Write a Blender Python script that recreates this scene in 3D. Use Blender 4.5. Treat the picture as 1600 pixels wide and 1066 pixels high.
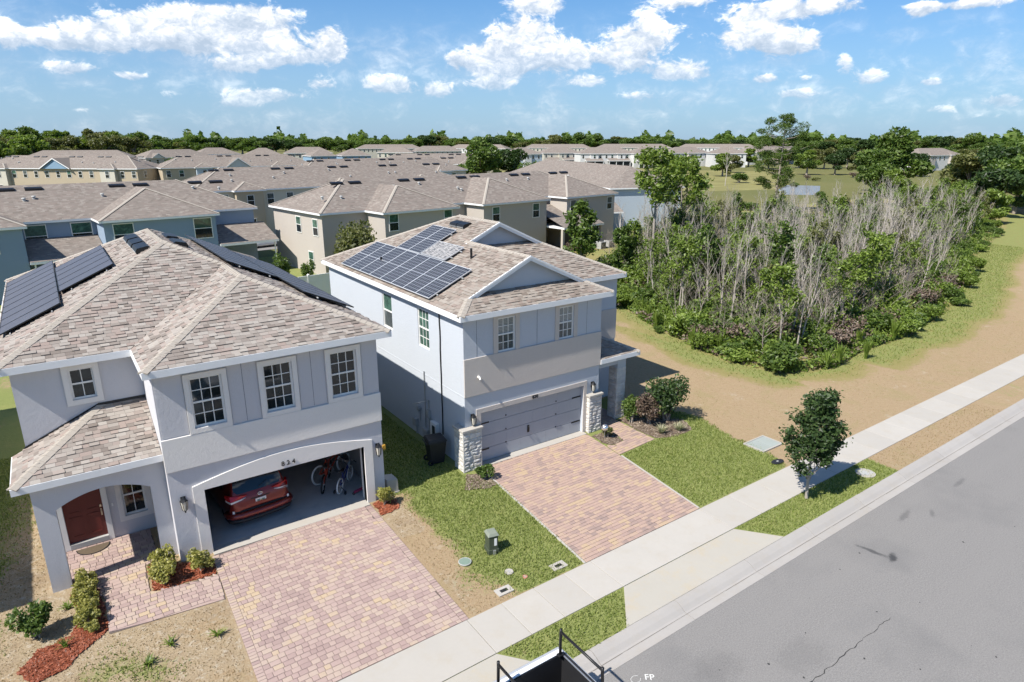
import bpy, math, random
import numpy as np
from mathutils import Vector, Matrix

R = math.radians
scene = bpy.context.scene
for o in list(bpy.data.objects):
    bpy.data.objects.remove(o)

# ---------------------------------------------------------------- camera
cam_data = bpy.data.cameras.new('camera')
cam = bpy.data.objects.new('camera', cam_data)
scene.collection.objects.link(cam)
cam.location = (0, 0, 11.78)
cam.rotation_euler = (R(90 - 17.014), 0, R(55.16 - 90))
cam_data.sensor_width = 36.0
cam_data.lens = 36.0 * 1033.7 / 1600.0
cam_data.clip_start = 0.1
cam_data.clip_end = 8000
scene.camera = cam

# ---------------------------------------------------------------- light
SUN = Vector((-1.0, -0.13, 1.22)).normalized()          # towards the sun
SUN_EL = math.asin(SUN.z)
SUN_AZ = math.atan2(SUN.x, SUN.y)                        # clockwise from +Y
sun_data = bpy.data.lights.new('sun', 'SUN')
sun_data.energy = 2.5
sun_data.angle = R(0.53)
sun_data.color = (1.0, 0.95, 0.87)
sun = bpy.data.objects.new('sun', sun_data)
scene.collection.objects.link(sun)
sun.rotation_euler = SUN.to_track_quat('Z', 'Y').to_euler()

scene.view_settings.view_transform = 'Standard'
scene.view_settings.look = 'None'
scene.view_settings.exposure = 1.70
scene.view_settings.gamma = 1.0
scene.view_settings.use_curve_mapping = False
scene.cycles.max_bounces = 6
scene.cycles.diffuse_bounces = 3
scene.cycles.glossy_bounces = 3
scene.cycles.transmission_bounces = 4
scene.cycles.transparent_max_bounces = 6
scene.cycles.use_adaptive_sampling = True
scene.cycles.adaptive_threshold = 0.015
scene.cycles.use_denoising = True

SKY_STRENGTH = 0.12
SKY_TINT = (0.135, 0.262, 0.365)      # clear air over the coast is bluer and deeper than the model's default
HAZE_COL = (1.25, 1.60, 2.15)
world = bpy.data.worlds.new('World')
scene.world = world
world.use_nodes = True
world.cycles.sampling_method = 'MANUAL'
world.cycles.sample_map_resolution = 256


class NT:
    """small helper to write node trees"""
    def __init__(self, tree):
        self.t = tree
        for n in list(tree.nodes):
            tree.nodes.remove(n)

    def n(self, typ, **kw):
        nd = self.t.nodes.new('ShaderNode' + typ)
        ins = kw.pop('i', {})
        for k, v in kw.items():
            setattr(nd, k, v)
        for k, v in ins.items():
            self.put(nd.inputs[k], v)
        return nd

    def put(self, sock, v):
        if isinstance(v, bpy.types.NodeSocket):
            self.t.links.new(v, sock)
        elif isinstance(v, (tuple, list)) and sock.type == 'RGBA' and len(v) == 3:
            sock.default_value = (*v, 1)
        else:
            sock.default_value = v

    def m(self, op, a, b=None, c=None, clamp=False):
        nd = self.t.nodes.new('ShaderNodeMath')
        nd.operation = op
        nd.use_clamp = clamp
        self.put(nd.inputs[0], a)
        if b is not None:
            self.put(nd.inputs[1], b)
        if c is not None:
            self.put(nd.inputs[2], c)
        return nd.outputs[0]

    def mix(self, f, a, b, blend='MIX'):
        nd = self.t.nodes.new('ShaderNodeMix')
        nd.data_type = 'RGBA'
        nd.blend_type = blend
        nd.clamp_factor = True
        self.put(nd.inputs[0], f)
        self.put(nd.inputs[6], a)
        self.put(nd.inputs[7], b)
        return nd.outputs[2]

    def ramp(self, f, stops, interp='LINEAR'):
        nd = self.t.nodes.new('ShaderNodeValToRGB')
        nd.color_ramp.interpolation = interp
        el = nd.color_ramp.elements
        while len(el) < len(stops):
            el.new(0.5)
        for e, (p, c) in zip(el, stops):
            e.position = p
            e.color = (*c, 1) if len(c) == 3 else c
        self.put(nd.inputs[0], f)
        return nd.outputs[0]

    def noise(self, vec, scale, detail=3.0, rough=0.55, dist=0.0):
        nd = self.n('TexNoise', i={'Scale': scale, 'Detail': detail, 'Roughness': rough, 'Distortion': dist})
        if vec is not None:
            self.put(nd.inputs['Vector'], vec)
        return nd.outputs[0]

    def link(self, a, b):
        self.t.links.new(a, b)


def build_world():
    k = NT(world.node_tree)
    out = k.n('OutputWorld')
    sky = k.n('TexSky')
    sky.sky_type = 'NISHITA'
    sky.sun_disc = False
    sky.sun_elevation = SUN_EL
    sky.sun_rotation = SUN_AZ
    sky.altitude = 20
    sky.air_density = 1.0
    sky.dust_density = 0.6
    sky.ozone_density = 3.0
    tc = k.n('TexCoord')
    sep = k.n('SeparateXYZ', i={0: tc.outputs['Generated']})
    dx, dy, dz = sep.outputs
    az = k.m('MULTIPLY', k.m('ARCTAN2', dy, dx), 180 / math.pi)
    el = k.m('MULTIPLY', k.m('ARCSINE', dz), 180 / math.pi)
    # noise coordinates: angles warped so that clouds flatten towards the horizon
    vec = k.n('CombineXYZ', i={0: az, 1: k.m('MULTIPLY', el, 1.5), 2: 0.0}).outputs[0]
    big = k.noise(vec, 0.16, 6.0, 0.6, 0.3)
    fine = k.noise(vec, 0.55, 6.0, 0.62, 0.6)
    tiny = k.noise(vec, 1.5, 5.0, 0.65, 0.8)
    nz = k.m('ADD', k.m('MULTIPLY', k.m('SUBTRACT', tiny, 0.5), 0.45), k.m('ADD', k.m('MULTIPLY', k.m('SUBTRACT', big, 0.5), 1.5), k.m('MULTIPLY', k.m('SUBTRACT', fine, 0.5), 1.15)))
    # cumulus heaps: azimuth, elevation, half width, half height in degrees
    msum, hsum = None, None
    ang = k.n('CombineXYZ', i={0: az, 1: el, 2: 0.0}).outputs[0]
    for (a, e, rx, ry, w) in CLOUDS:
        q = k.n('VectorMath', operation='MULTIPLY_ADD', i={0: ang, 1: (1.0 / rx, 1.0 / ry, 0.0), 2: (-a / rx, -e / ry, 0.0)}).outputs[0]
        r2 = k.n('VectorMath', operation='DOT_PRODUCT', i={0: q, 1: q}).outputs['Value']
        g = k.m('POWER', 0.37, r2)
        v = k.n('SeparateXYZ', i={0: q}).outputs[1]
        msum = k.m('MULTIPLY_ADD', g, w, msum if msum is not None else 0.0)
        hsum = k.m('MULTIPLY_ADD', g, v, hsum if hsum is not None else 0.0)
    # scattered cumulus outside the view, its cover raised to add fill light
    wide = k.noise(vec, 0.052, 3.0, 0.5)
    wide2 = k.m('MULTIPLY', k.m('SUBTRACT', wide, 0.50), 5.0, clamp=True)
    inview = k.m('MULTIPLY', k.m('SUBTRACT', k.m('ABSOLUTE', k.m('SUBTRACT', az, 55.0)), 37.0), 0.2, clamp=True)
    hi = k.m('MULTIPLY', k.m('SUBTRACT', el, 14.0), 0.2, clamp=True)
    other = k.m('MULTIPLY', wide2, k.m('MAXIMUM', inview, hi))
    mtot = k.m('ADD', k.m('MINIMUM', msum, 1.15), other)
    dens = k.m('ADD', mtot, nz)
    alpha = k.m('SMOOTHSTEP', 0.36, 0.78, dens) if False else k.n('MapRange', interpolation_type='SMOOTHSTEP', i={0: dens, 1: 0.34, 2: 0.72, 3: 0.0, 4: 1.0}).outputs[0]
    # thin, low haze clouds along the horizon
    thin = k.n('MapRange', interpolation_type='SMOOTHSTEP', i={0: k.m('ADD', big, k.m('MULTIPLY', fine, 0.5)), 1: 0.66, 2: 1.0, 3: 0.0, 4: 0.6}).outputs[0]
    low = k.n('MapRange', interpolation_type='SMOOTHSTEP', i={0: el, 1: 11.0, 2: 1.5, 3: 0.0, 4: 1.0}).outputs[0]
    thin = k.m('MULTIPLY', thin, low)
    alpha = k.m('MAXIMUM', alpha, thin)
    fade = k.n('MapRange', i={0: el, 1: 0.0, 2: 7.0, 3: 0.25, 4: 1.0}).outputs[0]
    alpha = k.m('MULTIPLY', alpha, fade)
    # sunlit heads, greyer bases
    hrel = k.m('DIVIDE', hsum, k.m('ADD', msum, 0.15))
    lit = k.m('ADD', k.m('ADD', k.m('MULTIPLY', hrel, 0.55), 0.50), k.m('ADD', k.m('MULTIPLY', k.m('SUBTRACT', fine, 0.5), 2.0), k.m('MULTIPLY', k.m('SUBTRACT', tiny, 0.5), 1.1)))
    ccol = k.ramp(lit, [(0.0, (1.35, 1.65, 2.05)), (0.35, (1.8, 2.05, 2.4)), (0.65, (2.6, 2.7, 2.85)), (1.0, (3.9, 3.9, 3.85))])
    hsv = k.n('Mix', data_type='RGBA', blend_type='MULTIPLY')
    k.put(hsv.inputs[0], 1.0)
    k.put(hsv.inputs[6], sky.outputs[0])
    k.put(hsv.inputs[7], SKY_TINT)
    # moist air low down is paler than the clear Nishita sky
    base = k.mix(k.n('MapRange', interpolation_type='SMOOTHSTEP', i={0: el, 1: 16.0, 2: -1.0, 3: 0.0, 4: 0.62}).outputs[0], hsv.outputs[2], HAZE_COL)
    col = k.mix(alpha, base, ccol)
    bg = k.n('Background', i={'Color': col, 'Strength': SKY_STRENGTH})
    k.link(bg.outputs[0], out.inputs[0])
CLOUDS = [(81.88, 7.51, 4.24, 1.39, 1),
          (75.21, 8.61, 4.22, 1.27, 1),
          (77.81, 6.91, 3.25, 0.68, 0.8),
          (87.39, 6.34, 1.82, 0.71, 0.8),
          (84.57, 6.53, 1.93, 0.81, 0.7),
          (90.33, 6.39, 1.29, 1.07, 0.8),
          (72.52, 6.13, 3.35, 1.16, 1),
          (69.12, 7.26, 1.05, 1.16, 0.8),
          (76.03, 5.25, 1.71, 0.49, 0.9),
          (86.76, 4.63, 2.24, 0.53, 0.7),
          (83.36, 4.24, 1.4, 0.38, 0.8),
          (81.21, 2.98, 1.09, 0.7, 0.55),
          (79.22, 3.21, 0.78, 0.62, 0.5),
          (73.73, 3.28, 3.74, 0.65, 0.75),
          (70.33, 4.14, 1.35, 0.56, 0.7),
          (76.56, 2.59, 1.63, 0.41, 0.6),
          (64.91, 4.13, 2.41, 0.81, 0.9),
          (60.96, 3.69, 1.44, 0.82, 0.75),
          (59.51, 6.07, 1.12, 0.7, 0.75),
          (54.4, 7.66, 2.64, 1.65, 1.05),
          (55.67, 5.95, 2.82, 1.22, 0.95),
          (56.71, 4.19, 2.07, 0.67, 0.7),
          (50.81, 6.26, 1.83, 1.31, 0.8),
          (44.61, 7.54, 3.04, 1.62, 1.1),
          (46.76, 6.03, 2.26, 1.02, 0.95),
          (41.75, 5.01, 3.02, 0.79, 0.95),
          (48.72, 4.35, 1.84, 0.67, 0.7),
          (44.86, 3.26, 2.77, 0.58, 0.55),
          (36.78, 7.41, 2.83, 1.13, 0.95),
          (33.8, 6.8, 2.3, 0.86, 0.95),
          (33.42, 9.05, 4.33, 0.71, 1.05),
          (53.16, 9.99, 2.4, 0.62, 0.9),
          (42.11, 9.87, 1.81, 0.34, 0.8),
          (30.17, 5.27, 0.84, 0.86, 0.85),
          (28.29, 4.25, 1.4, 0.6, 0.9),
          (35.46, 4.4, 1.19, 0.36, 0.85),
          (33.17, 3.26, 1.43, 0.41, 0.8),
          (32.72, 4.36, 0.53, 0.27, 0.7),
          (24.55, 3.81, 0.84, 0.29, 0.8),
          (20.15, 2.52, 1.4, 0.48, 0.8),
          (23.62, 1.99, 1.29, 0.38, 0.65),
          (25.85, 8.39, 0.92, 0.59, 0.9),
          (23.3, 8.52, 2.71, 0.34, 0.85),
          (28.83, 1.56, 1.18, 0.36, 0.5),
          (20.65, 1.39, 1.64, 0.33, 0.55),
          (60.38, 2.42, 2.28, 0.34, 0.45),
          (86.64, 1.91, 2.29, 0.34, 0.45)]
build_world()

# ---------------------------------------------------------------- mesh helpers
COL = scene.collection
ORG = {}            # thing name -> world origin, for things modelled in world coordinates


def root_of(o):
    while o.parent is not None:
        o = o.parent
    return o


class MB:
    def __init__(self):
        self.v, self.f = [], []

    def add(self, vs, fs):
        b = len(self.v)
        self.v.extend([tuple(p) for p in vs])
        self.f.extend([tuple(b + i for i in f) for f in fs])
        return self

    def poly(self, pts):
        return self.add(pts, [tuple(range(len(pts)))])

    def box(self, x0, y0, z0, x1, y1, z1):
        return self.add([(x0, y0, z0), (x1, y0, z0), (x1, y1, z0), (x0, y1, z0), (x0, y0, z1), (x1, y0, z1), (x1, y1, z1), (x0, y1, z1)],
                        [(3, 2, 1, 0), (4, 5, 6, 7), (0, 1, 5, 4), (1, 2, 6, 5), (2, 3, 7, 6), (3, 0, 4, 7)])

    def prism(self, pts, vec):
        n = len(pts)
        q = [(p[0] + vec[0], p[1] + vec[1], p[2] + vec[2]) for p in pts]
        return self.add(list(pts) + q, [tuple(reversed(range(n))), tuple(range(n, 2 * n))] +
                        [(i, (i + 1) % n, n + (i + 1) % n, n + i) for i in range(n)])

    def tube(self, pts, rad, n=6, cap=True):
        pts = [Vector(p) for p in pts]
        if not isinstance(rad, (list, tuple)):
            rad = [rad] * len(pts)
        vs, fs = [], []
        ref = None
        for i, p in enumerate(pts):
            d = (pts[min(i + 1, len(pts) - 1)] - pts[max(i - 1, 0)]).normalized()
            if ref is None:
                ref = d.orthogonal().normalized()
            ref = (ref - d * ref.dot(d))
            ref = ref.normalized() if ref.length > 1e-6 else d.orthogonal().normalized()
            s = d.cross(ref)
            for k in range(n):
                a = 2 * math.pi * k / n
                vs.append(p + (ref * math.cos(a) + s * math.sin(a)) * rad[i])
        for i in range(len(pts) - 1):
            for k in range(n):
                fs.append((i * n + k, i * n + (k + 1) % n, (i + 1) * n + (k + 1) % n, (i + 1) * n + k))
        if cap:
            fs.append(tuple(reversed(range(n))))
            fs.append(tuple(range((len(pts) - 1) * n, len(pts) * n)))
        return self.add(vs, fs)

    def ring(self, c, r, tr, axis='x', n=20, m=6, sx=1.0, sz=1.0):
        """torus"""
        vs, fs = [], []
        for i in range(n):
            a = 2 * math.pi * i / n
            for j in range(m):
                b = 2 * math.pi * j / m
                rr = r + tr * math.cos(b)
                u, w, d = rr * math.cos(a) * sx, rr * math.sin(a) * sz, tr * math.sin(b)
                p = {'x': (d, u, w), 'y': (u, d, w), 'z': (u, w, d)}[axis]
                vs.append((c[0] + p[0], c[1] + p[1], c[2] + p[2]))
        for i in range(n):
            for j in range(m):
                fs.append((i * m + j, ((i + 1) % n) * m + j, ((i + 1) % n) * m + (j + 1) % m, i * m + (j + 1) % m))
        return self.add(vs, fs)

    def disc(self, c, r, h, n=20, axis='z'):
        pts = []
        for i in range(n):
            a = 2 * math.pi * i / n
            u, w = r * math.cos(a), r * math.sin(a)
            pts.append({'z': (c[0] + u, c[1] + w, c[2]), 'y': (c[0] + u, c[1], c[2] + w), 'x': (c[0], c[1] + u, c[2] + w)}[axis])
        return self.prism(pts, {'z': (0, 0, h), 'y': (0, h, 0), 'x': (h, 0, 0)}[axis])

    def mesh(self, name, off=(0, 0, 0)):
        me = bpy.data.meshes.new(name)
        me.from_pydata([(x - off[0], y - off[1], z - off[2]) for x, y, z in self.v], [], self.f)
        me.validate()
        me.update()
        return me

    def build(self, name, mat, parent=None, smooth=False, bevel=0.0, loc=None):
        off = (0, 0, 0)
        if parent is not None:
            off = ORG.get(root_of(parent).name, (0, 0, 0))
        elif loc is not None:
            off = loc
        me = self.mesh(name, off)
        me.materials.append(mat)
        o = link(name, me, parent)
        if parent is None and loc is not None:
            o.location = loc
        if smooth:
            me.shade_smooth()
        if bevel > 0:
            b = o.modifiers.new('bevel', 'BEVEL')
            b.width = bevel
            b.segments = 2
            b.limit_method = 'ANGLE'
        return o


def link(name, data, parent=None):
    o = bpy.data.objects.new(name, data)
    COL.objects.link(o)
    if parent is not None:
        o.parent = parent
    return o


def fast_mesh(name, verts, faces, mat=None):
    verts = np.asarray(verts, dtype=np.float32)
    faces = np.asarray(faces, dtype=np.int32)
    me = bpy.data.meshes.new(name)
    nf, k = faces.shape
    me.vertices.add(len(verts))
    me.vertices.foreach_set('co', verts.ravel())
    me.loops.add(nf * k)
    me.loops.foreach_set('vertex_index', faces.ravel())
    me.polygons.add(nf)
    me.polygons.foreach_set('loop_start', np.arange(0, nf * k, k, dtype=np.int32))
    me.update(calc_edges=True)
    me.shade_flat()
    if mat is not None:
        me.materials.append(mat)
    return me


def tag(o, label=None, cat=None, group=None, kind=None):
    if label:
        o['label'] = label
    if cat:
        o['category'] = cat
    if group:
        o['group'] = group
    if kind:
        o['kind'] = kind
    return o


def thing(name, label, cat, loc=(0, 0, 0), rz=0.0, group=None, world=False):
    """an Empty at the base of a thing; world=True: its parts are written in world coordinates"""
    o = link(name, None)
    o.location = loc
    o.rotation_euler = (0, 0, rz)
    tag(o, label, cat, group)
    if world:
        ORG[o.name] = tuple(loc)
    return o


def struct(o):
    o['kind'] = 'structure'
    return o


def struct_root(name, loc=(0, 0, 0)):
    o = link(name, None)
    o.location = loc
    o['kind'] = 'structure'
    ORG[o.name] = tuple(loc)
    return o


def dup(root, loc, rz=None, scale=None, label=None, group=None, parent=None):
    def cp(o, par):
        c = o.copy()
        COL.objects.link(c)
        c.parent = par
        for ch in KIDS.get(o.name, ()):
            cp(ch, c)
        return c
    KIDS.clear()
    def walk(o):
        KIDS[o.name] = list(o.children)
        for ch in o.children:
            walk(ch)
    walk(root)
    c = cp(root, parent)
    c.location = loc
    if rz is not None:
        c.rotation_euler = (0, 0, rz)
    if scale is not None:
        c.scale = scale if isinstance(scale, (tuple, list)) else (scale,) * 3
    if label:
        c['label'] = label
    if group:
        c['group'] = group
    return c


KIDS = {}


def text_mesh(body, size, depth):
    cu = bpy.data.curves.new('lettering', 'FONT')
    cu.body = body
    cu.size = size
    cu.extrude = depth
    cu.align_x = 'CENTER'
    cu.align_y = 'CENTER'
    o = bpy.data.objects.new('lettering_source', cu)
    COL.objects.link(o)
    dg = bpy.context.evaluated_depsgraph_get()
    me = bpy.data.meshes.new_from_object(o.evaluated_get(dg))
    bpy.data.objects.remove(o)
    bpy.data.curves.remove(cu)
    return me


def holes_panel(mb, fn, u0, u1, w0, w1, holes, th):
    """a slab with rectangular openings; fn(u, w, d) maps to space, d = depth behind the face"""
    us = sorted({u0, u1, *[h[0] for h in holes], *[h[1] for h in holes]})
    ws = sorted({w0, w1, *[h[2] for h in holes], *[h[3] for h in holes]})
    us = [u for u in us if u0 <= u <= u1]
    ws = [w for w in ws if w0 <= w <= w1]
    def solid(i, j):
        if i < 0 or j < 0 or i >= len(us) - 1 or j >= len(ws) - 1:
            return False
        uc, wc = (us[i] + us[i + 1]) / 2, (ws[j] + ws[j + 1]) / 2
        return not any(h[0] < uc < h[1] and h[2] < wc < h[3] for h in holes)
    for i in range(len(us) - 1):
        for j in range(len(ws) - 1):
            if not solid(i, j):
                continue
            a, b, c, d = us[i], us[i + 1], ws[j], ws[j + 1]
            mb.poly([fn(a, c, 0), fn(b, c, 0), fn(b, d, 0), fn(a, d, 0)])
            mb.poly([fn(a, d, th), fn(b, d, th), fn(b, c, th), fn(a, c, th)])
            if not solid(i - 1, j):
                mb.poly([fn(a, c, th), fn(a, c, 0), fn(a, d, 0), fn(a, d, th)])
            if not solid(i + 1, j):
                mb.poly([fn(b, c, 0), fn(b, c, th), fn(b, d, th), fn(b, d, 0)])
            if not solid(i, j - 1):
                mb.poly([fn(a, c, 0), fn(a, c, th), fn(b, c, th), fn(b, c, 0)])
            if not solid(i, j + 1):
                mb.poly([fn(a, d, th), fn(a, d, 0), fn(b, d, 0), fn(b, d, th)])
    return mb


def face_y(y):                       # wall seen from the street (-Y side)
    return lambda u, w, d: (u, y + d, w)


def face_xm(x):                      # wall facing -X
    return lambda u, w, d: (x + d, u, w)


def face_xp(x):                      # wall facing +X
    return lambda u, w, d: (x - d, u, w)


def face_yp(y):                      # wall facing +Y
    return lambda u, w, d: (u, y - d, w)


def slab(mb, fn, u0, u1, w0, w1, d0, d1):
    """box between depths d0 and d1 on a wall"""
    ps = [fn(u0, w0, d0), fn(u1, w0, d0), fn(u1, w1, d0), fn(u0, w1, d0), fn(u0, w0, d1), fn(u1, w0, d1), fn(u1, w1, d1), fn(u0, w1, d1)]
    return mb.add(ps, [(0, 1, 2, 3), (7, 6, 5, 4), (0, 4, 5, 1), (1, 5, 6, 2), (2, 6, 7, 3), (3, 7, 4, 0)])


def smooth_noise(x, y, seed=0):
    """cheap value noise for placing patches"""
    rs = np.random.RandomState(seed)
    out = np.zeros_like(x, dtype=float)
    for k in range(7):
        a = rs.uniform(0, 2 * math.pi)
        fr = rs.uniform(0.5, 1.6)
        ph = rs.uniform(0, 6.28, 2)
        u = (x * math.cos(a) + y * math.sin(a)) * fr
        w = (-x * math.sin(a) + y * math.cos(a)) * fr
        out += np.sin(u + ph[0] + 1.3 * np.sin(w * 0.7 + ph[1]))
    return out / 4.0

# ---------------------------------------------------------------- materials
def new_mat(name):
    m = bpy.data.materials.new(name)
    m.use_nodes = True
    k = NT(m.node_tree)
    out = k.n('OutputMaterial')
    return m, k, out


def bsdf(k, out, color, rough=0.8, metal=0.0, spec=0.4, normal=None, **kw):
    b = k.n('BsdfPrincipled')
    k.put(b.inputs['Base Color'], color)
    k.put(b.inputs['Roughness'], rough)
    k.put(b.inputs['Metallic'], metal)
    k.put(b.inputs['Specular IOR Level'], spec)
    for a, v in kw.items():
        k.put(b.inputs[a], v)
    if normal is not None:
        k.link(normal, b.inputs['Normal'])
    k.link(b.outputs[0], out.inputs[0])
    return b


def bump(k, h, strength=0.3, dist=0.02):
    return k.n('Bump', i={'Strength': strength, 'Distance': dist, 'Height': h}).outputs[0]


def wpos(k):
    return k.n('NewGeometry').outputs['Position']


def opos(k):
    return k.n('TexCoord').outputs['Object']


def scale_col(c, s):
    return tuple(min(1, x * s) for x in c)


def mat_plain(name, col, rough=0.7, metal=0.0, spec=0.4, var=0.10, scale=6.0, bump_s=0.0):
    m, k, out = new_mat(name)
    p = wpos(k)
    n = k.noise(p, scale, 4, 0.6)
    c = k.mix(n, scale_col(col, 1 - var), scale_col(col, 1 + var))
    nm = bump(k, k.noise(p, scale * 8, 3), bump_s, 0.01) if bump_s else None
    bsdf(k, out, c, rough, metal, spec, nm)
    return m


def mat_stucco(name, col, var=0.05, streak=0.08):
    m, k, out = new_mat(name)
    p = wpos(k)
    big = k.noise(p, 0.5, 5, 0.65)
    mp = k.n('Mapping', i={'Scale': (3.0, 3.0, 0.25)})
    k.link(p, mp.inputs[0])
    st = k.noise(mp.outputs[0], 1.6, 4, 0.6)
    c = k.mix(big, scale_col(col, 1 - var), scale_col(col, 1 + var))
    c = k.mix(k.m('MULTIPLY', k.m('SUBTRACT', st, 0.55), 3.0 * streak * 4, clamp=True), c, scale_col(col, 0.78))
    g = k.noise(p, 38, 4, 0.7)
    g2 = k.noise(p, 9, 3, 0.6)
    bsdf(k, out, c, 0.9, 0, 0.2, bump(k, k.m('ADD', g, g2), 0.42, 0.02))
    return m


def mat_shingle(name, cols, geo=True):
    """cols: dark, mid, light, warm"""
    m, k, out = new_mat(name)
    g = k.n('NewGeometry')
    p = g.outputs['Position']
    if geo:
        rnd = k.m('FRACT', k.m('ADD', g.outputs['Random Per Island'], k.n('ObjectInfo').outputs['Random']))
        c = k.ramp(rnd, [(0.0, cols[0]), (0.25, cols[1]), (0.5, cols[2]), (0.75, cols[3]), (0.9, cols[1]), (1.0, cols[2])], 'LINEAR')
        c = k.mix(k.m('MULTIPLY', k.noise(p, 0.35, 3), 0.2), c, cols[1])
        c = k.mix(0.28, c, k.mix(k.noise(p, 90, 2, 0.8), scale_col(cols[1], 0.6), scale_col(cols[2], 1.3)))
        bsdf(k, out, c, 0.92, 0, 0.15, bump(k, k.noise(p, 120, 2, 0.8), 0.3, 0.004))
    else:
        # far roofs: tabs too small to pick apart
        tc = k.n('TexCoord').outputs['UV']
        br = k.n('TexBrick', i={'Color1': (0, 0, 0, 1), 'Color2': (1, 1, 1, 1), 'Mortar': (0.25, 0.25, 0.25, 1), 'Scale': 1.0, 'Mortar Size': 0.006, 'Bias': 0.0, 'Brick Width': 0.30, 'Row Height': 0.17})
        k.link(tc, br.inputs['Vector'])
        rnd = k.m('ADD', k.m('MULTIPLY', k.n('SeparateColor', i={0: br.outputs[0]}).outputs[0], 0.8), k.m('MULTIPLY', k.noise(p, 2.2, 4, 0.7), 0.25))
        c = k.ramp(rnd, [(0.0, cols[0]), (0.3, cols[1]), (0.6, cols[3]), (0.95, cols[2])])
        c = k.mix(k.m('MULTIPLY', k.noise(p, 0.25, 3), 0.5), c, cols[1])
        bsdf(k, out, c, 0.92, 0, 0.15, bump(k, br.outputs[1], -0.4, 0.01))
    return m


def mat_leaf(name, c0, c1, c2, trans=0.42, gloss=0.02):
    m, k, out = new_mat(name)
    g = k.n('NewGeometry')
    rnd = k.m('FRACT', k.m('ADD', g.outputs['Random Per Island'], k.m('MULTIPLY', k.n('ObjectInfo').outputs['Random'], 0.25)))
    c = k.ramp(rnd, [(0.0, c0), (0.5, c1), (0.9, c2), (1.0, scale_col(c2, 1.25))])
    c = k.mix(k.m('MULTIPLY', k.n('ObjectInfo').outputs['Random'], 0.45), c, scale_col(c1, 0.75))
    d = k.n('BsdfDiffuse', i={'Color': c, 'Roughness': 0.6})
    t = k.n('BsdfTranslucent', i={'Color': k.mix(1.0, c, (0.95, 1.0, 0.55), 'MULTIPLY')})
    gl = k.n('BsdfGlossy', i={'Color': (1, 1, 1, 1), 'Roughness': 0.45})
    mx = k.n('MixShader', i={0: trans})
    k.link(d.outputs[0], mx.inputs[1])
    k.link(t.outputs[0], mx.inputs[2])
    mx2 = k.n('MixShader', i={0: gloss})
    k.link(mx.outputs[0], mx2.inputs[1])
    k.link(gl.outputs[0], mx2.inputs[2])
    k.link(mx2.outputs[0], out.inputs[0])
    return m


def mat_bark(name, c0, c1):
    m, k, out = new_mat(name)
    p = wpos(k)
    mp = k.n('Mapping', i={'Scale': (9.0, 9.0, 1.6)})
    k.link(p, mp.inputs[0])
    n = k.noise(mp.outputs[0], 2.0, 4, 0.7)
    rnd = k.n('ObjectInfo').outputs['Random']
    c = k.mix(k.m('MULTIPLY', k.m('ADD', n, rnd), 0.5), c0, c1)
    bsdf(k, out, c, 0.9, 0, 0.2, bump(k, n, 0.4, 0.02))
    return m


def mat_concrete(name, col, var=0.10, stain=(0.62, 0.55, 0.42), st=0.2):
    m, k, out = new_mat(name)
    p = wpos(k)
    rnd = k.n('ObjectInfo').outputs['Random']
    a = k.noise(p, 0.7, 5, 0.65)
    b = k.noise(p, 14, 4, 0.7)
    c = k.mix(a, scale_col(col, 1 - var), scale_col(col, 1 + var))
    c = k.mix(k.m('MULTIPLY', rnd, 0.5), c, scale_col(col, 0.86))
    c = k.mix(k.m('MULTIPLY', b, 0.25), c, scale_col(col, 0.75))
    c = k.mix(k.m('MULTIPLY', k.m('SUBTRACT', k.noise(p, 1.7, 5, 0.7), 0.5), 5 * st, clamp=True), c, tuple(col[i] * stain[i] * 1.35 for i in range(3)))
    bsdf(k, out, c, 0.88, 0, 0.25, bump(k, b, 0.15, 0.006))
    return m


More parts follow.
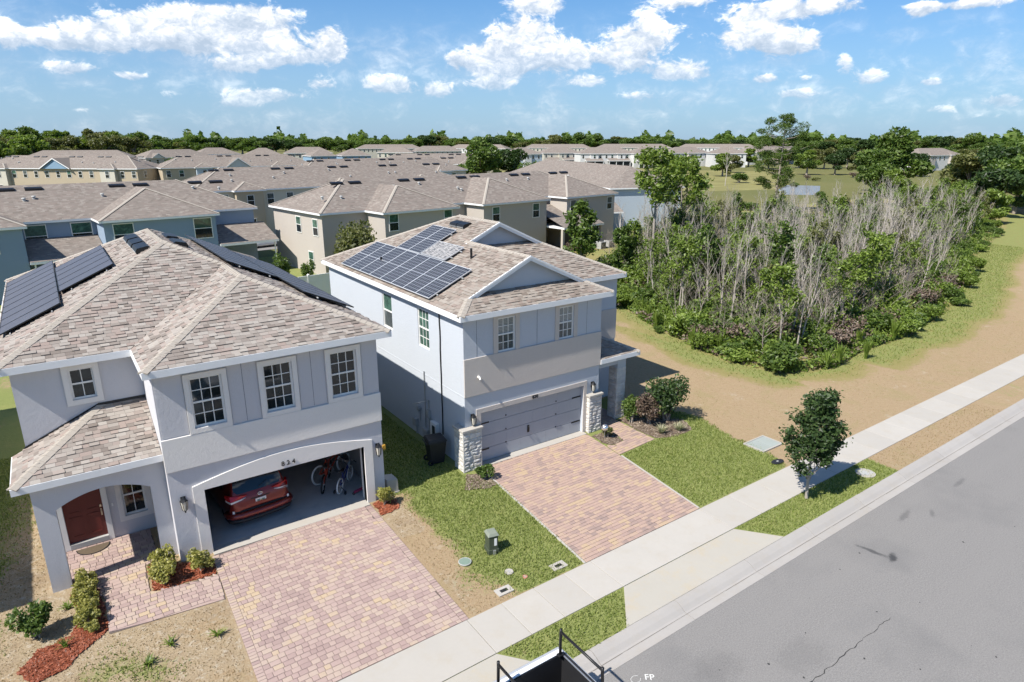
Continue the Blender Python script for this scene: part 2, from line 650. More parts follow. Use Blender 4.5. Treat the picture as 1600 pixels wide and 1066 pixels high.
def mat_asphalt(name):
    m, k, out = new_mat(name)
    p = wpos(k)
    rot = k.n('Mapping', i={'Rotation': (0, 0, R(-0.9)), 'Scale': (0.10, 1.0, 1.0)})
    k.link(p, rot.inputs[0])
    streak = k.noise(rot.outputs[0], 1.3, 4, 0.6)
    pat = k.noise(p, 0.22, 5, 0.6)
    agg = k.noise(p, 60, 3, 0.75)
    vor = k.n('TexVoronoi', i={'Scale': 55.0})
    k.link(p, vor.inputs['Vector'])
    agg2 = k.m('MULTIPLY', vor.outputs[0], 1.1)
    gr = k.m('MULTIPLY', k.m('SUBTRACT', k.noise(p, 26, 4, 0.9), 0.28), 2.3, clamp=True)
    c = k.mix(gr, (0.085, 0.082, 0.080), (0.265, 0.252, 0.240))
    c = k.mix(k.m('MULTIPLY', agg2, 0.25), c, (0.30, 0.29, 0.28))
    c = k.mix(k.m('MULTIPLY', k.m('SUBTRACT', streak, 0.42), 1.9, clamp=True), c, (0.205, 0.196, 0.187))
    c = k.mix(k.m('MULTIPLY', k.m('SUBTRACT', pat, 0.52), 2.4, clamp=True), c, (0.118, 0.117, 0.118))
    # old oil and tyre marks with a shape of their own
    for (sx, sy, rx, ry, ang, s) in [(18.75, 7.9, 0.55, 0.10, 100, 0.75), (18.95, 7.42, 0.26, 0.13, 20, 0.95), (21.6, 8.35, 0.5, 0.12, 10, 0.4), (25.5, 8.3, 0.6, 0.1, 5, 0.35), (22.5, 7.9, 0.28, 0.1, 30, 0.4), (13.2, 6.7, 0.9, 0.5, 0, 0.16), (11.2, 7.6, 0.7, 0.5, 0, 0.18)]:
        mp = k.n('Mapping', vector_type='TEXTURE', i={'Location': (sx, sy, 0), 'Rotation': (0, 0, R(ang)), 'Scale': (rx, ry, 1.0)})
        k.link(p, mp.inputs[0])
        sep = k.n('SeparateXYZ', i={0: mp.outputs[0]})
        r2 = k.m('SQRT', k.m('ADD', k.m('POWER', sep.outputs[0], 2.0), k.m('POWER', sep.outputs[1], 2.0)))
        r2 = k.m('ADD', r2, k.m('MULTIPLY', k.m('SUBTRACT', k.noise(p, 5, 4, 0.7), 0.5), 1.6))
        f = k.n('MapRange', interpolation_type='SMOOTHSTEP', i={0: r2, 1: 0.35, 2: 1.25, 3: s, 4: 0.0}).outputs[0]
        c = k.mix(f, c, (0.05, 0.05, 0.052))
    bsdf(k, out, c, 0.9, 0, 0.25, bump(k, k.m('ADD', agg, agg2), 0.35, 0.01))
    return m


def mat_ground(name):
    """lawns and dry field: the attribute 'cover' holds how green (R), how sandy (G), how olive (B) a place is"""
    m, k, out = new_mat(name)
    p = wpos(k)
    at = k.n('Attribute', attribute_name='cover')
    sp = k.n('SeparateColor', i={0: at.outputs['Color']})
    gr, sa, ol = sp.outputs
    n1 = k.noise(p, 1.2, 6, 0.7)
    n2 = k.noise(p, 22, 5, 0.75)
    n3 = k.noise(p, 5.5, 5, 0.7)
    green = k.mix(n2, (0.065, 0.090, 0.020), (0.25, 0.295, 0.095))
    green = k.mix(k.m('MULTIPLY', n3, 0.5), green, (0.27, 0.265, 0.11))
    dry = k.mix(n2, (0.20, 0.140, 0.082), (0.41, 0.305, 0.190))
    dry = k.mix(k.m('MULTIPLY', k.m('SUBTRACT', n3, 0.45), 2.2, clamp=True), dry, (0.36, 0.285, 0.175))
    dry = k.mix(k.m('MULTIPLY', k.m('SUBTRACT', k.noise(p, 0.8, 6, 0.75), 0.60), 7.0, clamp=True), dry, (0.40, 0.34, 0.26))
    dry = k.mix(k.m('MULTIPLY', k.m('SUBTRACT', k.noise(p, 0.55, 6, 0.8, 0.6), 0.5), 3.2, clamp=True), dry, k.mix(n2, (0.15, 0.125, 0.05), (0.36, 0.31, 0.16)))
    straw = k.mix(n2, (0.17, 0.12, 0.07), (0.46, 0.37, 0.25))
    straw = k.mix(k.m('MULTIPLY', k.m('SUBTRACT', n3, 0.52), 4.0, clamp=True), straw, (0.47, 0.42, 0.35))
    straw = k.mix(k.m('MULTIPLY', k.m('SUBTRACT', n1, 0.5), 4.5, clamp=True), straw, k.mix(n2, (0.13, 0.09, 0.055), (0.34, 0.25, 0.16)))
    oliv = k.mix(n2, (0.14, 0.125, 0.04), (0.31, 0.275, 0.115))
    oliv = k.mix(k.m('MULTIPLY', k.m('SUBTRACT', n1, 0.46), 3.0, clamp=True), oliv, (0.30, 0.235, 0.12))
    green = k.mix(k.m('MULTIPLY', k.m('SUBTRACT', n1, 0.48), 3.0, clamp=True), green, (0.235, 0.235, 0.085))
    jit = k.m('MULTIPLY', k.m('ADD', k.m('SUBTRACT', n3, 0.5), k.m('SUBTRACT', n1, 0.5)), 1.1)
    def step(v):
        return k.n('MapRange', interpolation_type='SMOOTHSTEP', i={0: k.m('ADD', v, jit), 1: 0.3, 2: 0.7, 3: 0.0, 4: 1.0}).outputs[0]
    c = k.mix(step(sa), dry, straw)
    c = k.mix(step(ol), c, oliv)
    c = k.mix(step(gr), c, green)
    bsdf(k, out, c, 0.95, 0, 0.1, bump(k, k.m('ADD', n2, n3), 0.8, 0.03))
    return m


def mat_far_ground(name):
    m, k, out = new_mat(name)
    p = wpos(k)
    n = k.noise(p, 0.02, 6, 0.6)
    n2 = k.noise(p, 0.3, 5, 0.7)
    c = k.mix(n, (0.075, 0.095, 0.03), (0.20, 0.165, 0.075))
    c = k.mix(k.m('MULTIPLY', n2, 0.5), c, (0.10, 0.12, 0.035))
    bsdf(k, out, c, 0.95, 0, 0.1)
    return m


def mat_solar(name, cell, line, across, along, lw=0.05, gloss=0.12, white=False):
    """solar glass: UV runs over the panel, cells drawn under the glass"""
    m, k, out = new_mat(name)
    uv = k.n('TexCoord').outputs['UV']
    sep = k.n('SeparateXYZ', i={0: uv})
    def grid(v, n, w):
        f = k.m('FRACT', k.m('MULTIPLY', v, float(n)))
        return k.m('LESS_THAN', k.m('MINIMUM', f, k.m('SUBTRACT', 1.0, f)), w)
    g = k.m('MAXIMUM', grid(sep.outputs[0], across, lw), grid(sep.outputs[1], along, lw))
    mid = k.m('LESS_THAN', k.m('ABSOLUTE', k.m('SUBTRACT', sep.outputs[1], 0.5)), 0.012)
    n = k.noise(wpos(k), 1.2, 3)
    c = k.mix(n, cell, scale_col(cell, 1.5))
    c = k.mix(k.m('MAXIMUM', g, mid), c, line)
    if white:
        mp = k.n('Mapping', i={'Scale': (7.0, 34.0, 1.0)})
        k.link(uv, mp.inputs[0])
        w = k.noise(mp.outputs[0], 1.0, 3, 0.7)
        c = k.mix(k.m('MULTIPLY', k.m('SUBTRACT', w, 0.45), 8.0, clamp=True), c, (0.40, 0.385, 0.365))
    bsdf(k, out, c, gloss if not white else 0.5, 0, 0.5)
    return m


def mat_glass(name, tint, blind=None):
    """window pane seen from outside in daylight: dark room behind a reflecting pane"""
    m, k, out = new_mat(name)
    p = wpos(k)
    n = k.noise(p, 1.6, 3, 0.6, 1.0)
    c = k.mix(k.m('MULTIPLY', k.m('SUBTRACT', n, 0.45), 2.4, clamp=True), tint, scale_col(tint, 3.2))
    if blind is not None:
        sep = k.n('SeparateXYZ', i={0: p})
        s = k.m('FRACT', k.m('MULTIPLY', sep.outputs[2], 18.0))
        c = k.mix(k.m('GREATER_THAN', s, 0.18), c, blind)
    bsdf(k, out, c, 0.04, 0, 0.75)
    return m


def mat_paver(name, cols):
    m, k, out = new_mat(name)
    g = k.n('NewGeometry')
    p = g.outputs['Position']
    rnd = k.m('FRACT', k.m('ADD', g.outputs['Random Per Island'], k.n('ObjectInfo').outputs['Random']))
    patch = k.noise(p, 0.9, 2, 0.5)
    v = k.m('ADD', k.m('MULTIPLY', rnd, 0.92), k.m('MULTIPLY', k.m('SUBTRACT', patch, 0.5), 0.8), clamp=True)
    c = k.ramp(v, [(0.0, cols[0]), (0.25, cols[1]), (0.5, cols[2]), (0.80, cols[3]), (0.96, cols[4]), (1.0, cols[4])])
    c = k.mix(0.28, c, k.mix(k.noise(p, 70, 3, 0.8), scale_col(cols[0], 0.7), scale_col(cols[3], 1.25)))
    c = k.mix(k.m('MULTIPLY', k.noise(p, 3.5, 5, 0.7), 0.35), c, scale_col(cols[1], 1.12))
    bsdf(k, out, c, 0.9, 0, 0.2, bump(k, k.noise(p, 55, 3, 0.8), 0.25, 0.006))
    return m


def mat_stone(name):
    m, k, out = new_mat(name)
    p = wpos(k)
    rnd = k.n('ObjectInfo').outputs['Random']
    n = k.noise(p, 9, 5, 0.7)
    c = k.ramp(rnd, [(0.0, (0.46, 0.44, 0.42)), (0.35, (0.62, 0.60, 0.57)), (0.7, (0.70, 0.67, 0.62)), (1.0, (0.55, 0.50, 0.44))])
    c = k.mix(k.m('MULTIPLY', n, 0.5), c, (0.40, 0.385, 0.365))
    bsdf(k, out, c, 0.9, 0, 0.2, bump(k, k.noise(p, 16, 5, 0.75), 0.9, 0.03))
    return m


def mat_mulch(name, c0, c1):
    m, k, out = new_mat(name)
    p = wpos(k)
    n = k.noise(p, 26, 5, 0.8, 1.0)
    n2 = k.noise(p, 3, 4, 0.6)
    c = k.mix(n, c0, c1)
    c = k.mix(k.m('MULTIPLY', n2, 0.4), c, scale_col(c1, 1.2))
    bsdf(k, out, c, 0.95, 0, 0.1, bump(k, n, 1.0, 0.05))
    return m


def mat_water(name):
    m, k, out = new_mat(name)
    p = wpos(k)
    bsdf(k, out, (0.20, 0.205, 0.20), 0.35, 0, 0.6, bump(k, k.noise(p, 0.8, 3), 0.1, 0.05))
    return m


M = {}
M['h1_wall'] = mat_stucco('grey_lilac_stucco', (0.51, 0.505, 0.525))
M['h1_cream'] = mat_stucco('cream_stucco', (0.69, 0.66, 0.625), 0.04, 0.03)
M['h1_panel'] = mat_stucco('lilac_panel', (0.49, 0.485, 0.505), 0.03, 0.03)
M['h2_wall'] = mat_stucco('pale_blue_stucco', (0.455, 0.485, 0.525), 0.04, 0.03)
M['h2_panel'] = mat_stucco('blue_grey_panel', (0.45, 0.475, 0.515), 0.03, 0.03)
M['h2_beige'] = mat_stucco('beige_stucco', (0.50, 0.455, 0.415), 0.05, 0.05)
M['white'] = mat_plain('white_paint', (0.74, 0.74, 0.74), 0.5, 0, 0.4, 0.04, 3)
M['vinyl'] = mat_plain('white_vinyl', (0.72, 0.71, 0.68), 0.5, 0, 0.4, 0.05, 3)
M['joint'] = mat_plain('joint_grey', (0.17, 0.18, 0.20), 0.9)
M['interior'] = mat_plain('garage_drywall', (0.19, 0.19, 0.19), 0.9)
M['dark'] = mat_plain('black_plastic', (0.018, 0.018, 0.02), 0.5, 0, 0.4, 0.2, 8)
M['black_metal'] = mat_plain('black_metal', (0.016, 0.016, 0.017), 0.42, 0.3, 0.5, 0.2, 8)
M['metal'] = mat_plain('galvanised_metal', (0.45, 0.46, 0.47), 0.4, 0.7, 0.5, 0.12, 8)
M['grey_box'] = mat_plain('grey_enamel', (0.36, 0.36, 0.35), 0.5, 0, 0.4, 0.08, 5)
M['glass'] = mat_glass('window_glass', (0.012, 0.016, 0.017))
M['glass_green'] = mat_glass('green_window_glass', (0.035, 0.075, 0.055))
M['glass_grey'] = mat_glass('grey_screen_glass', (0.065, 0.075, 0.075))
M['glass_blind'] = mat_glass('blind_window_glass', (0.05, 0.06, 0.055), (0.30, 0.31, 0.30))
SH1 = ((0.112, 0.086, 0.073), (0.222, 0.190, 0.168), (0.345, 0.315, 0.282), (0.258, 0.188, 0.163))
SH2 = ((0.115, 0.084, 0.068), (0.215, 0.182, 0.155), (0.305, 0.272, 0.238), (0.225, 0.168, 0.142))
SH3 = ((0.100, 0.082, 0.070), (0.185, 0.160, 0.140), (0.265, 0.238, 0.210), (0.190, 0.154, 0.134))
M['shingle1'] = mat_shingle('tan_shingles', SH1)
M['shingle2'] = mat_shingle('weathered_tan_shingles', SH2)
M['shingle_far'] = mat_shingle('brown_shingles', SH3, geo=False)
M['cap'] = mat_plain('ridge_cap_shingle', (0.33, 0.295, 0.255), 0.92, 0, 0.15, 0.15, 40)
M['deck'] = mat_plain('roof_underlay', (0.075, 0.06, 0.05), 0.95)
M['solar_blue'] = mat_solar('blue_solar_cells', (0.010, 0.011, 0.015), (0.30, 0.31, 0.33), 6, 12, 0.055, 0.38)
M['solar_black'] = mat_solar('black_solar_cells', (0.060, 0.059, 0.070), (0.075, 0.074, 0.085), 6, 12, 0.02, 0.42)  # sky reflection put into the cell colour, lifted to lilac grey
M['solar_white'] = mat_solar('pale_streaked_solar_cells', (0.03, 0.03, 0.035), (0.3, 0.3, 0.3), 6, 12, 0.05, 0.5, True)  # dark cells overlaid with pale streaks
M['alu'] = mat_plain('aluminium_frame', (0.62, 0.63, 0.64), 0.35, 0.3, 0.5, 0.05)
M['concrete'] = mat_concrete('sidewalk_concrete', (0.40, 0.375, 0.34))
M['apron'] = mat_concrete('apron_concrete', (0.385, 0.36, 0.315), 0.08, (0.8, 0.65, 0.4), 0.3)
M['kerb'] = mat_concrete('kerb_concrete', (0.345, 0.325, 0.305), 0.12)
M['gutter_seam'] = mat_plain('gutter_dirt', (0.17, 0.155, 0.14), 0.95)
M['garage_floor'] = mat_concrete('garage_floor_concrete', (0.42, 0.42, 0.41), 0.2, (0.5, 0.5, 0.5), 0.5)
M['asphalt'] = mat_asphalt('worn_asphalt')
M['ground'] = mat_ground('lawn_and_dry_grass')
M['far_ground'] = mat_far_ground('far_fields')
P1 = ((0.250, 0.178, 0.170), (0.315, 0.228, 0.212), (0.365, 0.275, 0.245), (0.405, 0.325, 0.26), (0.44, 0.34, 0.20))
P2 = ((0.215, 0.165, 0.155), (0.325, 0.228, 0.20), (0.37, 0.262, 0.215), (0.40, 0.295, 0.215), (0.43, 0.325, 0.19))
M['paver1'] = mat_paver('pink_pavers', P1)
M['paver2'] = mat_paver('rose_pavers', P2)
M['grout'] = mat_plain('paver_sand', (0.125, 0.10, 0.088), 0.95, 0, 0.1, 0.25, 20)
M['stone'] = mat_stone('ledge_stone')
M['mortar'] = mat_plain('stone_mortar', (0.42, 0.40, 0.375), 0.95)
M['mulch_red'] = mat_mulch('red_mulch', (0.085, 0.022, 0.012), (0.34, 0.10, 0.055))
M['mulch_brown'] = mat_mulch('brown_mulch', (0.05, 0.035, 0.025), (0.25, 0.19, 0.14))
M['garage_door'] = mat_plain('grey_garage_door', (0.335, 0.355, 0.385), 0.55, 0, 0.4, 0.03, 2)
M['door_red'] = mat_plain('oxblood_door', (0.125, 0.022, 0.018), 0.45, 0, 0.4, 0.08, 3)
M['brass'] = mat_plain('nickel', (0.55, 0.5, 0.42), 0.3, 0.9)
M['lamp_glass'] = mat_plain('frosted_lamp_glass', (0.55, 0.52, 0.45), 0.3, 0, 0.5)
M['mat_brown'] = mat_plain('coir_mat', (0.11, 0.085, 0.06), 0.95, 0, 0.1, 0.3, 30)
M['leaf_dark'] = mat_leaf('dark_leaves', (0.024, 0.048, 0.016), (0.050, 0.092, 0.028), (0.095, 0.15, 0.046))
M['leaf_mid'] = mat_leaf('mid_green_leaves', (0.048, 0.088, 0.018), (0.10, 0.165, 0.030), (0.185, 0.255, 0.06))
M['leaf_bright'] = mat_leaf('bright_green_leaves', (0.09, 0.145, 0.022), (0.17, 0.245, 0.038), (0.275, 0.355, 0.085))
M['leaf_olive'] = mat_leaf('olive_leaves', (0.075, 0.09, 0.026), (0.145, 0.16, 0.05), (0.23, 0.235, 0.09))
M['leaf_yellow'] = mat_leaf('variegated_leaves', (0.17, 0.18, 0.035), (0.36, 0.35, 0.08), (0.55, 0.51, 0.20))
M['leaf_brown'] = mat_leaf('dry_brown_leaves', (0.09, 0.060, 0.045), (0.17, 0.125, 0.10), (0.26, 0.205, 0.16), 0.2)
M['leaf_pine'] = mat_leaf('pine_needles', (0.030, 0.058, 0.016), (0.065, 0.108, 0.026), (0.12, 0.165, 0.045))
M['leaf_purple'] = mat_leaf('bronze_leaves', (0.055, 0.035, 0.028), (0.12, 0.08, 0.06), (0.19, 0.145, 0.10), 0.2)
M['grass'] = mat_leaf('grass_blades', (0.085, 0.125, 0.024), (0.235, 0.29, 0.075), (0.42, 0.44, 0.18), 0.4, 0.0)
M['grass_dry'] = mat_leaf('dry_grass_blades', (0.20, 0.135, 0.075), (0.32, 0.235, 0.135), (0.43, 0.34, 0.21), 0.45, 0.0)
M['bark_pale'] = mat_bark('pale_grey_bark', (0.23, 0.20, 0.172), (0.50, 0.455, 0.405))
M['bark_mid'] = mat_bark('grey_brown_bark', (0.17, 0.14, 0.118), (0.37, 0.32, 0.275))
M['water'] = mat_water('pond_water')
M['tar'] = mat_plain('crack_tar', (0.035, 0.035, 0.036), 0.9)
M['road_paint'] = mat_plain('white_road_paint', (0.62, 0.62, 0.60), 0.8)

# ---------------------------------------------------------------- ground, street, paving
SK = 0.0155                                   # the street runs 0.9 degrees off the house fronts


def st(x, off):
    return off + SK * x


def in_poly(px, py, poly):
    px, py = np.asarray(px, float), np.asarray(py, float)
    ins = np.zeros(px.shape, bool)
    n = len(poly)
    for i in range(n):
        x0, y0 = poly[i]
        x1, y1 = poly[(i + 1) % n]
        c = ((y0 > py) != (y1 > py)) & (px < (x1 - x0) * (py - y0) / ((y1 - y0) if y1 != y0 else 1e-9) + x0)
        ins ^= c
    return ins


def dist_poly(px, py, poly, closed=True):
    d = np.full(np.shape(px), 1e9)
    n = len(poly)
    for i in range(n if closed else n - 1):
        ax, ay = poly[i]
        bx, by = poly[(i + 1) % n]
        vx, vy = bx - ax, by - ay
        t = np.clip(((px - ax) * vx + (py - ay) * vy) / (vx * vx + vy * vy + 1e-12), 0, 1)
        d = np.minimum(d, np.hypot(px - ax - t * vx, py - ay - t * vy))
    return d


WOODS = [(36.5, 41.0), (34.4, 35.8), (31.8, 30.3), (30.2, 25.2), (29.5, 21.6), (30.2, 18.6), (33.4, 17.5), (36.6, 18.2), (43.6, 18.4), (54.0, 20.3), (64, 23.6),
         (74, 27.5), (90, 31.5), (107, 36), (125, 42), (120, 50), (95, 49), (80, 48), (66, 49), (54, 50), (45, 49)]

# one dense sheet for everything near, one far sheet to the horizon
xs = np.concatenate([np.arange(-16, 30, 0.3), np.arange(30, 70, 0.5), np.arange(70, 142, 1.0)])
ts = np.concatenate([np.arange(0, 12, 0.25), np.arange(12, 30, 0.4), np.arange(30, 62, 1.0)])
gx, gt = np.meshgrid(xs, ts)
gy = 9.49 + SK * gx + gt
nx, ny = len(xs), len(ts)
verts = np.stack([gx.ravel(), gy.ravel(), np.zeros(gx.size)], 1)
ii = np.arange(nx * ny).reshape(ny, nx)
faces = np.stack([ii[:-1, :-1].ravel(), ii[:-1, 1:].ravel(), ii[1:, 1:].ravel(), ii[1:, :-1].ravel()], 1)
g_me = fast_mesh('ground', verts, faces, M['ground'])


def cover(X, Y):
    """how green, how sandy, how olive the ground is at a place"""
    n1 = smooth_noise(X * 0.9, Y * 0.9, 1)
    n2 = smooth_noise(X * 2.1, Y * 2.1, 2)
    nz = 0.5 * n1 + 0.35 * n2
    green = np.zeros_like(X)
    sand = np.zeros_like(X)
    oliv = np.zeros_like(X)
    rel = Y - SK * X
    # strip between the houses and the lawn in front of it
    a = (X > 7.2) & (X < 11.8) & (rel > 12)
    green = np.where(a, np.clip(0.30 + (X - 7.95 - 0.06 * (Y - 12)) * 0.75 + nz * 0.75, 0, 1), green)
    sand = np.where(a & (X < 8.4), np.clip(0.25 + nz * 0.6, 0, 1), sand)
    sand = np.where((X > 7.2) & (X < 8.15) & (Y > 16.4) & (Y < 18.6), 1.0, sand)
    green = np.where((X > 7.2) & (X < 8.0 + n2 * .2) & (Y > 16.4) & (Y < 18.6), 0.0, green)
    b = (X > 7.9) & (X < 11.3) & (Y > 18.9)
    green = np.where(b, 0.95, green)
    # lawn right of the second drive
    lawn2 = [(16.1, 12.3), (21.3, 12.4), (21.9, 14.0), (21.7, 15.2), (22.3, 17.3), (21.6, 19.6), (20.4, 21.6), (16.0, 21.6)]
    ins = in_poly(X, Y, lawn2)
    dd = dist_poly(X, Y, lawn2)
    sd = np.where(ins, dd, -dd)
    green = np.maximum(green, np.clip(0.5 + sd * 1.1 + nz * 0.2, 0, 1) * (X > 15.5))
    # dry yard in front of the left house
    c = (X < 2.4) & (Y < 17.2)
    sand = np.where(c, np.clip(0.60 + nz * 0.8, 0, 1), sand)
    green = np.where(c, np.clip(-0.05 + nz * 0.75, 0, 0.8), green)
    d = (X < -0.9) & (Y >= 17.2)
    sand = np.where(d, np.clip(0.8 - (Y - 17) * 0.05 + nz * 0.3, 0, 1), sand)
    green = np.where(d, np.clip(np.minimum(0.9, (-1.9 - X) * 0.45 + (Y - 19) * 0.05) + nz * 0.5, 0, 1), green)
    # verge between footway and kerb
    v = rel < 10.8
    green = np.where(v, np.clip(np.where(X < 24.3, 0.92, 0.10) + np.clip(24.3 - X, -1, 1) * 0.05 + nz * 0.25 + np.where((X > 36) & (X < 39), 0.25, 0), 0, 1), green)
    sand = np.where(v, 0.05, sand)
    # right field: brown, with a green band along the wood
    dw = dist_poly(X, Y, WOODS)
    f = (X > 21) & ~v & ~ins
    band = np.where(X < 29.8, 1.3, np.where(X < 36, 0.25, 1.3 + (X - 36) * 0.04))
    gb = np.clip(1.0 - (dw - band) / 1.3 + nz * 0.35, 0, 1) * 0.58
    green = np.where(f, np.maximum(gb, np.clip(nz * 0.5 - 0.2, 0, 1)), green)
    oliv = np.where(f, np.clip(1.2 - (dw - band) / 1.5 + nz * 0.4, 0, 1), oliv)
    oliv = np.where(f & (X < 40) & (dw < 60), np.clip(oliv + np.clip((Y - 26) * .08, 0, .55) + nz * .2, 0, 1), oliv)
    inw = in_poly(X, Y, WOODS)
    green = np.where(inw, 0.35 + nz * 0.3, green)
    oliv = np.where(inw, 0.8, oliv)
    # back yards behind the two houses
    e = (Y > 35.5) & (X < 36)
    green = np.where(e, 0.75 + nz * 0.3, green)
    far = (Y > 50) & (X >= 36)
    oliv = np.where(far, 0.9, oliv)
    green = np.where(far, 0.35 + nz * 0.4, green)
    return np.clip(green, 0, 1), np.clip(sand, 0, 1), np.clip(oliv, 0, 1)


cg, cs, co = cover(verts[:, 0].astype(float), verts[:, 1].astype(float))
ca = g_me.color_attributes.new('cover', 'FLOAT_COLOR', 'POINT')
ca.data.foreach_set('color', np.stack([cg, cs, co, np.ones_like(cg)], 1).astype(np.float32).ravel())
struct(link('ground', g_me))

mb = MB()
mb.poly([(-5200, -1200, -0.25), (6200, -1200, -0.25), (6200, 6800, -0.25), (-5200, 6800, -0.25)])
struct(mb.build('terrain', M['far_ground']))

# road with a crown line crack
mb = MB()
mb.poly([(-60, st(-60, 0.4), -0.12), (260, st(260, 0.4), -0.12), (260, st(260, 8.83), -0.115), (-60, st(-60, 8.83), -0.115)])
road = struct(mb.build('road', M['asphalt']))
rng = random.Random(5)
mb = MB()
px, py = 12.2, 5.93
while px < 16.2:
    qx, qy = px + rng.uniform(0.08, 0.2), 5.9 + SK * px + rng.uniform(-0.03, 0.03)
    w = rng.uniform(0.004, 0.012) * (1.3 if px < 14.6 else 0.7)
    mb.poly([(px, py - w, -0.111), (qx, qy - w, -0.111), (qx, qy + w, -0.111), (px, py + w, -0.111)])
    px, py = qx, qy
mb.build('crack', M['tar'], road)
for i in range(26):
    x, y = rng.uniform(10.5, 24), rng.uniform(3.4, 8.3)
    r = rng.uniform(0.012, 0.035)
    mb = MB()
    mb.prism([(x + r * rng.uniform(.6, 1.3) * math.cos(a), y + r * rng.uniform(.6, 1.3) * math.sin(a), -0.118) for a in (0, 1.1, 2.2, 3.4, 4.7)], (0, 0, 0.008))
    mb.build('pebble', M['tar'], road)

# sprayed utility mark on the asphalt: a loop and the letters FP
mk = thing('utility_marking', 'white sprayed circle and letters FP on the asphalt beside the pickup truck', 'road marking', (9.35, 8.45, -0.11), R(-1), world=False)
mb = MB()
for i in range(15):
    a, b = 0.5 + i * 0.36, 0.5 + (i + 1) * 0.36
    p, q = (0.13 * math.cos(a), 0.10 * math.sin(a)), (0.13 * math.cos(b), 0.10 * math.sin(b))
    n = (0.93, 0.93)
    mb.poly([(p[0], p[1], 0), (q[0], q[1], 0), (q[0] * n[0], q[1] * n[1], 0), (p[0] * n[0], p[1] * n[1], 0)])
mb.build('loop', M['road_paint'], mk)
tm = text_mesh('FP', 0.24, 0.0)
tm.materials.append(M['road_paint'])
o = link('lettering', tm, mk)
o.location = (0.30, -0.14, 0.0005)
o.rotation_euler = (0, 0, R(-35))

# kerb and gutter, cast in sections
kerb = struct_root('kerb')
prof = [(9.52, 0.022), (9.40, 0.020), (9.26, -0.03), (9.14, -0.105), (9.08, -0.118), (8.80, -0.108), (8.80, -0.24), (9.52, -0.24)]
x = -30.4
i = 0
KERB_ME = {}
while x < 130:
    L = 3.03
    if L not in KERB_ME:
        mb = MB()
        g = 0.008
        a = [(g, p[0] + SK * g, p[1]) for p in prof]
        b = [(L - g, p[0] + SK * (L - g), p[1]) for p in prof]
        n = len(prof)
        mb.add(a + b, [tuple(reversed(range(n))), tuple(range(n, 2 * n))] + [(j, (j + 1) % n, n + (j + 1) % n, n + j) for j in range(n)])
        KERB_ME[L] = mb.mesh('kerb_section')
        KERB_ME[L].materials.append(M['kerb'])
    o = link('kerb_section', KERB_ME[L], kerb)
    o.location = (x, SK * x, 0)
    x += L
mb = MB()
mb.poly([(-30, st(-30, 8.98), -0.1125), (130, st(130, 8.98), -0.1125), (130, st(130, 9.075), -0.1135), (-30, st(-30, 9.075), -0.1135)])
mb2 = MB()
for i in range(160):
    xx = -10 + i * 0.55 + rng.uniform(-.2, .2)
    w = rng.uniform(0.01, 0.045)
    o_ = 9.075
    l = 0.95
    w *= 0.55
    mb2.poly([(xx, st(xx, o_ - w), -0.1105), (xx + l, st(xx + l, o_ - w * rng.uniform(.5, 1)), -0.1105), (xx + l, st(xx + l, o_), -0.1125), (xx, st(xx, o_), -0.1125)])
so = mb2.build('gutter_dirt', M['gutter_seam'], kerb)
so['kind'] = 'stuff'

# footway: slabs
walk = struct_root('sidewalk')


def flat_slab(poly, z0, z1, name, mat, parent, bevel=0.008):
    mb = MB()
    mb.prism([(p[0], p[1], z0) for p in poly], (0, 0, z1 - z0))
    return mb.build(name, mat, parent, bevel=bevel)


joints = [-21.5, -16.7, -11.9, -7.2, -2.4, 2.14, 7.09, 8.16, 9.23, 10.30, 11.31, 16.14]
while joints[-1] < 118:
    joints.append(joints[-1] + 1.53)
g = 0.007
for a, b in zip(joints[:-1], joints[1:]):
    flat_slab([(a + g, st(a + g, 10.72)), (b - g, st(b - g, 10.72)), (b - g, st(b - g, 12.10)), (a + g, st(a + g, 12.10))], -0.06, 0.028, 'slab', M['concrete'], walk)
# aprons between footway and kerb
ap1 = [(2.14, st(2.14, 10.70)), (1.3, st(1.3, 9.53)), (8.02, st(8.02, 9.53)), (7.08, st(7.08, 10.70))]
ap2 = [(11.31, st(11.31, 10.70)), (10.26, st(10.26, 9.53)), (17.05, st(17.05, 9.53)), (16.13, st(16.13, 10.70))]
for ap in (ap1, ap2):
    flat_slab(ap, -0.06, 0.024, 'driveway_apron', M['apron'], walk)


# ---------------------------------------------------------------- rows of pieces inside an outline
def spans(poly, v):
    xs_ = []
    n = len(poly)
    for i in range(n):
        (u0, v0), (u1, v1) = poly[i], poly[(i + 1) % n]
        if (v0 > v) != (v1 > v):
            xs_.append(u0 + (u1 - u0) * (v - v0) / (v1 - v0))
    xs_.sort()
    return list(zip(xs_[0::2], xs_[1::2]))


